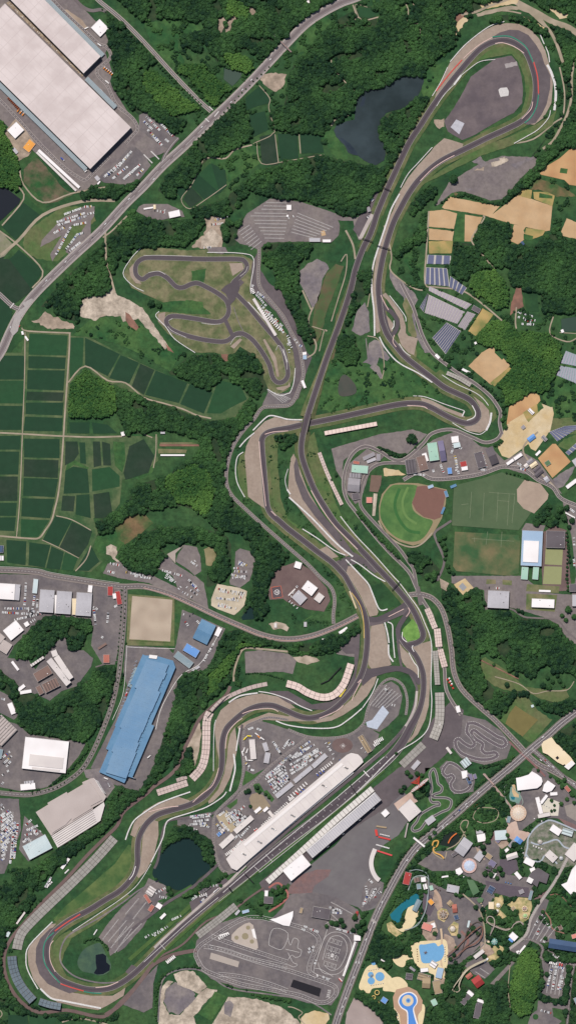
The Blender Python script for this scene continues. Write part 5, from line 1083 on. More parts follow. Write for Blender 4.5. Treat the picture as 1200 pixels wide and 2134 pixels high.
hut|white hut among groves at the upper frame edge|639,2 644,1 645,6|3|white|f
hut|pale blue roofed hut beside the woodland path|1105,1470 1110,1468 1111,1473|3|pale|f
hut|brown hut on the mown park lawn|1160,1930 1167,1926 1171,1936|3|brown|f
hall|pinkish roof beside the navy hotel|1189,1948 1202,1944 1205,1952|5|pink|f
shed|long white shelter beside the hotel lane corner|1078,1986 1092,1969 1095,1971|3|white|f
shed|white square hut at the head of the hotel lane|1074,1982 1080,1980 1082,1986|3|white|f
hut|pale narrow hut on the coaster meadow|972,1932 975,1918 979,1919|3|pale|f
hall|pale lilac roofed hall beside the grid roofed plaza hall|911,2015 924,2018 922,2040|5|lblue|f
hut|cream booth beside the turquoise spiral ride|1014,1963 1018,1953 1022,1955|3|cream|f
hut|white boat shaped hut in the woods above the clover pool|793,1998 802,2001 801,2004|3|white|f
hut|white stage roof west of the pink tent hall|897,1924 905,1922 908,1932|4|white|f
hut|white roofed toilets by the lane above the round dome|919,1826 933,1824 934,1827|3|white|f
hall|violet grey ticket hall beside the brick square|1031,1752 1038,1744 1044,1749|4|purple|f
hall|white box next to the winding channel bridge|1102,1810 1112,1806 1116,1815|4|white|f
hut|tan roofed hut south of the brown topped ride|1063,1893 1069,1888 1074,1893|3|tan|f
hut|white hut at the end of the slate wedge roof|1049,1772 1056,1766 1060,1771|3|white|f
hall|grey office with steps roof in the technical yard by the lane|1079,1856 1088,1852 1091,1860|4|grey|f
hut|mint roofed hut beside the scarlet hall|893,1846 900,1844 902,1854|4|green|f
hut|white tarpaulin roof beside the tall paddock gate|547,1688 556,1680 560,1685|4|white|f
office|white box office at the foot of the paddock garden|529,1690 541,1680 545,1686|4|white|f
shed|white link roof crossing the pit row|557,1692 562,1688 572,1702|5|off|f
shed|blue striped rack in the lower paddock|451,1738 458,1732 463,1738|3|bblue|s
shed|white rack shed in the lower paddock|458,1735 466,1724 470,1728|3|off|s
shed|white hall roof at the lower east frame edge|1175,1780 1195,1755 1215,1770|6|off|f
'''
for ln in B_.strip().splitlines():
    n_, lb, s, h, c, rf = ln.split('|')
    if n_ == 'sports_hall': lb = 'large pale blue sports hall with a raised white roof'
    cat = {'f': n_.replace('_', ' ')}.get('f')
    bld(n_, lb, s, float(h), c, rf, cat=cat)
SH = [o for o in bpy.data.objects if o.name.startswith('sports_hall')][0]
mb = MB(); mb.box(-21, 17, -35, 18.6, 10.3, 12.6); mb.build('raised_roof', [roofm('white', 'f')], SH)
# the distribution centre
def ware(label, s, h): return bld('distribution_warehouse', label, s, h, 'ware', 'f', cat='warehouse')
W1 = ware('huge pale pink roofed distribution warehouse reaching the corner of the lot', "12,9 274,267 190,354", 19)
W2 = ware('pale pink roofed warehouse wing on the far side of the service alley', "6,-88 211,119 175,154", 19)
M_CAN = M((152, 163, 168), .05, .1, obj=True, stripe=(4.6, 0, .3, .9))
for lb, s in (("long steel blue loading canopy on the side road face of the warehouse wing", "60,-46 219,113 212,120"), ("short steel blue loading canopy beside the bend of the yard road", "184,160 245,221 238,228"), ("long steel blue loading canopy on the container yard face of the warehouse", "-55,130 177,357 184,350")):
    cx, cy, l, w, ang = rect3(s); t = thing('loading_canopy', lb, 'canopy', cx, cy, .5, ang)
    mb = MB(); mb.box(-l / 2, l / 2, -w / 2, w / 2, 6, 6.5); mb.build('roof', [M_CAN], t); paint(clear, P(s))
    for i in range(0, int(l / 14)):
        mb = MB(); xx = -l / 2 + 4 + i * 14; mb.box(xx, xx + .4, w / 2 * -.9, w / 2 * -.9 + .4, 0, 6); mb.build('post', [STEEL], t)
F('service_alley', M((136, 116, 100), .12, .2, (170, 152, 130), .1), 9, "14,6 22,2 178,154 172,160")
for i in range(46):
    t_ = random.random(); x = 20 + 150 * t_; y = 8 + 148 * t_
    mb = MB(); mb.obox(X(x), Y(y), random.uniform(1, 3), random.uniform(.8, 1.8), random.uniform(0, 3), 1.6, random.uniform(2.6, 4)); tag(mb.build('air_unit', [random.choice([WHITE, STEEL, RIM])]), 'pale air unit standing in the alley between the two warehouse roofs', 'air unit', 'air units in the warehouse alley')
# blue factory
def stepped(s):
    u, v = (-.391, .92), (.92, .391); p = P(s); o = [p[0]]
    for a, b in zip(p, p[1:]):
        d = (b[0] - a[0]) * u[0] + (b[1] - a[1]) * u[1]; o += [(a[0] + u[0] * d, a[1] + u[1] * d), b]
    return o
t, r_, q = polyb('blue_factory', 'very long blue roofed factory with stepped edges and a paler raised middle', [(330, 1368), (361, 1377)] + stepped("366,1391 322,1512 283,1622") + [(267, 1617), (260, 1631)] + stepped("208,1608 222,1560 240,1512 262,1462 272,1425 303,1366"), 10, 'blue')
mb = MB(); cx_, cy_ = t.location.x, t.location.y
mb.prism([(X(a) - cx_, Y(b) - cy_) for a, b in stepped("352,1385 348,1402 340,1415 335,1442 326,1462 316,1482 309,1500 297,1525 291,1548 285,1568 276,1590 270,1607 264,1622") + stepped("221,1609 226,1592 233,1565 241,1547 250,1515 270,1470 281,1432 292,1407 306,1373")], 10.3, 15.5); mb.build('raised_roof', [M((118, 150, 178), .05, .05, (104, 142, 176), .012, rough=.6)], t)
mb = MB()
for i in range(15):
    a = (240 + i * 2.6, 1505 - i * 8.4); mb.obox(X(a[0] + 8) - cx_, Y(a[1] - 10) - cy_, 6, .7, 0.4, 10.3, 11.2)
mb.build('skylight_row', [M((150, 176, 202), .05, .3)], t)
mb = MB(); mb.prism([(X(a) - cx_, Y(b) - cy_) for a, b in P("312,1364 329,1366 327,1373 311,1371")], 10.3, 13); mb.build('stair_tower', [WHITE], t)
# the beige mill
t, r_, q = polyb('beige_mill', 'beige roofed mill with stepped edges on the bend of the road', "76,1692 102,1676 100,1673 140,1650 142,1653 174,1634 172,1630 190,1622 197,1621 222,1660 216,1670 193,1683 195,1686 150,1714 118,1733 108,1741", 9, 'beige')
cx_, cy_ = t.location.x, t.location.y
for nm, s, st in (('ribbed_roof', "108,1742 150,1715 195,1687 217,1671 219,1678 210,1710 121,1766", (4.6, 1, .45, .7)),):
    mb = MB(); p = [(X(a) - cx_, Y(b) - cy_) for a, b in P(s)]; mb.prism(p, 0, 7); wing = mb.build(nm, [roofm('off', 'f')], t)
    for i in range(7):
        mb = MB(); a = P("108,1742 195,1687"); k = (i + .6) / 7; dx, dy = 14 * k, 26 * k
        mb.obox(X(151 + dx) - cx_, Y(1715 + dy) - cy_, (102 - i * 1.5) * S * 1.0, 1.1, math.radians(32.3), 7.0, 7.25); mb.build('roof_gutter', [M((120, 112, 110), .05, .2)], wing)
mb = MB(); mb.prism([(X(a) - cx_, Y(b) - cy_) for a, b in P("80,1692 104,1678 102,1674 140,1652 143,1656 176,1636 174,1632 186,1626 214,1666 190,1679 192,1684 152,1709 150,1705 138,1718 118,1730 110,1736")], 9.3, 11.4); mb.build('raised_roof', [roofm('beige', 'f')], t)
for i in range(12):
    mb = MB(); mb.obox(X(202 + i * 1.35) - cx_ , Y(1626 + i * 2.3) - cy_, 13, .7, math.radians(-30), 9.3, 10); mb.build('skylight', [WHITE], t)
# pale conveyor of white mill: lower grey half
WM = [o for o in bpy.data.objects if o.get('label') == 'large white roofed mill west of the curved road'][0]
mb = MB(); mb.box(-39, 46, -30, -2, 9.3, 10.6); mb.box(-30, 40, -38, -33, 9.3, 10.2); mb.build('raised_roof', [roofm('off', 'f')], WM)
# courtyard house
t, r_, q = polyb('courtyard_house', 'beige roofed stepped building with a small dark courtyard by the crossroads', "1127,1552 1131,1545 1148,1536 1158,1550 1163,1553 1188,1578 1196,1590 1183,1600 1175,1592 1172,1594 1160,1588 1150,1580 1140,1572 1130,1568", 7, 'cream')
cx_, cy_ = t.location.x, t.location.y; mb = MB(); mb.obox(X(1160) - cx_, Y(1579) - cy_, 7, 7, .7, 7.3, 7.5); mb.build('courtyard', [BLACK], t); mb = MB(); mb.prism([(X(a) - cx_, Y(b) - cy_) for a, b in P("1190,1584 1197,1591 1183,1604 1174,1597")], 7.3, 8); mb.build('annex_roof', [WHITE], t)
polyb('white_hall', 'great white roofed hall with a rounded end beside the winding pool', "1074,1621 1084,1619 1100,1614 1107,1607 1118,1613 1127,1620 1129,1628 1126,1636 1118,1642 1077,1647", 9, 'white')
polyb('white_hall', 'white five sided hall next to the great white one', "1140,1626 1156,1637 1148,1648 1138,1651 1129,1648 1132,1635", 8, 'white')
polyb('green_hall', 'dull green roofed wedge shaped hall in the fair', "971,1832 985,1834 993,1846 998,1858 985,1866 978,1850", 6, 'dgreen')
polyb('green_hall', 'small green dome roofed hut beside the fair wood', "992,1874 1000,1869 1007,1873 1004,1880 996,1881", 4, 'dgreen')
t, r_, q = polyb('slate_hall', 'dark slate stepped roof hall on the fair forecourt', "1097,1832 1107,1816 1120,1808 1143,1822 1137,1841 1122,1836 1118,1848", 8, 'dark')
cx_, cy_ = t.location.x, t.location.y; mb = MB(); mb.obox(X(1103) - cx_, Y(1834) - cy_, 14, 13, -.5, 8.3, 9.5); mb.build('white_wing', [WHITE], t)
polyb('white_hall', 'great white stepped hall at the lower right frame edge', "1190,1812 1200,1800 1215,1790 1215,1835 1200,1858 1190,1866 1168,1843 1180,1838", 9, 'white')
polyb('white_pavilion', 'white heart shaped pavilion by the round dome', "948,1812 958,1807 964,1817 957,1823 949,1820", 5, 'white')
polyb('white_hall', 'white marquee with a curved front at the driving school edge', "562,1916 575,1913 602,1902 611,1898 610,1910 603,1930 590,1928", 4, 'white')
# arc hall
p_ = spline(P("781,1769 775,1785 773,1800 776,1815 783,1828 790,1834"), 4); a_ = offset(p_, 4.5); b_ = offset(p_, -4.5)
polyb('arc_stand', 'white curved terrace roof beside the red event stage', a_ + b_[::-1], 5, 'off')
# round lattice dome and round plaza roof
def round_roof(label, x, y, r, c1, c2, spokes):
    t = thing('round_pavilion', label, 'pavilion', X(x), Y(y), .6); r *= S; paint(clear, [(x + (r / S + 2) * math.cos(k), y + (r / S + 2) * math.sin(k)) for k in range(6)])
    mb = MB(); mb.cyl(0, 0, r, 0, 4.5, 32); mb.build('ring_roof', [c1], t)
    mb = MB(); mb.cyl(0, 0, r * .72, 4.5, 6.8, 32, r2=r * .1); mb.build('dome', [c2], t)
    for i in range(spokes):
        a = i * 2 * math.pi / spokes; mb = MB(); mb.bar((r * .98 * math.cos(a), r * .98 * math.sin(a), 4.6), (r * .1 * math.cos(a), r * .1 * math.sin(a), 7), .35); mb.build('rib', [WHITE], t)
round_roof('round carousel roof with blue and white lattice dome', 977, 1804, 15.5, M((206, 170, 160), .05, .3), M((190, 202, 224), .05, .3), 12)
round_roof('large round plaza canopy with pale ring and radial ribs', 1079, 1694, 17, M((206, 176, 152), .05, .3), M((222, 202, 180), .05, .3), 16)
round_roof('round brown roofed ride in the western gardens', 923, 1906, 10, M((176, 150, 120), .05, .3), M((120, 100, 84), .05, .3), 8)
round_roof('small round turning ride with a white centre', 942, 1935, 7, M((156, 140, 112), .05, .3), M((222, 206, 190), .05, .3), 6)
round_roof('small round ring ride beside the river channel', 1124, 1754, 5, M((160, 150, 140), .05, .3), M((200, 190, 180), .05, .3), 6)
round_roof('small round ring ride at the right end of the river channel', 1168, 1788, 4.5, M((130, 140, 140), .05, .3), M((200, 200, 200), .05, .3), 6)
round_roof('round lime green ride roof in the stone garden', 1093, 1908, 5.5, M((206, 186, 150), .05, .3), M((140, 190, 100), .05, .3), 6)
round_roof('round brown topped ride in the stone garden', 1092, 1893, 6, M((222, 200, 160), .05, .3), M((150, 110, 90), .05, .3), 6)
round_roof('round turquoise spiral ride beside the fair lane', 1029, 1962, 7, M((70, 120, 110), .05, .3), M((120, 170, 160), .05, .3), 8)
round_roof('round white cup ride in the sandy garden, upper one', 1037, 1886, 5, M((214, 200, 170), .05, .3), M((240, 236, 230), .05, .3), 6)
round_roof('round white cup ride in the sandy garden, lower one', 1035, 1898, 3.8, M((214, 200, 170), .05, .3), M((240, 236, 230), .05, .3), 6)
# ------------------------------------------------------------ solar and shade-net fields
PANEL = M((104, 108, 134), .06, .3, rough=.35); PANELW = M((184, 172, 178), .06, .3, rough=.4); PBASE = M((188, 182, 176), .1, .1); SNET = M((150, 160, 166), .08, .1)
def solar(label, s, n, along, c, base=PBASE, name='solar_array'):
    """four corners, n rows; rows run from side AB to side DC or across"""
    A, B, C, D = P(s); flat('solar_ground', s, 5, base)
    t = thing(name, label, 'solar panels' if name == 'solar_array' else 'shade net', X(A[0]), Y(A[1]), .6)
    f = lambda u, v: ((A[0] * (1 - u) + B[0] * u) * (1 - v) + (D[0] * (1 - u) + C[0] * u) * v, (A[1] * (1 - u) + B[1] * u) * (1 - v) + (D[1] * (1 - u) + C[1] * u) * v)
    for i in range(n):
        u0, u1 = (i + .12) / n, (i + .86) / n; mb = MB()
        c4 = [f(u0, .02), f(u0, .98), f(u1, .98), f(u1, .02)]
        z = [2.2, 2.2, .7, .7]; q = [(X(a) - X(A[0]), Y(b) - Y(A[1]), zz) for (a, b), zz in zip(c4, z)]
        mb.quad(*q); mb.quad(*[(a, b, zz - .12) for a, b, zz in q[::-1]])
        for a, b, zz in (q[0], q[1]): mb.bar((a, b, -.2), (a, b, zz - .1), .12)
        mb.build('panel_row', [c], t)
solar("dark blue solar panel block at the top of the solar field", "890,531 939,533 938,551 888,550", 3, 0, PANEL); solar("large dark blue solar panel block under the top one", "887,557 931,559 936,597 885,592", 5, 0, PANEL)
solar("small slanted solar panel block beside the large dark blue one", "937,575 972,600 962,614 935,598", 4, 0, PANEL)
solar("pale pink solar rows on the upper slope of the field", "893,596 982,634 970,645 893,606", 12, 0, PANELW); solar("broad block of pale pink solar rows", "893,614 968,650 952,675 884,652", 14, 0, PANELW); solar("small block of pale pink solar rows at the field corner", "973,649 990,655 968,688 953,680", 5, 0, PANELW)
solar("block of violet blue solar rows at the foot of the field", "930,672 960,690 928,738 900,704", 9, 0, PANEL); solar("narrow blue solar rows at the west tip of the field", "890,612 892,613 882,650 874,640", 3, 0, PANEL)
solar("grey netting rows at the right frame edge, upper block", "1178,731 1215,745 1215,766 1167,757", 8, 0, M((176, 172, 184), .06, .3), M((140, 166, 164), .1, .1), 'shade_net'); solar("grey netting rows at the right frame edge, lower block", "1167,762 1220,772 1220,808 1158,782", 12, 0, M((176, 172, 184), .06, .3), M((140, 166, 164), .1, .1), 'shade_net')
solar("blue grey solar slope at the edge of the orange field, upper", "1143,900 1175,888 1215,885 1160,920", 8, 0, PANEL); solar("blue grey solar slope at the edge of the orange field, lower", "1177,943 1205,918 1215,922 1184,949", 4, 0, PANEL)
# ------------------------------------------------------------ grandstands
SEAT = M((226, 204, 194), .04, .3, (216, 192, 182), .05); SEATG = M((176, 170, 162), .05, .3, (164, 158, 150), .05); SEATD = M((112, 124, 132), .05, .3, (100, 112, 120), .05); CONCD = M((112, 104, 100), .1, .2)
def stand(label, s, w, n, rows, m_, h0=1.2, h1=6, sm=4, side=1, gap=.55, roof=0, name='grandstand'):
    """terraces along a line; `side` tells which side of the line is the high back; n blocks along, rows across"""
    p = [q[:2] for q in P(s)]; p = spline(p, sm) if sm and len(p) > 2 else p
    tot = sum(math.dist(a, b) for a, b in zip(p, p[1:])); p = resample(p, tot / (n * 4) - 1e-6); p = p[:n * 4 + 1]
    paint_ribbon(clear, p, w + 3); nrm = []
    for i in range(len(p)):
        a = p[max(0, i - 1)]; b = p[min(len(p) - 1, i + 1)]; d = math.dist(a, b); nrm.append((-(b[1] - a[1]) / d, (b[0] - a[0]) / d))
    ox, oy = p[0]; t = thing(name, label, 'grandstand', X(ox), Y(oy), .5)
    def pt(i, u, z): return (X(p[i][0] + nrm[i][0] * u * side) - X(ox), Y(p[i][1] + nrm[i][1] * u * side) - Y(oy), z)
    mb = MB()
    for i in range(len(p) - 1):
        lo, hi = -w / 2, w / 2; a, b, c, d = pt(i, lo, h0 * .6), pt(i + 1, lo, h0 * .6), pt(i + 1, hi, h1 * .94), pt(i, hi, h1 * .94)
        mb.quad(a, b, c, d); g = lambda q: (q[0], q[1], 0); mb.quad(g(a), g(b), b, a); mb.quad(d, c, g(c), g(d))
        if i == 0: mb.quad(g(a), a, d, g(d))
        if i == len(p) - 2: mb.quad(b, g(b), g(c), c)
    mb.build('concrete_base', [CONCD], t)
    for k in range(n):
        for r in range(rows):
            mb = MB(); lo = -w / 2 + w * r / rows + gap / 2; hi = -w / 2 + w * (r + 1) / rows - gap / 2
            zf = lambda u: h0 + (h1 - h0) * (u + w / 2) / w + .25
            last = min(len(p) - 1, k * 4 + 4)
            for i in range(k * 4, last):
                A_, B2 = list(pt(i, 0, 0)), list(pt(i + 1, 0, 0))
                f0 = .13 * (i == k * 4); f1 = .13 * (i == last - 1)
                def lerp(u, f): a = pt(i, u, zf(u) + roof); b = pt(i + 1, u, zf(u) + roof); return tuple(a[j] * (1 - f) + b[j] * f for j in range(3))
                mb.quad(lerp(lo, f0 * gap * 2), lerp(lo, 1 - f1 * gap * 2), lerp(hi, 1 - f1 * gap * 2), lerp(hi, f0 * gap * 2))
            mb.build('seating_block' if not roof else 'roof_panel', [m_], t)
    return t
stand("pink seating strip facing the upper bridge bend", "676,903 785,883", 9, 14, 1, SEAT, sm=0)
stand("long narrow pink seating strip beside the first esses lane", "665,943 683,990 712,1052", 8, 20, 2, SEAT)
stand("pink horseshoe terrace in two rows around the grassy hollow", "597,1424 620,1431 640,1443 665,1452 685,1452 702,1443 716,1425 724,1405 731,1383", 15, 17, 2, SEAT, side=1)
stand("pink curved terrace following the bend of the first corner hill", "557,1425 525,1432 490,1445 462,1460 440,1482", 9, 12, 1, SEAT)
stand("broad pink terrace curving down between wood and track", "438,1484 431,1503 430,1540 428,1572 420,1600 400,1623", 17, 15, 3, SEAT)
stand("pink terrace block below the round tree clump", "328,1652 391,1631", 14, 9, 2, SEAT, sm=0, side=-1); stand("small pink upper step of the terrace block by the wood track", "368,1626 390,1619", 8, 3, 1, SEAT, sm=0, side=-1)
stand("very long grey terrace along the first straight bend", "239,1746 200,1790 150,1840 107,1881 70,1917 45,1946 36,1978", 20, 30, 3, SEATG, h1=8, side=1)
stand("blue grey covered stand at the outside of the lower hairpin", "26,1992 28,2012 36,2038 50,2062 70,2085", 19, 12, 3, SEATD, h0=8, h1=13)
stand("short blue grey covered stand at the bottom of the hairpin", "83,2086 105,2093 128,2097", 14, 6, 2, SEATD, h0=8, h1=13)
stand("pale terrace strip beside the back of the chicane, upper part", "889,1268 906,1309", 12, 6, 3, SEAT, sm=0, side=-1); stand("pale terrace strip beside the chicane, middle part", "910,1310 914,1348", 14, 6, 3, SEAT, sm=0, side=-1); stand("pale terrace strip beside the chicane, lower part", "916,1353 926,1390", 13, 6, 3, SEAT, sm=0, side=-1)
stand("grey narrow terrace under the pale chicane strips", "906,1356 911,1427", 11, 14, 2, SEATG, sm=0, side=-1); stand("grey wide terrace beside the last bend", "915,1443 916,1480 913,1510 902,1540", 19, 12, 3, SEATG, side=-1)
stand("beige terrace slab between the last bend and the main straight", "836,1595 882,1551", 17, 8, 2, SEATG, sm=0, side=-1)
stand("grey tapering terrace below the lower end of the main straight", "492,1887 455,1917 412,1950", 16, 12, 3, SEATG, side=1)
stand("pale front rows of the main grandstand", "557,1838 640,1763 700,1708 776,1643", 13, 34, 1, M((212, 206, 200), .05, .3), h1=5, side=1, gap=.8)
stand("grey practice terrace on the outer curve of the back loop", "930,777 955,788 980,803", 9, 10, 2, SEATG)
# main grandstand roof with beams
def big_roof(name, label, s, h, m_, step, cat, strips=0):
    t = bld(name, label, s, h, 'lgrey', 'f', cat=cat); cx, cy, l, w, ang = rect3(s)
    for i in range(int(l / step)):
        mb = MB(); xx = -l / 2 + (i + .5) * step; mb.box(xx - .35, xx + .35, -w / 2, w / 2, h + .3, h + .8); mb.build('roof_beam', [M((232, 226, 222), .04, .3)], t)
    return t, l, w
t, l_, w_ = big_roof('main_grandstand', 'long grey ribbed roof of the main grandstand facing the pits', "637,1771 780,1650 794,1666", 16, None, 6.2, 'grandstand')
mb = MB(); mb.box(-l_ / 2, l_ / 2, w_ / 2 - 2.4, w_ / 2 - .6, 16.3, 17.4); mb.build('front_fascia', [WHITE], t)
for k in (.2, .42, .66, .86): mb = MB(); mb.box(-l_ / 2 + l_ * k, -l_ / 2 + l_ * k + 6, -w_ / 2 - 5, -w_ / 2, 0, 9); mb.build('stair_tower', [STEEL], t)
bld('grandstand_hall', 'white roofed lower hall continuing the main grandstand', "588,1813 629,1779 648,1801", 12, 'white', 'f', cat='hall')
# pit building
PB_ = "472,1789 488,1770 520,1742 600,1675 680,1608 722,1573 731,1569 745,1572 753,1580 756,1588 740,1603 600,1721 520,1790 494,1813 483,1808"
t, r_, q = polyb('pit_building', 'very long pale pit building with a rounded north end beside the straight', PB_, 11, 'off')
cx_, cy_ = t.location.x, t.location.y; AN = math.radians(39.8)
def loc(x, y): return X(x) - cx_, Y(y) - cy_
mb = MB(); a = loc(608, 1671); mb.obox(a[0] + 4, a[1] - 6, 318, 7, AN, 11.3, 12.2); mb.build('roof_lane', [M((238, 230, 226), .03, .2)], t)
mb = MB(); a = loc(627, 1694); mb.obox(a[0], a[1], 330, 2.2, AN, 8.5, 9.0); mb.build('balcony', [WALLD], t)
mb = MB(); a = loc(630, 1697); mb.obox(a[0], a[1], 330, 4.5, AN, 5.2, 5.6); mb.build('awning', [WHITE], t)
for x, y in ((720, 1600), (675, 1638), (610, 1700), (570, 1728), (541, 1755), (508, 1780)):
    a = loc(x, y)
    for k in range(3): mb = MB(); c_ = random.choice([STEEL, WHITE, WALLD]); mb.obox(a[0] + k * 4 - 4, a[1] + 3 - k * 2, 4, 3, AN + (k % 2) * 1.57, 11.3, 13.2); mb.build('roof_plant', [c_], t)
for i in range(40):
    mb = MB(); x = 486 + 6.4 * i; a = loc(x + 10, 1799 - 5.36 * i + 1.5); mb.obox(a[0], a[1], 5, .3, AN, .2, 4.2); mb.build('garage_door', [random.choice([WHITE, STEEL, WALLD])], t)
# tent roof of red event stage etc
EV = [("scarlet curved canopy at the head of the event stage", "780,1729 785,1728 789,1741", RED), ("scarlet awning row of the upper event stalls", "788,1742 813,1748 812,1751", RED), ("scarlet fence roof of the lower event stalls", "786,1771 817,1781 816,1784", M((214, 84, 84), .05, .3))]
for lb, s, m_ in EV:
    cx, cy, l, w, ang = rect3(s); t = thing('awning', lb, 'awning', cx, cy, .6, ang); mb = MB(); mb.box(-l / 2, l / 2, -w / 2, w / 2, 3, 3.3); mb.build('cloth', [m_], t)
    for sx in (-1, 1): mb = MB(); mb.bar((sx * l * .45, 0, 0), (sx * l * .45, 0, 3), .12); mb.build('post', [STEEL], t)
def tents(label, s, n, size, m_, group):
    A, B = P(s)
    for i in range(n):
        k = (i + .5) / n; x, y = A[0] + (B[0] - A[0]) * k, A[1] + (B[1] - A[1]) * k; ang = math.atan2(-(B[1] - A[1]), B[0] - A[0])
        t = thing('tent', label, 'tent', X(x), Y(y), .8, ang, group); h = size / 2
        mb = MB(); top = (0, 0, 4.2); c = [(-h, -h, 2.8), (h, -h, 2.8), (h, h, 2.8), (-h, h, 2.8)]
        for j in range(4): kk = len(mb.v); mb.v += [c[j], c[(j + 1) % 4], top]; mb.f.append((kk, kk + 1, kk + 2)); mb.m.append(0)
        mb.build('canopy', [m_], t)
        mb = MB(); [mb.bar((a * .95, b * .95, 0), (a * .95, b * .95, 2.9), .08) for a, b, _ in c]; mb.build('frame', [STEEL], t)
tents("white pointed tent in the upper row of event stalls", "791,1738 812,1743", 7, 3, WHITE, "tents of the upper event row"); tents("white pointed tent in the lower row of event stalls", "783,1760 811,1768", 9, 3.4, WHITE, "tents of the lower event row")
tents("scarlet tent on the chicane forecourt", "930,1413 945,1437", 4, 4.5, RED, "scarlet tents on the forecourt"); tents("white tent between the scarlet ones of the forecourt", "934,1411 942,1428", 3, 4, WHITE, "white tents on the forecourt")
tents("amber parasol roof along the garden walk", "970,1693 1014,1661", 9, 2.8, M((226, 140, 60), .05, .3), "amber roofs on the garden walk"); tents("white tent behind the long grey terrace", "100,1847 110,1837", 3, 4, WHITE, "white tents behind the grey terrace"); tents("white tent in the row by the lower lane", "136,1820 144,1812", 5, 3.4, WHITE, "white tents by the upper lane")
tents("white tent in the short row at the lake car park", "196,1948 203,1937", 6, 3, WHITE, "white tents at the lake car park"); tents("white tent in the row beside the lower straight lane", "348,2006 364,1993", 7, 3.4, WHITE, "white tents beside the lower straight"); tents("white tent in the paddock yard south row", "457,1950 476,1944", 6, 4, WHITE, "white tents of the practice yard")
tents("white parasol at the picnic plaza cafe", "1130,1675 1155,1690", 5, 2, WHITE, "parasols of the picnic plaza")

for lb, s, h, c in (("pale steel wing on the west side of the blue factory", "282,1390 291,1392 274,1433 266,1430", 6, 'steel'),):
    polyb('factory_wing', lb, s, h, c)

for t, cxy in ((W1, 0), (W2, 0)):
    cx, cy, l, w, ang = rect3("12,9 274,267 190,354" if t is W1 else "6,-88 211,119 175,154")
    for i in range(1, 9 if t is W1 else 4): mb = MB(); y = -w / 2 + i * w / (9 if t is W1 else 4); mb.box(-l / 2, l / 2, y - .5, y + .5, 19.3, 19.42); mb.build('roof_seam', [M((206, 192, 188), .06, .1)], t)
    for i in range(1, 12): mb = MB(); x = -l / 2 + i * l / 12; mb.box(x - .4, x + .4, -w / 2 + 1, w / 2 - 1, 19.3, 19.36); mb.build('expansion_joint', [M((196, 181, 177), .08, .1)], t)
FB = [o for o in bpy.data.objects if o.name.startswith('blue_factory')][0]
for i in range(27):
    k = i / 27; a, b = (306 - 82 * k, 1380 + 222 * k), (348 - 80 * k, 1398 + 218 * k); mb = MB(); mb.bar((X(a[0]) - FB.location.x, Y(a[1]) - FB.location.y, 15.55), (X(b[0]) - FB.location.x, Y(b[1]) - FB.location.y, 15.55), .35); mb.build('roof_seam', [M((128, 160, 188), .05, .1)], FB)
PBD = [o for o in bpy.data.objects if o.name.startswith('pit_building')][0]
for i in range(22):
    x, y = 488 + 11.2 * i, 1782 - 9.4 * i; mb = MB(); mb.obox(X(x + 7) - PBD.location.x, Y(y + 8) - PBD.location.y, .5, 24, AN, 11.3, 11.42); mb.build('roof_seam', [M((190, 178, 172), .05, .1)], PBD)
for lb, s, n, sz, m_, g in (("white parasol on the deck of the clover pool", "765,2022 790,2018", 5, 2.2, WHITE, "parasols of the clover pool"), ("white parasol on the south deck of the clover pool", "770,2053 800,2048", 6, 2.2, WHITE, "south parasols of the clover pool"), ("tan parasol along the wave pool deck", "868,1975 870,2005", 6, 2.4, TAN, "parasols of the wave pool"),
  ("white parasol on the east deck of the wave pool", "926,1970 926,2005", 7, 2.4, WHITE, "east parasols of the wave pool"), ("white canopy hut between carousel and green hall", "952,1822 968,1828", 3, 3, WHITE, "canopy huts near the carousel"), ("brown canopy stall on the mid fair lane", "905,1850 918,1856", 3, 3.2, BROWN, "brown stalls on the mid fair lane"),
  ("cream canopy stall beside the ride garden", "1000,1880 1012,1900", 4, 3, SAND, "cream stalls beside the ride garden"), ("white canopy stall under the picnic plaza", "1110,1705 1130,1712", 4, 3, WHITE, "white stalls under the picnic plaza"), ("white canopy stall beside the river ride", "1085,1765 1090,1780", 3, 3, WHITE, "stalls beside the river ride"), ("blue canopy stall on the circular forecourt", "1050,1838 1066,1842", 3, 3, M((90, 130, 180), .05, .2), "blue stalls of the forecourt"),
  ("white hut roof along the river ride west bank", "1108,1762 1130,1770", 4, 3.4, WHITE, "white huts of the river ride"), ("white sunshade along the deck of the lazy pool", "826,2108 832,2134", 5, 2.4, WHITE, "sunshades of the lazy pool"), ("rust red stall beside the lagoon ride", "868,1895 880,1905", 3, 3, REDDIRT, "rust stalls beside the lagoon")):
    tents(lb, s, n, sz, m_, g)
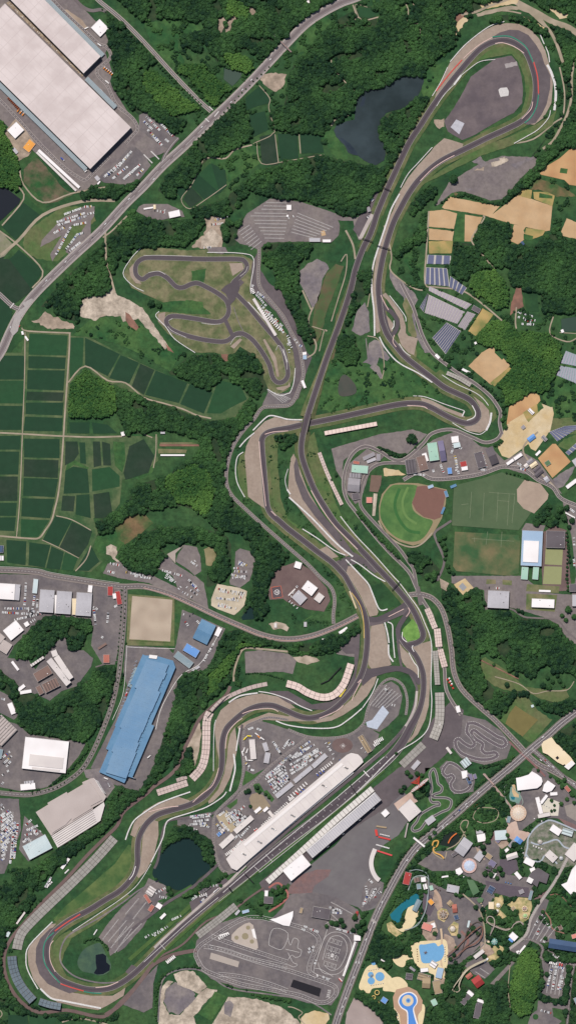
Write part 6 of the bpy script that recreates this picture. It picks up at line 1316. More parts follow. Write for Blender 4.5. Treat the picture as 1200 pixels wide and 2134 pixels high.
# ============================================================ WOODS
def leafmat(c, c2):
    m = bpy.data.materials.new('foliage'); m.use_nodes = True; t = m.node_tree; N = t.nodes; K = t.links
    b = N['Principled BSDF']; b.inputs['Roughness'].default_value = 0.8; b.inputs['Specular IOR Level'].default_value = 0.15
    oi = N.new('ShaderNodeObjectInfo'); ge = N.new('ShaderNodeNewGeometry')
    n1 = N.new('ShaderNodeTexNoise'); n1.inputs['Scale'].default_value = 0.011; n1.inputs['Detail'].default_value = 4; K.new(ge.outputs['Position'], n1.inputs['Vector'])
    n2 = N.new('ShaderNodeTexNoise'); n2.inputs['Scale'].default_value = 0.45; n2.inputs['Detail'].default_value = 3; K.new(ge.outputs['Position'], n2.inputs['Vector'])
    a = N.new('ShaderNodeMath'); a.operation = 'MULTIPLY_ADD'; K.new(oi.outputs['Random'], a.inputs[0]); a.inputs[1].default_value = 0.45
    mr = N.new('ShaderNodeMapRange'); K.new(n1.outputs['Fac'], mr.inputs[0]); mr.inputs[1].default_value = .42; mr.inputs[2].default_value = .66; mr.inputs[3].default_value = 0; mr.inputs[4].default_value = .62
    K.new(mr.outputs[0], a.inputs[2])
    x = N.new('ShaderNodeMix'); x.data_type = 'RGBA'; K.new(a.outputs[0], x.inputs[0]); x.inputs[6].default_value = lin(c); x.inputs[7].default_value = lin(c2)
    m2 = N.new('ShaderNodeMapRange'); K.new(n2.outputs['Fac'], m2.inputs[0]); m2.inputs[1].default_value = .3; m2.inputs[2].default_value = .7; m2.inputs[3].default_value = .7; m2.inputs[4].default_value = 1.3
    cb = N.new('ShaderNodeCombineColor'); [K.new(m2.outputs[0], cb.inputs[i]) for i in range(3)]
    y = N.new('ShaderNodeMix'); y.data_type = 'RGBA'; y.blend_type = 'MULTIPLY'; y.inputs[0].default_value = 1; K.new(x.outputs[2], y.inputs[6]); K.new(cb.outputs[0], y.inputs[7])
    K.new(y.outputs[2], b.inputs['Base Color']); return m
LEAF = leafmat((21, 50, 34), (66, 102, 54)); LEAF2 = leafmat((42, 80, 42), (92, 128, 60)); BARK = M((96, 80, 66), .2, 2)
def crown_mesh(seed, mat, rough=0.32, leaves=110, flatz=0.8):
    rnd = random.Random(seed); bm = bmesh.new(); bmesh.ops.create_icosphere(bm, subdivisions=3, radius=1.0)
    off = Vector((seed * 7.3, seed * 3.1, seed))
    for v in bm.verts:
        n = mnoise.noise(v.co * 1.5 + off) * rough * 1.3 + mnoise.noise(v.co * 3.6 + off) * rough
        v.co = v.co * (1 + n); v.co.z *= flatz
    pts = [v.co.copy() for v in bm.verts]
    for k in range(leaves):                       # leaf clumps standing proud of the crown
        c = rnd.choice(pts) * rnd.uniform(0.92, 1.16); s = rnd.uniform(.10, .22)
        q = Vector((rnd.gauss(0, 1), rnd.gauss(0, 1), rnd.gauss(0, 1) + .8)).normalized().to_track_quat('Z', 'Y')
        vs = [bm.verts.new(c + q @ Vector((math.cos(t) * s * rnd.uniform(.6, 1.2), math.sin(t) * s * rnd.uniform(.6, 1.2), rnd.uniform(-.05, .05)))) for t in (0.3, 1.6, 2.9, 4.1, 5.3)]
        bm.faces.new(vs)
    me = bpy.data.meshes.new('crown'); bm.to_mesh(me); bm.free(); me.materials.append(mat); return me
def proto_coll(mat, seeds, **k):
    c = bpy.data.collections.new('foliage_source')
    for s in seeds:
        o = bpy.data.objects.new('crown_source', crown_mesh(s, mat, **k)); c.objects.link(o)
    return c
PC = proto_coll(LEAF, range(1, 7)); PB = proto_coll(LEAF2, range(11, 15), rough=.3, leaves=60, flatz=1.0)
def gn_group(collection):
    g = bpy.data.node_groups.new('canopy', 'GeometryNodeTree')
    g.interface.new_socket('Geometry', in_out='INPUT', socket_type='NodeSocketGeometry'); g.interface.new_socket('Geometry', in_out='OUTPUT', socket_type='NodeSocketGeometry')
    N = g.nodes; K = g.links; i = N.new('NodeGroupInput'); o = N.new('NodeGroupOutput')
    ci = N.new('GeometryNodeCollectionInfo'); ci.inputs[0].default_value = collection; ci.inputs['Separate Children'].default_value = True; ci.inputs['Reset Children'].default_value = True
    ip = N.new('GeometryNodeInstanceOnPoints'); ip.inputs['Pick Instance'].default_value = True
    ri = N.new('FunctionNodeRandomValue'); ri.data_type = 'INT'; ri.inputs[4].default_value = 0; ri.inputs[5].default_value = len(collection.objects) - 1
    rr = N.new('FunctionNodeRandomValue'); rr.data_type = 'FLOAT_VECTOR'; rr.inputs[0].default_value = (-.2, -.2, 0); rr.inputs[1].default_value = (.2, .2, 6.28)
    na = N.new('GeometryNodeInputNamedAttribute'); na.data_type = 'FLOAT'; na.inputs[0].default_value = 'size'
    K.new(i.outputs[0], ip.inputs['Points']); K.new(ci.outputs[0], ip.inputs['Instance']); K.new(ri.outputs[2], ip.inputs['Instance Index']); K.new(rr.outputs[0], ip.inputs['Rotation']); K.new(na.outputs[0], ip.inputs['Scale'])
    K.new(ip.outputs[0], o.inputs[0]); return g
GC = gn_group(PC); GB = gn_group(PB)
NTREE = [0]
def wobble(p):
    o = []
    for i, a in enumerate(p):
        b = p[(i + 1) % len(p)]; n = max(1, int(math.dist(a, b) / 6))
        for k in range(n): x, y = a[0] + (b[0] - a[0]) * k / n, a[1] + (b[1] - a[1]) * k / n; o.append((x + 7 * mnoise.noise(Vector((x * .07, y * .07, 2))), y + 7 * mnoise.noise(Vector((x * .07, y * .07, 8)))))
    return o
def wood(name, label, pts, spacing, size, hz, grp, floor=None, cat='forest'):
    p = wobble([q[:2] for q in P(pts)])
    m = np.zeros_like(clear); paint(m, p); m &= ~clear
    return wood_mask(name, label, m, p, spacing, size, hz, grp, floor, cat)
def wood_mask(name, label, m, p, spacing, size, hz, grp, floor=None, cat='forest'):
    xs = [q[0] for q in p]; ys = [q[1] for q in p]; rnd = random.Random(int(xs[0] * 31 + ys[0]))
    vs = []; sz = []; y = min(ys); row = 0
    while y < max(ys):
        x = min(xs) + (row % 2) * spacing / 2
        while x < max(xs):
            a = x + rnd.uniform(-.38, .38) * spacing; b = y + rnd.uniform(-.38, .38) * spacing; ia, ib = int(a + PAD), int(b + PAD)
            if 1 < ia < m.shape[1] - 2 and 1 < ib < m.shape[0] - 2 and m[ib, ia] and m[ib - 1, ia] and m[ib, ia - 1] and m[ib, ia + 1] and m[ib + 1, ia] and (spacing != 4.9 or mnoise.noise(Vector((a * .03, b * .03, 7))) < .4):
                s = size * S * rnd.uniform(.6, 1.3) * (1 + .25 * mnoise.noise(Vector((a * .03, b * .03, 1))))
                if rnd.random() < .13 and spacing > 4: s *= 1.45
                h = hz * (1 + .35 * mnoise.noise(Vector((a * .02, b * .02, 5)))) * rnd.uniform(.85, 1.15)
                vs.append((X(a), Y(b), h)); sz.append(s)
            x += spacing
        y += spacing * .87; row += 1
    if not vs: return
    NTREE[0] += len(vs)
    me = bpy.data.meshes.new(name); me.from_pydata(vs, [], []); at = me.attributes.new('size', 'FLOAT', 'POINT'); at.data.foreach_set('value', sz)
    o = bpy.data.objects.new(name, me); col.objects.link(o); md = o.modifiers.new('canopy', 'NODES'); md.node_group = grp
    tag(o, label, cat, kind='stuff')
    return o
FLOOR = M((34, 58, 36), .3, .08, (58, 72, 46), .03)
WOODS = [
 ("wood on the slope above the junction of the two long roads", "215,-40 740,-40 700,0 675,18 640,35 600,70 560,110 545,128 520,105 495,100 480,120 460,140 440,110 425,85 420,110 385,100 372,80 425,60 420,45 350,36 300,48 270,20"),
 ("narrow wood between the warehouse road and the straight side road", "222,25 240,35 300,98 330,130 290,145 310,190 330,200 360,240 390,250 380,265 365,285 340,262 300,235 290,240 250,200 238,190 235,120 225,100"),
 ("wide wood north of the winding dark lake", "745,20 790,8 800,-40 1060,-40 1050,0 1010,10 985,30 960,60 948,95 920,115 890,140 883,160 860,158 840,160 820,170 790,185 760,188 745,205 735,235 690,265 675,285 640,275 600,275 570,270 560,245 565,230 590,225 598,190 600,160 620,120 645,105 655,85 690,50 720,30"),
 ("tree belt between the dark lake and the circuit straight", "786,272 795,245 815,233 838,230 855,215 872,205 890,202 895,215 870,262 848,300 832,335 808,338 803,318 800,295 790,288"),
 ("wood between the dark lake and the striped car park", "500,385 540,355 600,335 625,330 660,320 715,335 745,340 790,350 825,335 812,365 798,392 772,415 758,445 735,453 700,440 665,425 640,418 600,415 575,418 555,408 520,398 500,430 470,450 490,470 505,450 510,480 490,510 475,515 465,500 462,475 440,460 420,460 395,445 410,430 440,425 470,415"),
 ("tree belt along the near side of the highway above the rice plots", "330,395 345,372 375,340 400,305 440,265 490,215 508,205 512,235 520,262 530,285 510,300 480,315 440,328 420,345 405,375 375,402 362,412 340,405"),
 ("wood behind the small kart course", "225,495 240,480 255,455 275,440 300,452 330,460 385,458 425,455 425,470 405,500 385,512 350,513 300,515 275,518 262,545 250,535 240,560 235,585 225,545"),
 ("wood beside the highway north of the sand pit", "85,640 130,585 180,540 222,498 222,540 232,580 238,612 215,615 180,620 165,640 162,672 140,665 120,655 110,640"),
 ("tree strip between the warehouse yard and the highway", "165,385 200,388 260,385 300,372 325,345 330,352 290,390 230,415 175,418 165,405"),
 ("hillside wood west of the circuit road", "225,800 245,795 300,825 380,858 440,875 470,840 500,815 520,830 535,850 515,885 485,925 475,950 470,985 468,1010 480,1040 520,1080 560,1115 600,1155 590,1185 575,1178 545,1150 520,1130 500,1108 470,1105 450,1110 430,1080 400,1060 380,1055 330,1060 300,1070 265,1080 255,1095 230,1110 195,1118 190,1110 200,1090 235,1070 265,1050 285,1010 320,1000 350,990 370,975 400,955 418,935 415,915 380,903 330,895 300,905 262,905 250,870 240,840"),
 ("dark wood between the kart course and the lower rice fields", "360,770 400,740 450,738 470,748 500,730 520,732 540,750 555,790 555,815 530,830 508,820 500,805 480,790 460,790 450,800 435,812 420,810 400,795 375,785 352,778"),
 ("wood around the terraced hillside car parks", "245,1150 270,1122 300,1112 330,1100 360,1097 420,1100 450,1110 475,1120 482,1140 482,1180 475,1205 440,1222 430,1222 432,1195 448,1165 445,1140 430,1133 400,1130 375,1132 345,1130 335,1145 350,1160 340,1182 320,1197 290,1200 260,1190 250,1175"),
 ("wood on the slope west of the heliport yard", "520,1132 545,1152 585,1180 565,1200 555,1230 552,1252 560,1275 545,1292 532,1290 520,1262 505,1285 510,1262 525,1235 528,1200 530,1170"),
 ("long wooded river bank below the blue factory", "430,1345 460,1318 500,1312 560,1332 600,1342 650,1340 700,1322 745,1300 748,1325 705,1350 655,1362 600,1355 560,1345 510,1345 490,1365 478,1420 460,1440 435,1462 410,1490 400,1500 385,1540 340,1605 305,1645 260,1695 235,1715 200,1745 150,1785 100,1825 60,1860 35,1845 30,1825 70,1808 120,1770 205,1722 222,1690 225,1670 250,1635 300,1625 318,1600 322,1560 328,1510 345,1480 360,1430 400,1395"),
 ("wood between the car lots and the courtyard building", "32,1370 45,1322 60,1300 85,1283 120,1278 170,1285 195,1295 198,1305 180,1320 178,1345 160,1360 145,1360 135,1345 120,1330 110,1345 90,1365 60,1375 45,1382"),
 ("wood below the courtyard building", "-60,1390 30,1400 40,1440 75,1448 100,1470 130,1450 165,1425 190,1418 195,1395 215,1388 240,1390 240,1420 225,1470 200,1520 175,1545 140,1540 60,1525 38,1510 40,1490 25,1460 0,1430 -60,1440"),
 ("trees ringing the dark round pond", "362,1720 385,1715 400,1725 440,1745 448,1790 430,1820 440,1840 415,1860 380,1872 350,1858 325,1840 318,1820 330,1780 345,1755"),
 ("round clump of trees behind the pale terraces", "360,1600 365,1570 385,1550 400,1555 410,1580 405,1602 385,1612 365,1612"),
 ("wood between the kart course and the back straight", "545,508 600,505 655,507 645,525 625,555 622,590 628,640 655,700 650,735 640,710 620,690 600,670 585,640 575,600 570,560 548,545"),
 ("tree clump east of the back straight", "700,700 735,700 750,740 740,762 715,755 698,735"),
 ("tree clump beside the curve north of the tan fields", "848,442 865,412 895,385 905,392 905,412 880,430 862,448"),
 ("scattered trees below the curving tyre wall", "812,532 845,500 870,480 888,470 888,500 850,520 830,535"),
 ("tree strip between the two straights", "745,565 775,562 772,600 755,622 738,650 715,695 710,680 725,630"),
 ("compact wood among the tan fields", "985,492 1010,457 1060,467 1070,480 1063,502 1050,522 1045,548 1015,545 990,520"),
 ("broad wood east of the solar fields", "945,505 985,508 1020,550 1040,548 1060,510 1090,507 1110,518 1135,492 1160,485 1200,512 1280,512 1280,655 1190,655 1130,650 1125,608 1090,605 1062,598 1060,560 1030,555 985,565 960,590 945,575"),
 ("wood at the rim of the gravel lot and tan fields", "1040,418 1060,400 1090,367 1115,345 1122,325 1145,300 1160,315 1122,360 1110,385 1080,400 1045,425"),
 ("ring of trees outside the banked spoon curve", "1018,40 1040,32 1100,34 1125,45 1145,70 1135,78 1110,60 1080,45 1050,42 1020,50"),
 ("wood beyond the dirt road at the upper corner", "1095,-40 1280,-40 1280,60 1215,60 1185,40 1150,25 1110,5"),
 ("wood between the two dirt tracks near the upper corner", "1140,42 1165,55 1215,85 1215,140 1190,135 1185,195 1178,230 1160,262 1130,300 1105,345 1090,355 1110,320 1140,285 1170,235 1178,190 1172,135 1160,95"),
 ("wood along the eastern rim beyond the spoon curve", "1200,150 1280,140 1280,295 1215,300 1180,310 1140,335 1150,300 1180,240 1192,200"),
 ("great wood south of the sports fields", "920,1215 945,1225 960,1243 1000,1215 1010,1270 1050,1275 1085,1290 1120,1287 1160,1300 1190,1325 1210,1355 1210,1425 1190,1400 1150,1400 1140,1380 1110,1410 1070,1400 1040,1370 1000,1355 1003,1400 1020,1425 1030,1440 1060,1442 1080,1432 1100,1440 1105,1460 1150,1460 1175,1448 1210,1470 1180,1495 1140,1485 1110,1462 1070,1457 1050,1480 1040,1495 1000,1470 970,1440 955,1400 945,1360 940,1310 930,1270 920,1245"),
 ("small wood below the baseball ground", "845,1155 870,1150 890,1160 915,1185 918,1210 900,1215 870,1195"),
 ("grove beside the gym forecourt", "1107,1092 1120,1070 1140,1050 1150,1052 1145,1075 1120,1095"),
 ("grove below the softball diamond", "1132,1095 1145,1078 1158,1078 1162,1100 1150,1105"),
 ("wood behind the beige courtyard house", "1150,1532 1200,1505 1280,1480 1280,1610 1195,1590 1165,1565"),
 ("hill wood at the foot of the fun fair", "905,2018 960,2020 962,2050 985,2060 1005,2060 1040,2035 1065,2050 1062,2140 890,2150 905,2100 900,2060"),
 ("wood between the wave pool and the avenue", "772,1930 800,1945 820,1960 838,1955 840,1990 815,1995 815,2015 800,2015 775,2000 757,2000 750,2020 740,2050 732,2055 740,2000 760,1960"),
 ("wood around the yellow water slides", "740,2062 765,2072 800,2090 825,2110 830,2145 800,2150 770,2100 740,2075"),
 ("trees east of the lower pools", "885,2100 900,2090 895,2145 880,2150"),
 ("wood inside the fair between round rides", "935,1855 960,1862 975,1870 1000,1875 995,1905 990,1920 965,1905 955,1885 940,1870"),
 ("wood on the slope under the wooden coaster", "960,1960 1000,1985 1040,1985 1090,1955 1080,1990 1040,2000 1020,2020 1000,2005 985,2010"),
 ("grove inside the inner garden loop", "985,1720 1010,1715 1030,1725 1025,1750 1010,1765 1000,1745 990,1740"),
 ("wood below the long covered stand", "-60,1840 60,1850 75,1870 60,1895 35,1925 10,1965 5,2000 15,2040 45,2085 100,2110 180,2110 230,2112 210,2125 120,2122 40,2110 -10,2080 -60,2080"),
 ("trees east of the sports hall", "1065,1238 1090,1235 1098,1245 1095,1275 1070,1275"),
 ("trees by the curve under the white stand", "1000,1740 1010,1742 1012,1765 1000,1768"),
 ("wood around the hotel car park", "1128,1990 1140,1985 1180,1995 1215,2000 1215,2145 1180,2145 1170,2100 1125,2085 1122,2060 1125,2010"),
 ("wood at the outer corner of the lower lane", "1110,1990 1125,1975 1140,1975 1130,1990"),
 ("coppice on the bank between the two lower tracks", "560,905 600,900 620,915 600,930 590,940 582,925") ]
BAMB = [
 ("bright bamboo grove beside the warehouse road", "300,140 330,150 400,215 415,222 400,235 360,245 320,205 298,180"),
 ("bright bamboo grove in the corner between the long roads", "370,132 425,135 450,165 485,185 465,200 455,222 440,222 400,170 375,150"),
 ("small bright bamboo grove beside the highway", "465,112 495,110 525,120 530,145 515,155 485,145 470,135"),
 ("bright bamboo grove near the upper terrace plot", "472,0 500,0 520,20 515,38 490,35 475,30"),
 ("bright thicket at the warehouse western edge", "-60,240 12,250 20,290 32,312 40,322 44,360 48,385 35,398 15,392 -60,388"),
 ("bright square bamboo grove among the rice fields", "143,800 178,770 190,777 222,797 240,802 243,830 240,860 215,870 145,872 141,840"),
 ("bright grove on the shoulder west of the circuit road", "350,990 400,965 440,985 450,1020 445,1050 430,1075 400,1055 370,1050 340,1010"),
 ("bright grove above the solar field", "985,568 1032,560 1060,600 1058,640 1035,645 1000,622 975,598"),
 ("bright wood between the tan plots and the shade netting", "985,690 1010,667 1050,667 1080,688 1105,690 1150,692 1165,712 1170,740 1160,780 1130,820 1110,822 1070,850 1045,842 1055,820 1025,800 1040,785 1068,765 1040,725 1020,722 995,715"),
 ("bright bamboo slope beside the hotel lane", "1082,1968 1120,1978 1122,2005 1120,2060 1105,2110 1085,2125 1062,2100 1060,2045 1072,2015"),
 ("bright thicket on the river bank", "440,1400 480,1360 500,1340 560,1345 500,1352 480,1400 450,1440 430,1450") ]
for k, (lb, s) in enumerate(WOODS):
    flat('forest_floor', s, 1, FLOOR, clr=False, wob=1.2)
for lb, s in BAMB:
    p = [q[:2] for q in P(s)]; wood('bamboo_grove', lb, p, 3.4, 2.3, 7.0, GB, cat='bamboo grove'); paint(clear, wobble(p))
for lb, s in WOODS:
    wood('forest', 'dark green ' + lb, s, 4.9, 3.5, 7.0, GC)
# ribbons of shrubs and hedges
HEDGE = [("hedge of trees above the practice course bend", "408,2008 430,2028 460,2045 500,2062 550,2075 605,2085", 9), ("trees along the shallow ditch by the rubble lots", "420,2015 380,2018 345,2030 330,2050 325,2080 328,2140", 8),
 ("tree line along the lower access lane", "60,2095 110,2118 170,2122 230,2122 245,2112", 12), ("trees on the far side of the avenue by the training lot", "700,2020 725,1985 745,1930 768,1890 800,1850 825,1805 840,1780 880,1745 930,1712", 8),
 ("trees lining the park side of the avenue", "720,2075 742,2030 765,1985 792,1925 822,1870 845,1815 862,1785 900,1752 960,1700 1010,1655 1060,1615 1080,1600", 9), ("trees on the circuit side of the avenue", "870,1745 905,1718 950,1675 990,1640 1030,1608 1070,1575", 7),
 ("tree row between the kart lot and the lanes", "1000,1600 1040,1590 1060,1590", 6), ("hedge at the foot of the stone wall terrace", "740,1065 770,1100 800,1130 830,1160", 6), ("shrubs along the curved yard road", "1050,985 1080,990 1110,1005", 3), ("shrubs along the lane above the farm sheds", "785,930 815,945 840,948 868,940 868,930", 10),
 ("trees inside the round trip lane", "850,905 862,908 868,918 855,922", 12), ("shrubs beside the pond of the lower car lot", "170,1965 195,1955 215,1962 230,1985", 6), ("bushes by the wood deck", "550,1875 570,1885 590,1870 605,1850", 9), ("shrub belt beside the lower grandstand terraces", "495,1875 520,1885 545,1905", 8),
 ("tree row beneath the large white mill", "170,1545 185,1555 150,1600 100,1640 60,1648 20,1645", 5), ("tree line beside the blue factory road", "262,1320 262,1360 258,1400 245,1440", 4), ("hedges along the terraced stand lane", "490,1370 495,1390 490,1415 500,1425", 12), ("trees by the horseshoe terrace road", "748,1310 740,1335 710,1352 650,1362 600,1358", 9),
 ("bushes beside the farm field corner", "1035,930 1050,910 1065,915", 12), ("shrubs beside the garden loop", "950,1725 990,1690 1015,1670", 5), ("trees north of the wave pool", "840,1870 862,1850 880,1850", 12), ("trees around the lagoon ride", "900,1930 905,1960 900,1980 890,2000", 8), ("trees west of the round carousel", "925,1790 945,1800 960,1830", 5),
 ("trees beside the park hotel", "1140,1975 1138,1955 1145,1940", 8), ("trees below the hotel car park", "1125,2085 1160,2085 1190,2095", 8), ("tree row east of the hotel car park", "1180,2030 1175,2075", 8), ("trees along the park lawn", "1160,1940 1175,1920 1185,1890", 12), ("bushes near the school gate", "1180,1120 1185,1160 1180,1210", 5),
 ("bushes by the lakeside dam", "850,300 840,325 830,345", 6), ("bushes at the grass bank above the tan plots", "905,425 960,405 985,410 1020,425 1045,422", 8)]
for lb, s, w in HEDGE:
    m = np.zeros_like(clear); p = spline([q[:2] for q in P(s)], 4); paint_ribbon(m, p, w); m &= ~clear
    q = [(a - w, b - w) for a, b in p] + [(a + w, b + w) for a, b in p]
    wood_mask('tree_belt', 'green ' + lb, m, q, 3.2, 2.2, 3.6, GC, cat='tree belt')
def scatter(label, s, spacing, size, hz, thr, name='shrubs', cat='shrubs'):
    p = [q[:2] for q in P(s)]; m = np.zeros_like(clear); paint(m, p); m &= ~clear
    for iy in range(max(0, int(min(q[1] for q in p)) + PAD), min(m.shape[0], int(max(q[1] for q in p)) + PAD), 3):
        for ix in range(max(0, int(min(q[0] for q in p)) + PAD), min(m.shape[1], int(max(q[0] for q in p)) + PAD), 3):
            if mnoise.noise(Vector((ix * .06, iy * .06, 4))) < thr: m[iy:iy + 3, ix:ix + 3] = False
    wood_mask(name, label, m, p, spacing, size, hz, GC, cat=cat)
scatter('trees scattered among the pavilions and rides of the fair', "870,1780 930,1720 1030,1640 1060,1610 1150,1610 1215,1680 1215,1990 1110,2000 1000,2020 940,2040 860,2040 815,1990 800,1960 830,1860", 4.6, 2.5, 3.2, -.2, 'garden_trees', 'trees')
scatter('low bushes in the grassy bowl between the two straights', "655,860 690,740 760,720 900,790 940,810 860,838 700,868", 4.5, 1.8, 1.2, .12)
scatter('low bushes on the meadow below the sand pit', "150,690 240,665 330,690 380,740 350,780 230,710", 4.5, 1.8, 1.2, .15)
scatter('low bushes on the river bank slope', "300,1640 345,1490 400,1395 460,1330 480,1330 440,1440 370,1560 330,1640", 4, 2.4, 2.2, -.1)
scatter('low bushes around the solar fields and shade netting', "810,560 890,400 1000,560 1215,640 1215,900 1130,860 1060,900 900,760", 4.5, 2.2, 1.8, .1)
scatter('low bushes on the slopes of the upper woods', "300,40 640,0 900,0 960,60 880,200 640,320 480,400 400,260", 4.5, 2.3, 2, .08)
scatter('low bushes on the lower left slope', "-60,1820 120,1800 100,1850 40,1960 10,2040 60,2134 -60,2134", 4.5, 2.3, 2, .05)
scatter('low bushes along the east rim of the map', "1100,100 1215,60 1215,520 1150,500 1140,300", 4.5, 2.3, 2, .1)
scatter('low bushes on the banks around the esses', "470,930 560,880 640,900 800,1200 760,1300 620,1320 500,1060", 4.5, 1.5, .8, .2)
# ------------------------------------------------------------ single trees
TM = [crown_mesh(s, LEAF, leaves=160) for s in (31, 32, 33)] + [crown_mesh(s, LEAF2, leaves=160) for s in (41,)]
def trunk_mesh():
    mb = MB(); mb.cyl(0, 0, .28, 0, 4.2, 7, r2=.16)
    for a in range(4): mb.bar((0, 0, 3.2), (math.cos(a * 1.57) * 1.3, math.sin(a * 1.57) * 1.3, 5.0), .09)
    me = bpy.data.meshes.new('trunk'); me.from_pydata(mb.v, [], mb.f); me.materials.append(BARK); return me
TR = trunk_mesh(); trees = [0]
SPEC = []
def tree(*a): SPEC.append(a)
def make_tree(x, y, r, label, group, v=None):
    i = trees[0]; trees[0] += 1; v = i % 3 if v is None else v
    rnd = random.Random(i); t = thing('tree', label, 'tree', X(x), Y(y), 0.3, rnd.uniform(0, 6), group)
    a = bpy.data.objects.new('trunk', TR); col.objects.link(a); a.parent = t; a.scale = (r / 3.5 + .3,) * 2 + (r / 4,)
    c = bpy.data.objects.new('crown', TM[v]); col.objects.link(c); c.parent = t; c.location = (0, 0, 1.35 * r); s_ = r * S * rnd.uniform(.9, 1.1); c.scale = (s_, s_, s_)
def trow(s, step, r, label, group, v=None, jit=.6):
    for q in resample([q[:2] for q in P(s)], step):
        tree(q[0] + random.uniform(-jit, jit), q[1] + random.uniform(-jit, jit), r * random.uniform(.8, 1.2), label, group, v)
def tset(s, r, label, group, v=None):
    for q in P(s): tree(q[0], q[1], q[2] if len(q) > 2 else r, label, group, v)
tset("944,374,7.5", 7, "large lone round tree at the edge of the grey gravel lot", None)
tset("315,632,6 332,636,5", 5, "dark bushy tree beside the kart course hairpin grass", "trees beside the kart hairpin")
tset("384,738,4", 4, "small lone tree in the meadow below the kart tyre wall", None); tset("190,697,3", 3, "small bush at the corner of the upper rice bund", None)
tset("858,912,7 862,918,6 852,916,6", 6, "tree of the clump inside the grey lane bend", "trees inside the lane bend")
trow("745,1068 758,1085 775,1105 790,1122 808,1140 830,1162", 7, 3.2, "street tree beside the lane above the baseball field", "trees beside the baseball lane")
trow("262,1225 262,1262 259,1310 253,1370 248,1410 236,1465 216,1520 191,1575 166,1610 120,1641 60,1657", 9, 1.3, "small tree on the kerb of the factory road", "trees on the factory road kerb")
trow("255,1230 254,1262 251,1310 245,1370 240,1410 228,1462 209,1516 184,1568 160,1600", 9, 1.3, "small tree on the west kerb of the factory road", "trees on the west kerb of the factory road")
trow("230,38 300,104 362,172 430,240", 7, 1.7, "roadside bush lining the straight side road", "bushes along the side road")
trow("214,20 262,62 318,118 372,176 425,222", 7.5, 1.5, "roadside bush on the far edge of the straight side road", "bushes on the far edge of the side road")
trow("560,140 520,178 490,208 450,254 410,292", 11, 1.6, "roadside bush on the highway verge near the junction", "bushes on the highway verge")
tset("915,1125,4 925,1120,4.5 922,1135,5 927,1143,5 927,1155,3.5 926,1165,3 932,1180,4 935,1190,4 943,1195,4", 4, "tree between the lane and the lower sports pitch", "trees beside the lower sports pitch")
tset("1183,1270,6 1170,1283,4 1178,1292,4 1195,1285,5 1200,1260,3", 5, "round tree on the school forecourt", "trees on the school forecourt")
trow("1180,1110 1182,1150 1180,1200 1182,1230", 8, 2.4, "tree in the bare strip east of the tennis courts", "trees east of the tennis courts")
tset("1180,1058,5 1165,1062,6 1160,1075,5 1175,1080,6 1190,1085,5 1185,1098,4", 5, "tree of the grove by the white covered walk", "trees by the covered walk")
tset("1070,1440,4 1130,1428,5 1142,1432,5 1150,1420,4 1165,1418,4 1172,1428,4 1160,1408,4 1140,1412,4 1028,1385,3 1060,1398,4 1075,1405,4 1055,1427,5", 4, "tree on the open slope of the wooded garden", "trees on the garden slope")
tset("1056,1740,4 1030,1718,4 1015,1752,5 1005,1765,5 1008,1778,4 1070,1760,5 1078,1768,5 1065,1772,4 1055,1680,4 1045,1665,5 1040,1662,4 1048,1775,4 1010,1695,3.5", 4, "garden tree between the fair pavilions", "trees between the fair pavilions")
tset("1148,1690,2.5 1154,1678,2.5 1154,1688,2.5 1148,1668,3 1168,1675,4 1180,1665,4 1190,1655,4 1170,1640,4 1175,1625,4 1160,1625,3.5 1195,1672,4", 3, "small planted tree around the pale picnic plaza", "trees around the picnic plaza")
tset("880,1645,5 885,1630,5 890,1655,4 875,1628,4 835,1648,5 842,1640,4 848,1610,5 855,1618,4 868,1612,5 878,1615,4 825,1570,3 905,1735,4 895,1745,4 905,1720,4", 4, "park tree near the red ferris wheel", "trees near the ferris wheel")
tset("1040,1810,5 1030,1815,4 1022,1822,5 1015,1808,4 1010,1820,5 1035,1830,4 1045,1822,4", 4, "tree in the planted triangle of the fair forecourt", "trees in the planted triangle")
tset("870,1915,4 905,1945,4 938,1998,4 948,2005,4 945,1990,4 985,1935,5 995,1945,4 975,1945,4 950,1975,4 955,1950,4 990,1890,5 1005,1895,5 1000,1915,4 1030,1900,5 1045,1920,5 1060,1915,4 1020,1955,5 1050,1965,5 1040,1985,5", 4, "round tree in the gardens of the fair rides", "trees in the ride gardens")
tset("1165,1858,5 1185,1878,5 1195,1865,6 1180,1900,5 1170,1912,5 1162,1925,4 1190,1930,6 1200,1915,5 1195,1895,4 1175,1895,4 1185,1935,5 1155,1900,4 1163,1880,4", 4, "tree standing on the mown park lawn", "trees on the park lawn")
tset("1130,1900,4 1125,1912,4 1140,1968,5 1150,1975,5 1135,1955,4 1138,2030,5 1130,2045,4 1155,2090,4 1170,2090,4", 4, "tree beside the hotel car parks", "trees beside the hotel car parks")
tset("739,1912,5 741,1906,3", 4, "dark round tree at the training lot gate", "trees at the training lot gate")
tset("535,1640,4 540,1650,3 512,1650,4 522,1680,3 560,1662,3 553,1655,3", 3, "clipped tree in the paddock garden", "trees in the paddock garden")
tset("518,1648,5", 5, "round tree on the paddock roundabout", None)
tset("455,1835,4 462,1828,3 470,1822,4 460,1845,3", 3, "tree on the green wedge beside the pit exit", "trees beside the pit exit")
tset("543,1880,5 575,1860,5 585,1855,5 592,1848,4 580,1848,4 568,1855,4 555,1888,4", 4, "tree around the small white house by the brick path", "trees by the brick path house")
tset("680,1930,4 690,1922,5 700,1925,5 710,1918,5 715,1928,5 745,1930,6 755,1922,6 750,1942,6 735,1938,5 760,1935,5", 4, "tree in the green wedge at the training ground entrance", "trees at the training ground entrance")
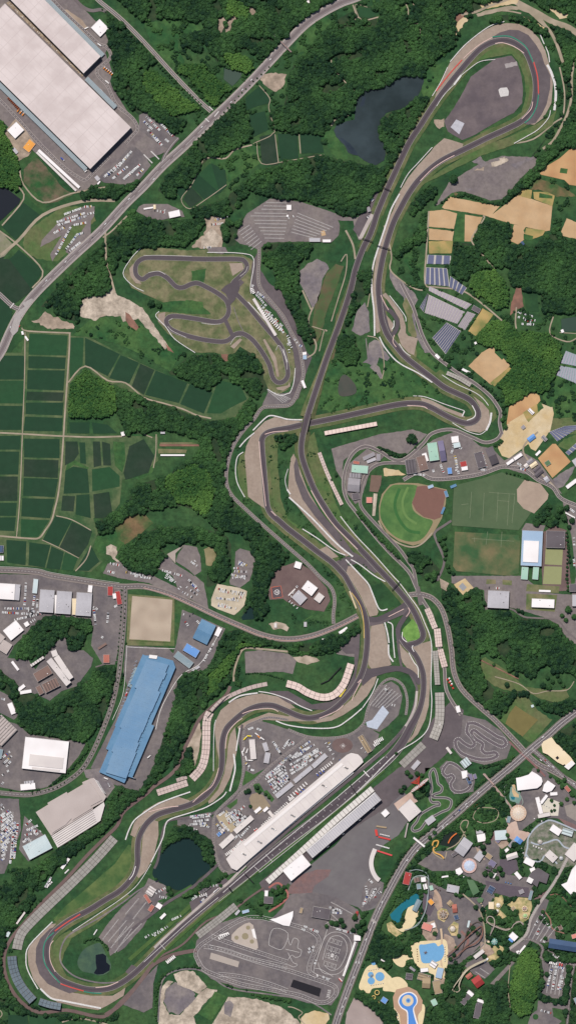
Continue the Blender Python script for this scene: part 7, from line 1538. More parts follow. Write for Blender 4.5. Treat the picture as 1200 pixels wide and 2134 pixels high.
trow("512,1405 530,1402 550,1404 580,1412 592,1416", 5, 1.6, "small tree edging the empty terrace lot", "trees edging the terrace lot")
tset("935,763,4 955,765,5 975,778,3 1000,798,3 1005,803,3 1048,845,4 1050,860,4 1045,875,4 1052,890,4 1035,832,3", 4, "dark tree beside the outer curve lane", "trees beside the outer lane")
tset("1145,1618,3 1120,1605,3", 3, "tree between the two white halls", "trees between the white halls")
tset("700,990,3 690,1000,2", 3, "shrub on the bank", "shrubs on the bank")

SPEC.sort(key=lambda a: -a[2])
for a in SPEC[:296]: make_tree(*a)
me = bpy.data.meshes.new('small_trees'); me.from_pydata([(X(a[0]), Y(a[1]), 2.2) for a in SPEC[296:]], [], []); at = me.attributes.new('size', 'FLOAT', 'POINT'); at.data.foreach_set('value', [a[2] * S for a in SPEC[296:]])
o = bpy.data.objects.new('small_trees', me); col.objects.link(o); md = o.modifiers.new('canopy', 'NODES'); md.node_group = GC; tag(o, 'the smallest roadside bushes and kerb trees of the whole area', 'bushes', kind='stuff')
# ============================================================ BARRIERS
TYRE = M((226, 222, 218), .12, .5, (206, 200, 196), .3)
def barrier(label, s, w, name='tyre_barrier', h=1.4, m_=None, cat='barrier', sm=4):
    p = [q[:2] for q in P(s)]; p = spline(p, sm) if sm and len(p) > 2 else p; ox, oy = p[0]; v = []; f = []
    for i, q in enumerate(p):
        a = p[max(0, i - 1)]; b = p[min(len(p) - 1, i + 1)]; d = math.dist(a, b) or 1; nx, ny = -(b[1] - a[1]) / d, (b[0] - a[0]) / d
        for k, z in ((-w / 2, 0), (-w / 2, h), (w / 2, h), (w / 2, 0)): v.append((X(q[0] + nx * k) - X(ox), Y(q[1] + ny * k) - Y(oy), z))
        if i:
            for j in range(3): f.append((4 * i - 4 + j, 4 * i - 3 + j, 4 * i + 1 + j, 4 * i + j))
    f += [(0, 1, 2, 3), tuple(len(v) - 4 + k for k in range(4))[::-1]]
    return tag(mesh_obj(name, v, f, m_ or TYRE, loc=(X(ox), Y(oy), 1.1)), label, cat)
BAR = '''thick white tyre wall outside the exit of the banked top curve|1139,135 1147,150 1155,175 1157,200 1154,230|5
white wall above the thick tyre wall of the top curve|1124,71 1132,90 1141,110 1144,130|2
white wall on the outer entry of the top curve, lower piece|900,200 917,172 932,140|1.4
white wall on the outer entry of the top curve, upper piece|937,129 970,92 1017,56 1050,45|1.6
pale rail beside the inner verge of the top curve, lower piece|909,221 925,197 945,177|1
short thick wall on the inner verge of the top curve|945,177 960,157|3.6
pale rail along the grey infield of the top curve|960,157 975,145 1000,128 1031,124|1.3
white wall along the lower exit of the top curve|1146,230 1141,247 1120,270 1095,285 1070,299|1.5
thin white wall beside the first long gravel strip|900,307 870,340 850,362 834,391|1.5
long white tyre wall sweeping down the second long gravel strip|832,404 815,435 805,465 790,510 779,545 774,575 774,598 775,615 779,650 780,700|3.2
white tyre wall leading from the chicane yard to the hairpin|790,702 800,722 820,747 840,762 870,777 900,797|2.6
white rail around the outside of the small S bend|811,616 830,640 844,660 845,670|1.6
short white rail around the brown hollow beside the S bend|831,716 842,732 855,742|1.4
white wall between the two hairpin legs|860,825 880,826 900,832 925,842 967,856|1.4
short white end wall of the gravel strip inside the hairpin|967,857 962,868|2.6
thin white rail above the hairpin|920,781 950,800 987,817 1005,830 1017,845|1.4
thick white tyre wall outside the hairpin|1023,860 1020,880 1012,897|4
white rail below the hairpin|1012,897 1000,905 985,903 965,895 942,881|1.4
white tyre wall above the crossover gravel|527,897 552,872 565,866 585,870 600,874 630,875|2.6
double white tyre wall at the top of the broad gravel field|530,902 512,917 499,932|2.4
white curved rail left of the broad gravel field|507,942 495,952 491,975 492,995 497,1012 510,1036|1.8
thin rail at the head of the inner bank|600,977 594,1000 598,1020|1.2
short thick wall at the head of the long inner tyre wall|598,1020 605,1030|3
long white tyre wall along the esses gravel|602,1036 650,1080 700,1132 735,1160|3.2
pale wall on the inner grass bank of the esses|630,1102 660,1121 695,1146 719,1157|2
white tyre wall down the gravel strip below the tarmac link|720,1166 740,1187 752,1200 767,1217 777,1240 787,1265 795,1272 807,1269|2.6
white wall dividing the two link lanes|731,1166 750,1177 779,1199 802,1212|2.2
long thin white rail on the stand side from ball field to last bend|709,1076 740,1115 780,1157 817,1199 832,1215 852,1242 872,1270 885,1300 895,1325 899,1355 897,1425 899,1460 896,1500 887,1525 865,1545 825,1570 775,1620 742,1652|1.8
white tyre wall right of the square gravel bed, upper|801,1297 807,1320 810,1340|2.8
white tyre wall right of the square gravel bed, lower|809,1343 810,1365 819,1379|3.2
white wall along the short track link lane|807,1296 817,1302 818,1325 820,1350 822,1371|2.2
white wall beside the slanting gravel strip|787,1414 775,1445 755,1475|1.8
white tyre wall below the long S above the paddock|754,1476 725,1500 696,1516 645,1517 600,1511 575,1502|2.4
thick pale tyre wall at the top of the first curve terrace|477,1464 500,1450 537,1444|3
white wall between the curve gravel and the pink horseshoe|539,1441 565,1445 600,1457 625,1471 650,1481|2
thin white rail beside the broad pink terrace|450,1500 446,1525 445,1607|1.3
white tyre wall at the head of the paddock road|500,1517 496,1540 492,1565|2.6
thick white tyre wall beside the paddock road|487,1571 490,1600 485,1625 479,1649|3.4
long white tyre wall from the paddock road to the round pond|472,1650 462,1662 430,1682 395,1694 355,1707 345,1720 340,1745 325,1777 315,1797|2.2
white tyre wall under the pink terrace block|397,1650 362,1662 330,1675 300,1694 280,1710 269,1730 262,1750|2.6
white tyre wall outside the lower hairpin entry|110,1921 62,1970 55,2000 60,2025 80,2061|2.2
thick white tyre wall along the bottom of the lower hairpin|85,2060 107,2080 130,2085 175,2094 211,2101|3.6
thin white rail inside the lower hairpin straight|152,1940 205,1905 250,1875 282,1849 300,1825 315,1800|1.2
white pit wall along the main straight|465,1860 520,1812 600,1745 680,1680 760,1612 800,1577|1.2
white tyre wall around the west end of the kart course|294,517 275,537 257,570 277,595 300,607|1.4
white tyre wall around the top right of the kart course|432,526 504,528 529,541 522,595 524,612|1.5
white tyre wall around the lower west loop of the kart course|332,649 325,659 345,680 365,707 407,735|1.4
white garage wall of the kart straight|517,629 550,665 576,696|1.6
white rail at the end of the kart straight|590,727 599,755|1
white tyre wall around the bottom of the kart course|557,811 582,824 600,820 605,817 612,797 615,767|1.6
white fence wall along the blue factory yard|463,1308 440,1350 415,1385 380,1405 355,1440 335,1480 325,1520|1.3
white fence wall beside the road of the blue factory|265,1345 262,1400 256,1450 235,1500|.9
white wall along the golf green sports lot|365,1352 300,1350 265,1348|1
dark green net fence along the west edge of the multi sports field|944,1013 940,1095|.8
brown fence along the south edge of the tan sports lot|270,1334 355,1339|.8
pale rail along the lower grass strip|742,1652 700,1688 640,1738 575,1790 540,1818|.9
white rail between the straight and the pit exit lane|455,1870 400,1915 350,1960 300,2005|.9'''
for ln in BAR.splitlines():
    lb, s, w = ln.split('|'); w = float(w); thin = w < 1.5
    barrier(lb, s, w, 'guard_rail' if thin else 'tyre_barrier', .9 if thin else 1.5, cat='rail' if thin else 'barrier', m_=DRY if lb.startswith('brown') else DGREEN if lb.startswith('dark green') else None)
BLK = M((40, 38, 42), .05, .3)
for lb, s in (("black fence screen above the pink horseshoe terrace", "668,1425 684,1418 710,1390"), ("black louvred fence beside the pink curved terrace", "430,1500 418,1518"), ("black hoarding along the terrace lane", "487,1442 470,1455 450,1475 432,1497")):
    barrier(lb, s, 1.6, 'screen_fence', 4, BLK, 'fence', sm=0)
for lb, x0, y0, x1, y1, w, h in (("dark signal gantry over the back straight, upper one", 791, 388, 814, 398, 1.6, 7), ("dark signal gantry over the back straight, lower one", 754, 497, 776, 504, 1.8, 7), ("dark signal gantry over the sweeping bend beside the tyre wall", 785, 512, 812, 520, 1.8, 7),
    ("dark signal gantry before the chicane", 816, 1230, 833, 1212, 1.8, 7), ("dark start gantry over the main straight", 728, 1632, 743, 1655, 2, 8), ("dark gantry over the lower main straight", 510, 1820, 528, 1839, 1.8, 8), ("white timing gantry at the pit exit", 447, 1858, 456, 1850, 1.5, 5)):
    t = thing('gantry', lb, 'gantry', X(x0), Y(y0), 1.2); dx, dy = X(x1) - X(x0), Y(y1) - Y(y0); l = math.hypot(dx, dy); an = math.atan2(dy, dx)
    mb = MB(); mb.obox(dx / 2, dy / 2, l, w, an, h - 1.3, h); mb.build('beam', [BLK if 'dark' in lb else WHITE], t)
    for k in (0.01, .99): mb = MB(); mb.obox(dx * k, dy * k, .8, .8, an, 0, h - 1.3); mb.build('post', [BLK], t)
t = thing('video_screen', 'dark video screen on a frame at the edge of the main straight', 'screen', X(480), Y(1853), 1.2); mb = MB(); mb.obox(0, 0, 12, 3, math.radians(-52), 3, 9); mb.build('screen', [BLACK], t); mb = MB(); mb.obox(0, 0, 1, 1, 0, 0, 3); mb.build('post', [BLK], t)
# crossover bridge
t = thing('track_bridge', 'bridge that carries the straight over the eastern loop of the circuit', 'bridge', X(637), Y(882), .4)
A_, B2_ = (640.5, 866), (633, 900); an = math.atan2(Y(B2_[1]) - Y(A_[1]), X(B2_[0]) - X(A_[0])); ll = math.dist(A_, B2_) * S
mb = MB(); mb.obox(0, 0, ll + 6, 17, an, 5.6, 7.1); mb.build('deck', [CONCD], t)
for k in (-1, 1): mb = MB(); mb.obox(-math.sin(an) * 8.2 * k, math.cos(an) * 8.2 * k, ll + 10, .7, an, 7.1, 9.6); mb.build('parapet', [DRY if k < 0 else BLK], t)  # right parapet coloured black to stand for the bridge's shadow line
for k in (-1, 1): mb = MB(); mb.obox(math.cos(an) * (ll / 2 + 1) * k, math.sin(an) * (ll / 2 + 1) * k, 2, 17, an, 0, 5.6); mb.build('abutment', [CONC], t)
def span(label, x0, y0, x1, y1, w, h, m_, name='footbridge'):
    t = thing(name, label, 'bridge', X((x0 + x1) / 2), Y((y0 + y1) / 2), .6); dx, dy = X(x1) - X(x0), Y(y1) - Y(y0); l = math.hypot(dx, dy); an = math.atan2(dy, dx)
    mb = MB(); mb.obox(0, 0, l, w, an, h, h + .6); mb.build('deck', [m_], t)
    for k in (-1, 1): mb = MB(); mb.obox(-math.sin(an) * w / 2 * k, math.cos(an) * w / 2 * k, l, .3, an, h + .6, h + 1.7); mb.build('railing', [STEEL], t)
    for k in (-.45, .45): mb = MB(); mb.obox(dx * k, dy * k, 1, w * .8, an, 0, h); mb.build('pier', [CONC], t)
span("narrow dark footbridge crossing the highway in the woods", 566, 68, 607, 109, 3, 7, M((150, 124, 116), .1, .2)); span("white roofed footbridge over the avenue by the picnic garden", 861, 1745, 884, 1764, 5, 6, WHITE)
span("pinkish footbridge over the avenue beside the kart loops", 1006, 1612, 1028, 1635, 4, 6, M((176, 150, 140), .1, .2)); span("stepped pale footbridge north of the avenue", 849, 1715, 843, 1745, 3.5, 4, CONC)
span("road bridge beside the yellow kerbed bend", 728, 1232, 742, 1268, 3.5, 3, M((216, 196, 160), .1, .2)); span("white covered walk at the eastern school road", 1177, 1068, 1197, 1079, 4, 3, WHITE)
# ferris wheel, seen from above along its rim
def ferris(x, y, ang, r):
    t = thing('ferris_wheel', 'tall ferris wheel with a pale rim and red lattice legs', 'ferris wheel', X(x), Y(y), .6, ang); cz = r + 5
    PK = M((238, 196, 190), .05, .3)
    for s_ in (-1, 1):
        mb = MB(); n = 40
        for i in range(n):
            a0, a1 = 2 * math.pi * i / n, 2 * math.pi * (i + 1) / n
            for rr in (r, r * .9): mb.bar((rr * math.cos(a0), s_ * 2, cz + rr * math.sin(a0)), (rr * math.cos(a1), s_ * 2, cz + rr * math.sin(a1)), .45)
            if i % 2: mb.bar((r * .9 * math.cos(a0), s_ * 2, cz + r * .9 * math.sin(a0)), (r * math.cos(a1), s_ * 2, cz + r * math.sin(a1)), .25)
        mb.build('rim', [PK], t)
    for i in range(16):
        a = i * math.pi / 8; mb = MB(); [mb.bar((0, s_ * 1.2, cz), (r * .9 * math.cos(a), s_ * 2, cz + r * .9 * math.sin(a)), .2) for s_ in (-1, 1)]; mb.build('spoke', [WHITE], t)
    for i in range(30):
        a = i * math.pi / 15; mb = MB(); c = (r * math.cos(a), 0, cz + r * math.sin(a) - 1.2); mb.cyl(c[0], c[1], 1.3, c[2] - 1.2, c[2] + 1.2, 8); g = mb.build('gondola', [WHITE if i % 2 else PK], t)
    mb = MB(); mb.bar((0, -5, cz), (0, 5, cz), 1, n=8); mb.build('axle', [RED], t)
    for s_ in (-1, 1):
        for k in (-1, 1):
            mb = MB(); a, b = Vector((0, s_ * 4, cz)), Vector((k * 13, s_ * (16 if s_ > 0 else 7), 0)); mb.bar(a, b, 1.0)
            a2 = Vector((k * 2, s_ * 5, cz * .8))
            for j in range(6): p, q = a.lerp(b, j / 6), Vector((-p.x if 0 else -(a.lerp(b, (j + 1) / 6)).x, (a.lerp(b, (j + 1) / 6)).y, (a.lerp(b, (j + 1) / 6)).z)); mb.bar(p, q, .4)
            mb.build('leg', [RED], t)
ferris(873, 1635, math.radians(38), 26)
# coaster rails and slides
def coaster(label, s, w, h, m_, amp=3, name='roller_coaster', cat='roller coaster'):
    p = resample(spline([q[:2] for q in P(s)], 5), 2.0); ox, oy = p[0]; t = thing(name, label, cat, X(ox), Y(oy), .6)
    zz = lambda i: h + amp * math.sin(i * .21)
    mb = MB(); L_ = [[], []]
    for k, sd in enumerate((-w / 2, w / 2)):
        o = offset(p, sd); L_[k] = [(X(a) - X(ox), Y(b) - Y(oy), zz(i)) for i, (a, b) in enumerate(o)]
    for i in range(len(p) - 1): mb.quad(L_[0][i], L_[0][i + 1], L_[1][i + 1], L_[1][i])
    mb.build('track_bed', [m_], t)
    for l_ in L_:
        mb = MB(); [mb.bar(a, b, .3) for a, b in zip(l_, l_[1:])]; mb.build('rail', [m_], t)
    for i in range(2, len(p), 6):
        mb = MB(); a, b = L_[0][i], L_[1][i]; mb.bar((a[0], a[1], 0), a, .22); mb.bar((b[0], b[1], 0), b, .22); mb.build('support', [STEEL], t)
coaster("pale coaster rail with a loop in the ride gardens", "1021,1945 1028,1930 1029,1917 1024,1910 1016,1910 1013,1918 1020,1925 1035,1932 1052,1938 1064,1934 1070,1925 1082,1920 1090,1928", 1.6, 9, M((170, 156, 146), .1, .2))
coaster("pale long coaster rail with a narrow turn in the hill wood", "1012,1998 990,2008 970,2022 957,2038 945,2055 942,2064 950,2067 957,2062 955,2052 962,2035 975,2020 995,2008 1012,2000", 1.6, 9, M((196, 184, 160), .1, .2))
coaster("dark red brown coaster rail on the slope of the fair", "930,1992 950,1975 970,1955 985,1940 1003,1930 1003,1950 990,1965 970,1975 955,1990", 2, 8, M((128, 92, 80), .1, .2)); coaster("thin dark oval coaster rail in the gardens", "937,2000 960,1985 972,1940 985,1925 998,1922 1002,1935 985,1960 960,1980", 1.2, 6, M((90, 80, 74), .1, .2))
coaster("amber snake coaster rail in the western garden corner", "900,1762 903,1753 912,1752 910,1762 902,1768 905,1776 918,1782 925,1790", 2.4, 5, M((220, 170, 90), .1, .2), 1); coaster("orange coaster train loop over the dark garden pond", "933,1757 938,1747 945,1740 951,1736", 2, 5, M((220, 120, 60), .1, .2), 1)
coaster("grey blue monorail around the scarlet hall", "852,1815 870,1812 890,1822 892,1850 888,1890 875,1920 862,1932 840,1938", 1.1, 6, M((150, 160, 160), .1, .2), .5, 'monorail', 'monorail'); coaster("pale channel rail around the winding pool", "1050,1640 1060,1632 1075,1650 1085,1660 1088,1675 1075,1682 1060,1680 1052,1665 1050,1640", 1, 2, M((150, 160, 150), .1, .2), .3)
YEL = M((226, 196, 120), .05, .2)
for i, (x, y, r) in enumerate(((774, 2084, 5.5), (784, 2090, 5), (785, 2068, 4.5), (778, 2078, 3.5))):
    t = thing('tube_slide', ('largest', 'lowest', 'uppermost', 'smallest')[i] + ' yellow coiled tube slide beside the blue platform', 'water slide', X(x), Y(y), .6); mb = MB(); n = 26
    for k in range(n): a0, a1 = k * 6.6 / n, (k + 1) * 6.6 / n; mb.bar((r * S * math.cos(a0), r * S * math.sin(a0), 2 + k * .22), (r * S * math.cos(a1), r * S * math.sin(a1), 2 + (k + 1) * .22), 1.1, n=6)
    mb.build('tube', [YEL], t); mb = MB(); mb.bar((0, 0, 0), (0, 0, 8), .4); mb.build('mast', [STEEL], t)
# play structure in the wave pool, umbrellas
for x, y, lb in ((886, 1985, "rust red play frame in the wave pool"), (774, 2033, "small dark play frame in the clover pool"), (1047, 192, "x")):
    if lb == 'x': continue
    t = thing('play_frame', lb, 'play frame', X(x), Y(y), 1.6); m_ = REDDIRT if 'rust' in lb else STEEL
    for k in range(6): mb = MB(); a = k * 1.05; mb.bar((0, 0, 3), (5 * math.cos(a), 5 * math.sin(a), .5), .6); mb.build('arm', [m_], t)
    mb = MB(); mb.cyl(0, 0, 1.6, 0, 4, 10, r2=.4); mb.build('tower', [m_], t)
flat('white_slab', "1037,187 1042,183 1055,182 1059,189 1058,200 1042,202", 8, LINE, wob=.6); flat('white_slab', "1050,134 1075,128 1077,137 1054,142", 8, DIMLINE, wob=1); flat('white_slab', "950,249 967,257 956,280 938,265", 8, M((186, 184, 190), .15, .2))
flat('car_cover', "668,482 676,480 679,490 670,492", 7, TAN)
for s, m_ in (("985,335 1000,325 1015,345 1005,350", GREYDIRT), ("1020,340 1055,330 1060,335 1025,350", PALE), ("1060,345 1110,325 1112,330 1075,350", GREYDIRT), ("985,355 1010,348 1005,356", DIRT), ("1040,330 1050,328 1052,340 1042,344", PALE), ("965,390 990,398 970,398", GREYDIRT)): flat('scuffed_patch', s, 5, m_, wob=2)
flat('grey_deck', "775,1500 797,1470 810,1485 785,1520 765,1515 762,1505", 10, M((188, 194, 206), .1, .2, obj=False)) 
flat('brown_court', "773,990 795,991 793,1010 787,1026 769,1024", 8, M((120, 98, 86), .1, .1)); flat('bare_soil', "798,975 830,980 845,990 800,992", 6, SAND, wob=1); flat('bare_soil', "778,1028 786,1029 781,1075 775,1075", 7, PALE)
# ============================================================ VEHICLES
CC = dict(white=(250, 248, 246), silver=(196, 196, 200), black=(44, 44, 50), red=(190, 56, 50), blue=(60, 92, 170), yellow=(226, 190, 80))
def car_mesh(c, l=5.0, w=2.1, h=1.5):
    mb = MB(); m_ = M(CC[c], .02, .5, rough=.35)
    mb.box(-l / 2, l / 2, -w / 2, w / 2, .3, .85, 0); k = len(mb.v); b, t_ = .85, h
    mb.v += [(-l * .36, -w * .47, b), (l * .24, -w * .47, b), (l * .24, w * .47, b), (-l * .36, w * .47, b), (-l * .28, -w * .4, t_), (l * .08, -w * .4, t_), (l * .08, w * .4, t_), (-l * .28, w * .4, t_)]
    for f in ((0, 1, 5, 4), (1, 2, 6, 5), (2, 3, 7, 6), (3, 0, 4, 7)): mb.f.append(tuple(k + i for i in f)); mb.m.append(1)
    mb.f.append((k + 4, k + 5, k + 6, k + 7)); mb.m.append(0)
    for sx in (-.3, .3):
        for sy in (-1, 1): mb.box(l * sx - .33, l * sx + .33, sy * w / 2 - .12, sy * w / 2 + .04, 0, .66, 2)
    me = bpy.data.meshes.new('car'); me.from_pydata(mb.v, [], mb.f); [me.materials.append(q) for q in (m_, GLASS, BLACK)]; me.polygons.foreach_set('material_index', mb.m); me.update(); return me, mb
CM = {c: car_mesh(c) for c in CC}
ROWS = '''the warehouse staff lot|2.1|.92|217,369,251,340 234,373,268,346 244,352,275,315 258,373,284,350 268,366,293,342 285,366,300,352 223,367,246,350 252,340,272,318
the second warehouse lot|2.2|.9|305,243,334,272 330,252,361,284 308,270,334,297 318,283,338,303 300,252,318,270 345,290,352,296
the field lot by the highway|2.2|.95|176,431,192,430 134,447,170,434 119,463,178,444 121,469,181,450 154,469,181,464 183,446,197,443 113,486,135,474 148,473,116,533 137,521,163,487 161,489,176,485 144,525,168,505 125,480,135,472
the lower hillside lot|2.5|.8|349,1204,360,1212 352,1200,368,1216 393,1208,410,1224 388,1223,412,1240 396,1212,415,1233 378,1232,404,1246 345,1205,352,1192 372,1228,380,1220 230,1174,260,1180 225,1190,240,1194 262,1192,300,1200 338,1188,380,1200 280,1200,320,1206
the gap in the hill wood|2.5|.8|398,1170,412,1180 400,1175,408,1168 486,1184,500,1184 488,1190,515,1192 497,1170,514,1178 496,1174,510,1180 484,1204,515,1200 482,1197,512,1206
the pale terraced lot|2.7|.8|454,1227,510,1236 455,1231,508,1240 450,1246,500,1252 478,1250,506,1243 454,1262,492,1268 455,1258,475,1262
the works yards|2.5|.85|55,1214,52,1262 73,1240,67,1280 79,1248,78,1268 10,1268,62,1268 5,1276,70,1280 60,1272,90,1278 196,1268,200,1302 226,1276,224,1298 195,1265,205,1270 90,1278,30,1292 60,1300,75,1290 212,1330,215,1326 245,1262,235,1266
the far west yards|2.4|.8|0,1455,12,1458 5,1580,22,1566 8,1592,25,1575 5,1616,20,1605 14,1598,24,1585 0,1640,8,1630
the west frame car compound|2|.97|0,1682,6,1676 0,1707,24,1692 0,1725,28,1701 1,1742,28,1714 0,1757,26,1733 1,1770,20,1753 0,1780,15,1771 0,1795,10,1788 32,1712,22,1800 0,1690,10,1682 2,1700,18,1690 0,1715,26,1698 0,1735,27,1706 3,1748,28,1722 0,1765,22,1745 4,1775,16,1763 0,1785,12,1780 35,1720,26,1790 38,1715,30,1790 -30,1720,-5,1700 -30,1750,-5,1740
the lot below the beige mill|2.3|.85|54,1720,66,1708 56,1730,80,1720 52,1740,75,1736 50,1748,66,1752 60,1728,78,1733 75,1740,88,1730 48,1755,62,1747
the blue works yard|2.8|.7|382,1280,400,1285 384,1292,394,1306 398,1277,410,1282 408,1290,416,1300 436,1355,425,1378 446,1340,436,1358
the paddock car rows|2|.95|556,1616,588,1592 558,1630,596,1604 566,1646,600,1620 604,1606,640,1588 612,1590,642,1572 620,1574,650,1554 632,1584,666,1563 576,1600,596,1584 552,1620,590,1594 554,1624,594,1598 562,1636,598,1610 564,1640,600,1616 600,1542,612,1552 600,1554,612,1546 570,1653,604,1622 583,1593,606,1573 588,1588,600,1578 602,1586,620,1568 604,1594,632,1578 608,1600,640,1585 624,1560,646,1545 626,1566,655,1552 638,1576,662,1560 642,1588,672,1566 612,1580,630,1570 606,1613,640,1592 568,1545,580,1560 576,1558,586,1572 590,1560,600,1545 512,1590,520,1598 516,1602,530,1606 517,1520,528,1516 535,1518,545,1522
the lower paddock lots|2.1|.95|470,1702,494,1686 474,1712,503,1693 486,1719,512,1700 456,1700,470,1690 450,1715,466,1735 500,1745,520,1722 484,1750,500,1738 404,1712,436,1708 396,1718,430,1716 470,1698,478,1694 473,1708,500,1688 476,1716,505,1698 490,1722,520,1700 460,1712,478,1732 483,1702,510,1680 455,1724,468,1736 400,1704,440,1700 416,1714,436,1724 418,1721,432,1720 392,1722,408,1730 475,1790,510,1755 478,1780,505,1750 396,1702,440,1697
the helicopter circle|2.6|.6|678,1548,694,1572 682,1544,688,1552 690,1580,712,1585 750,1556,762,1568
the lawn parking bays|3|.35|796,1430,812,1445 805,1466,830,1472
the lane by the pond|2.6|.7|400,1875,418,1862 405,1868,430,1850 418,1880,432,1866 444,1846,458,1844 300,1955,312,1948 322,1950,350,1930 355,1918,378,1908 315,1950,340,1935 332,1868,350,1872 325,1862,345,1850
the driving school|2.4|.8|692,1896,712,1900 685,1890,712,1898 633,1930,640,1932 628,1935,638,1940 646,1936,664,1942 662,1906,690,1895 668,1900,712,1903 642,1978,655,1972 642,1985,653,1980 659,2000,655,2010 672,2035,685,2042 700,1935,735,1945
the lot beside the avenue|2.3|.75|762,1846,764,1862 766,1862,757,1886 778,1854,784,1852 776,1858,782,1870 788,1862,794,1858 782,1852,770,1872 768,1832,778,1842 756,1880,758,1888
the van yard by the tan fields|2.3|.85|917,968,925,988 941,912,945,930 947,950,955,988 950,958,950,985 900,970,903,985 861,988,885,990 940,945,944,930 952,930,962,935 1003,942,1012,974 1000,978,1012,980 1076,965,1085,970 1080,975,1095,980
the heliport yard|2.8|.6|600,1250,620,1268 602,1245,612,1240 620,1220,606,1240 640,1225,635,1215
the kart service lane|2.5|.85|533,612,555,638 536,608,552,622 540,632,560,652 548,640,588,690 560,650,588,680 585,685,592,695 600,705,604,715 602,712,608,725 525,598,530,590 597,697,603,705 572,668,590,690
the hotel car park|2.4|.8|1128,1905,1138,1918 1140,1925,1145,1935 1112,1930,1120,1918 1118,1948,1122,1935 1140,1965,1125,1958 1142,2012,1175,2018 1145,2005,1170,2010 1140,2055,1150,2012 1150,2062,1158,2018 1160,2068,1172,2020 1150,1990,1175,1998 1153,1993,1165,1996 1172,2035,1166,2062 1125,2105,1150,2112 1180,2055,1183,2070
the school lot|2.4|.7|1012,1224,1040,1226 1187,1060,1198,1070 1195,1120,1196,1150 1194,1160,1196,1180
the track side yard by the wood|2.8|.7|757,460,770,450 425,516,440,515 436,514,438,517 340,435,345,440 322,438,348,444 600,455,612,450 445,460,475,450 440,468,472,465
the east kart junction|2.4|.7|600,712,603,735 612,705,620,715 618,718,630,722
the farmyard plot|2.6|.8|1078,650,1110,660 1075,660,1115,668 1080,675,1112,676 1090,665,1105,672
the highway lanes|30|.5|60,622,150,533 160,530,300,382 310,385,430,255 470,225,600,85 30,700,80,612 0,735,30,665 -10,770,12,715
the avenue lanes|16|.5|1000,1647,840,1800 990,1665,850,1790 800,1870,740,2010 752,1995,706,2120 1150,1518,1080,1580 1130,1580,1200,1637 1120,1580,1180,1622'''
rnd = random.Random(5); cars = []
for ln in ROWS.splitlines():
    lot, st, den, rows = ln.split('|'); st = float(st); den = float(den)
    for r in rows.split():
        x0, y0, x1, y1 = (float(v) for v in r.split(',')); d = math.hypot(x1 - x0, y1 - y0); n = max(1, int(d / st)); lane = st > 5
        ang = math.atan2(-(y1 - y0), x1 - x0) + (0 if lane else math.pi / 2)
        for i in range(n):
            if rnd.random() > den: continue
            k = (i + rnd.uniform(.3, .7)) / n; x = x0 + (x1 - x0) * k + rnd.uniform(-.3, .3); y = y0 + (y1 - y0) * k + rnd.uniform(-.3, .3)
            c = rnd.choices(list(CC), [68, 11, 11, 4, 4, 2])[0]; cars.append((x, y, ang + rnd.uniform(-.05, .05) + (math.pi if rnd.random() < .4 else 0), c, lot, lane))
inframe = [c for c in cars if 3 < c[0] < W - 3 and 3 < c[1] < H - 3]
rnd.shuffle(inframe); by = {}
for c in inframe: by.setdefault(c[4], []).append(c)
solo = []
while len(solo) < 298:
    for v in by.values():
        if v and len(solo) < 298: solo.append(v.pop())
    if not any(by.values()): break
for x, y, a, c, lot, lane in solo:
    o = bpy.data.objects.new('car', CM[c][0]); col.objects.link(o); o.location = (X(x), Y(y), 1.75 if lane else 1.35); o.rotation_euler = (0, 0, a)
    tag(o, f"{c} car {'driving on' if lane else 'parked in'} {lot}", 'car', f"{c} cars {'on' if lane else 'in'} {lot}")
rest = [c for v in by.values() for c in v]; mb = MB(); cmi = {c: i for i, c in enumerate(CC)}
for x, y, a, c, lot, lane in rest:
    s_ = CM[c][1]; k = len(mb.v); co, si = math.cos(a), math.sin(a); z = 1.75 if lane else 1.35
    mb.v += [(X(x) + p[0] * co - p[1] * si, Y(y) + p[0] * si + p[1] * co, z + p[2]) for p in s_.v]; mb.f += [tuple(k + i for i in f) for f in s_.f]; mb.m += [cmi[c] if m_ == 0 else 6 + (m_ == 2) for m_ in s_.m]
tag(mb.build('parked_cars', [CM[c][0].materials[0] for c in CC] + [GLASS, BLACK]), 'remaining mass of mostly white cars filling the car parks', 'cars', kind='stuff')
print('cars', len(cars), 'trees', NTREE[0], trees[0])
# trucks and trailers: x0,y0,x1,y1,n,length,cross(1)=standing across the row
def truck_mesh(l, w, c, c2):
    mb = MB(); mb.box(-l / 2, l / 2 - 2.4, -w / 2, w / 2, 1, 3.6, 0); me1 = bpy.data.meshes.new('cargo_box'); me1.from_pydata(mb.v, [], mb.f); me1.materials.append(c)
    mb = MB(); mb.box(l / 2 - 2.1, l / 2, -w / 2 * .94, w / 2 * .94, .5, 3, 0); me2 = bpy.data.meshes.new('cab'); me2.from_pydata(mb.v, [], mb.f); me2.materials.append(c2)
    mb = MB(); [mb.box(a - .5, a + .5, b - .15, b + .15, 0, 1, 0) for a in (-l * .36, -l * .24, l / 2 - 1.4) for b in (-w / 2 + .15, w / 2 - .15)]; me3 = bpy.data.meshes.new('wheels'); me3.from_pydata(mb.v, [], mb.f); me3.materials.append(BLACK)
    return me1, me2, me3
TC = dict(white=WHITE, silver=STEEL, blue=M((62, 84, 168), .04, .3), red=M((214, 70, 64), .04, .3), yellow=M((240, 214, 70), .04, .3), orange=M((226, 140, 60), .04, .3), brown=M((140, 80, 56), .05, .3))
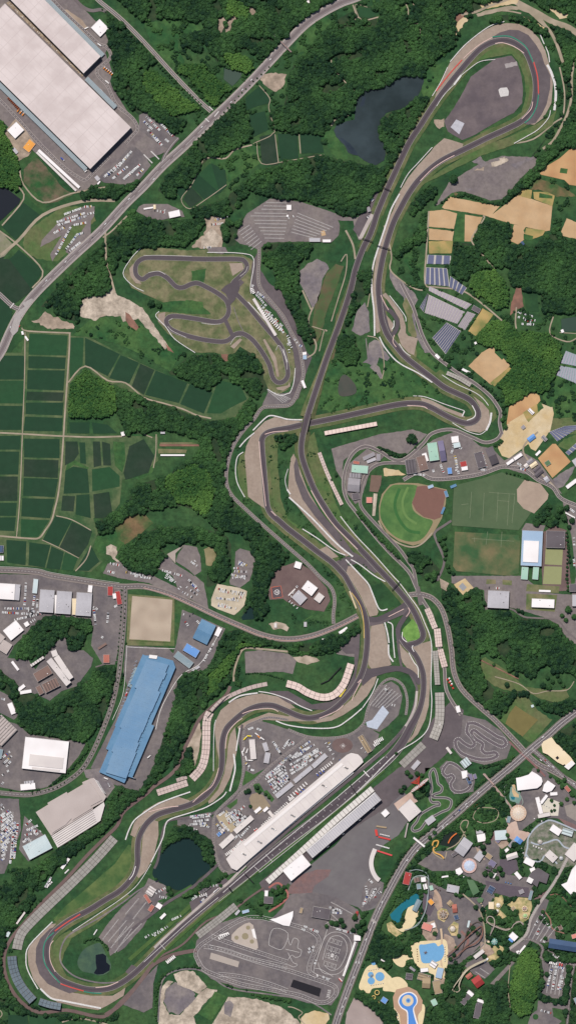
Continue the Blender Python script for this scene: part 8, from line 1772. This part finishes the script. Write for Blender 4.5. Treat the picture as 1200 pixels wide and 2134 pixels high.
TRK = '''team truck behind the pit building|9|1|white|600,1664,640,1630,8
team truck in the north pit yard|8|1|white|668,1606,692,1588,6
team truck in the pit yard beside the blue pair|8|1|blue|658,1616,676,1604,3
team truck in the middle of the pit yard|8|1|blue|624,1652,634,1642,2
team truck standing alone in the pit row|11|1|red|616,1654,620,1650,1
van in the long pit row below the offices|7|1|white|545,1722,600,1672,16
van in the south pit row|7|1|white|470,1782,512,1750,14
team truck in the south pit row|11|1|red|530,1733,538,1728,2
trailer in the pit row near the garden|9|1|silver|575,1698,598,1676,6
trailer parked round the tall paddock office|12|0|white|503,1560,508,1580,1
trailer on the west side of the tall paddock office|12|1|white|505,1561,518,1566,2
trailer under the tall paddock office|13|0|white|512,1577,514,1584,1
trailer at the foot of the tall paddock office|12|0|white|516,1584,528,1585,1
trailer of the bright yellow team|12|0|yellow|508,1541,514,1535,1
trailer lying by the yellow stage|13|0|yellow|513,1533,527,1534,1
trailer at the paddock corner beside the yellow team|12|0|white|530,1526,552,1543,2
trailer on the slanting lane by the yellow team|12|0|orange|534,1530,545,1541,1
hauler in the yard north of the pits|9|1|white|779,1548,798,1538,6
hauler in the second row north of the pits|8|1|white|778,1554,790,1546,4
lorry in the warehouse container yard|9|1|brown|18,202,42,228,9
lorry in the lower container yard|9|1|orange|36,228,52,240,3
lorry on the warehouse side road|10|0|white|178,60,184,57,1
lorry at the north warehouse bend|11|0|white|203,90,213,97,1
lorry beside the warehouse verge|12|0|white|218,166,230,176,1
lorry below the short canopy|9|0|white|208,185,215,192,1
lorry at the south warehouse gate|8|1|white|176,352,181,358,2
lorry stopped in the lower warehouse yard|12|0|blue|125,326,137,337,1
machine on the orange lot|7|1|orange|216,140,236,156,5
van of the row along the works lane|6|1|white|415,1868,432,1862,4
hauler parked by the gravel road|8|0|white|443,1862,452,1853,1
bus waiting on the junction of the works road|10|0|white|670,1332,680,1331,1
bus by the blue factory gate|11|0|white|216,1620,227,1624,1
bus turning at the blue factory foot|11|0|silver|225,1630,230,1640,1
lorry beside the blue factory wall|10|0|white|305,1582,317,1571,1
lorry on the blue factory lane|10|0|red|262,1452,266,1440,1
minibus beside the training course|6|1|white|654,2035,668,2030,1
training truck in the long white row|5.5|1|white|740,1962,715,2034,36
training bike row car|4|1|red|706,2038,712,2045,5
training lorry in the south west corner|7|1|white|455,1956,478,1944,6
transporter row beside the lower practice lane|9|1|white|347,2006,365,1992,6
transporter at the back of the long grey terrace|10|0|white|98,1852,108,1828,2
coach of the row under the round pond|8|1|white|390,1722,412,1732,4
van beside the far kart pits|8|1|white|538,640,585,688,14
coach in the row at the hotel road|9|1|white|1143,2004,1160,2008,5
tanker in the row at the hotel road|9|1|red|1163,2008,1172,2010,2
van in the pit row under the offices|7|1|silver|560,1706,590,1682,8
van in the second pit row under the offices|7|1|white|602,1668,612,1660,4
van near the kart lane corner|7|1|white|524,600,530,612,4'''
for ln in TRK.splitlines():
    lb, l, cr, c, r = ln.split('|'); x0, y0, x1, y1, n = (float(v) for v in r.split(',')); n = int(n); l = float(l); ms = truck_mesh(l, 2.6, TC[c], WHITE)
    a = math.atan2(-(y1 - y0), x1 - x0) + (math.pi / 2 if cr == '1' else 0)
    for i in range(n):
        k = (i + .5) / n; t = thing('truck', f"{c} {lb}", 'truck', X(x0 + (x1 - x0) * k), Y(y0 + (y1 - y0) * k), 1.4, a + rnd.uniform(-.04, .04), f"{c} {lb}s" if n > 1 else None)
        for me in ms: o = bpy.data.objects.new(me.name.split('.')[0], me); col.objects.link(o); o.parent = t
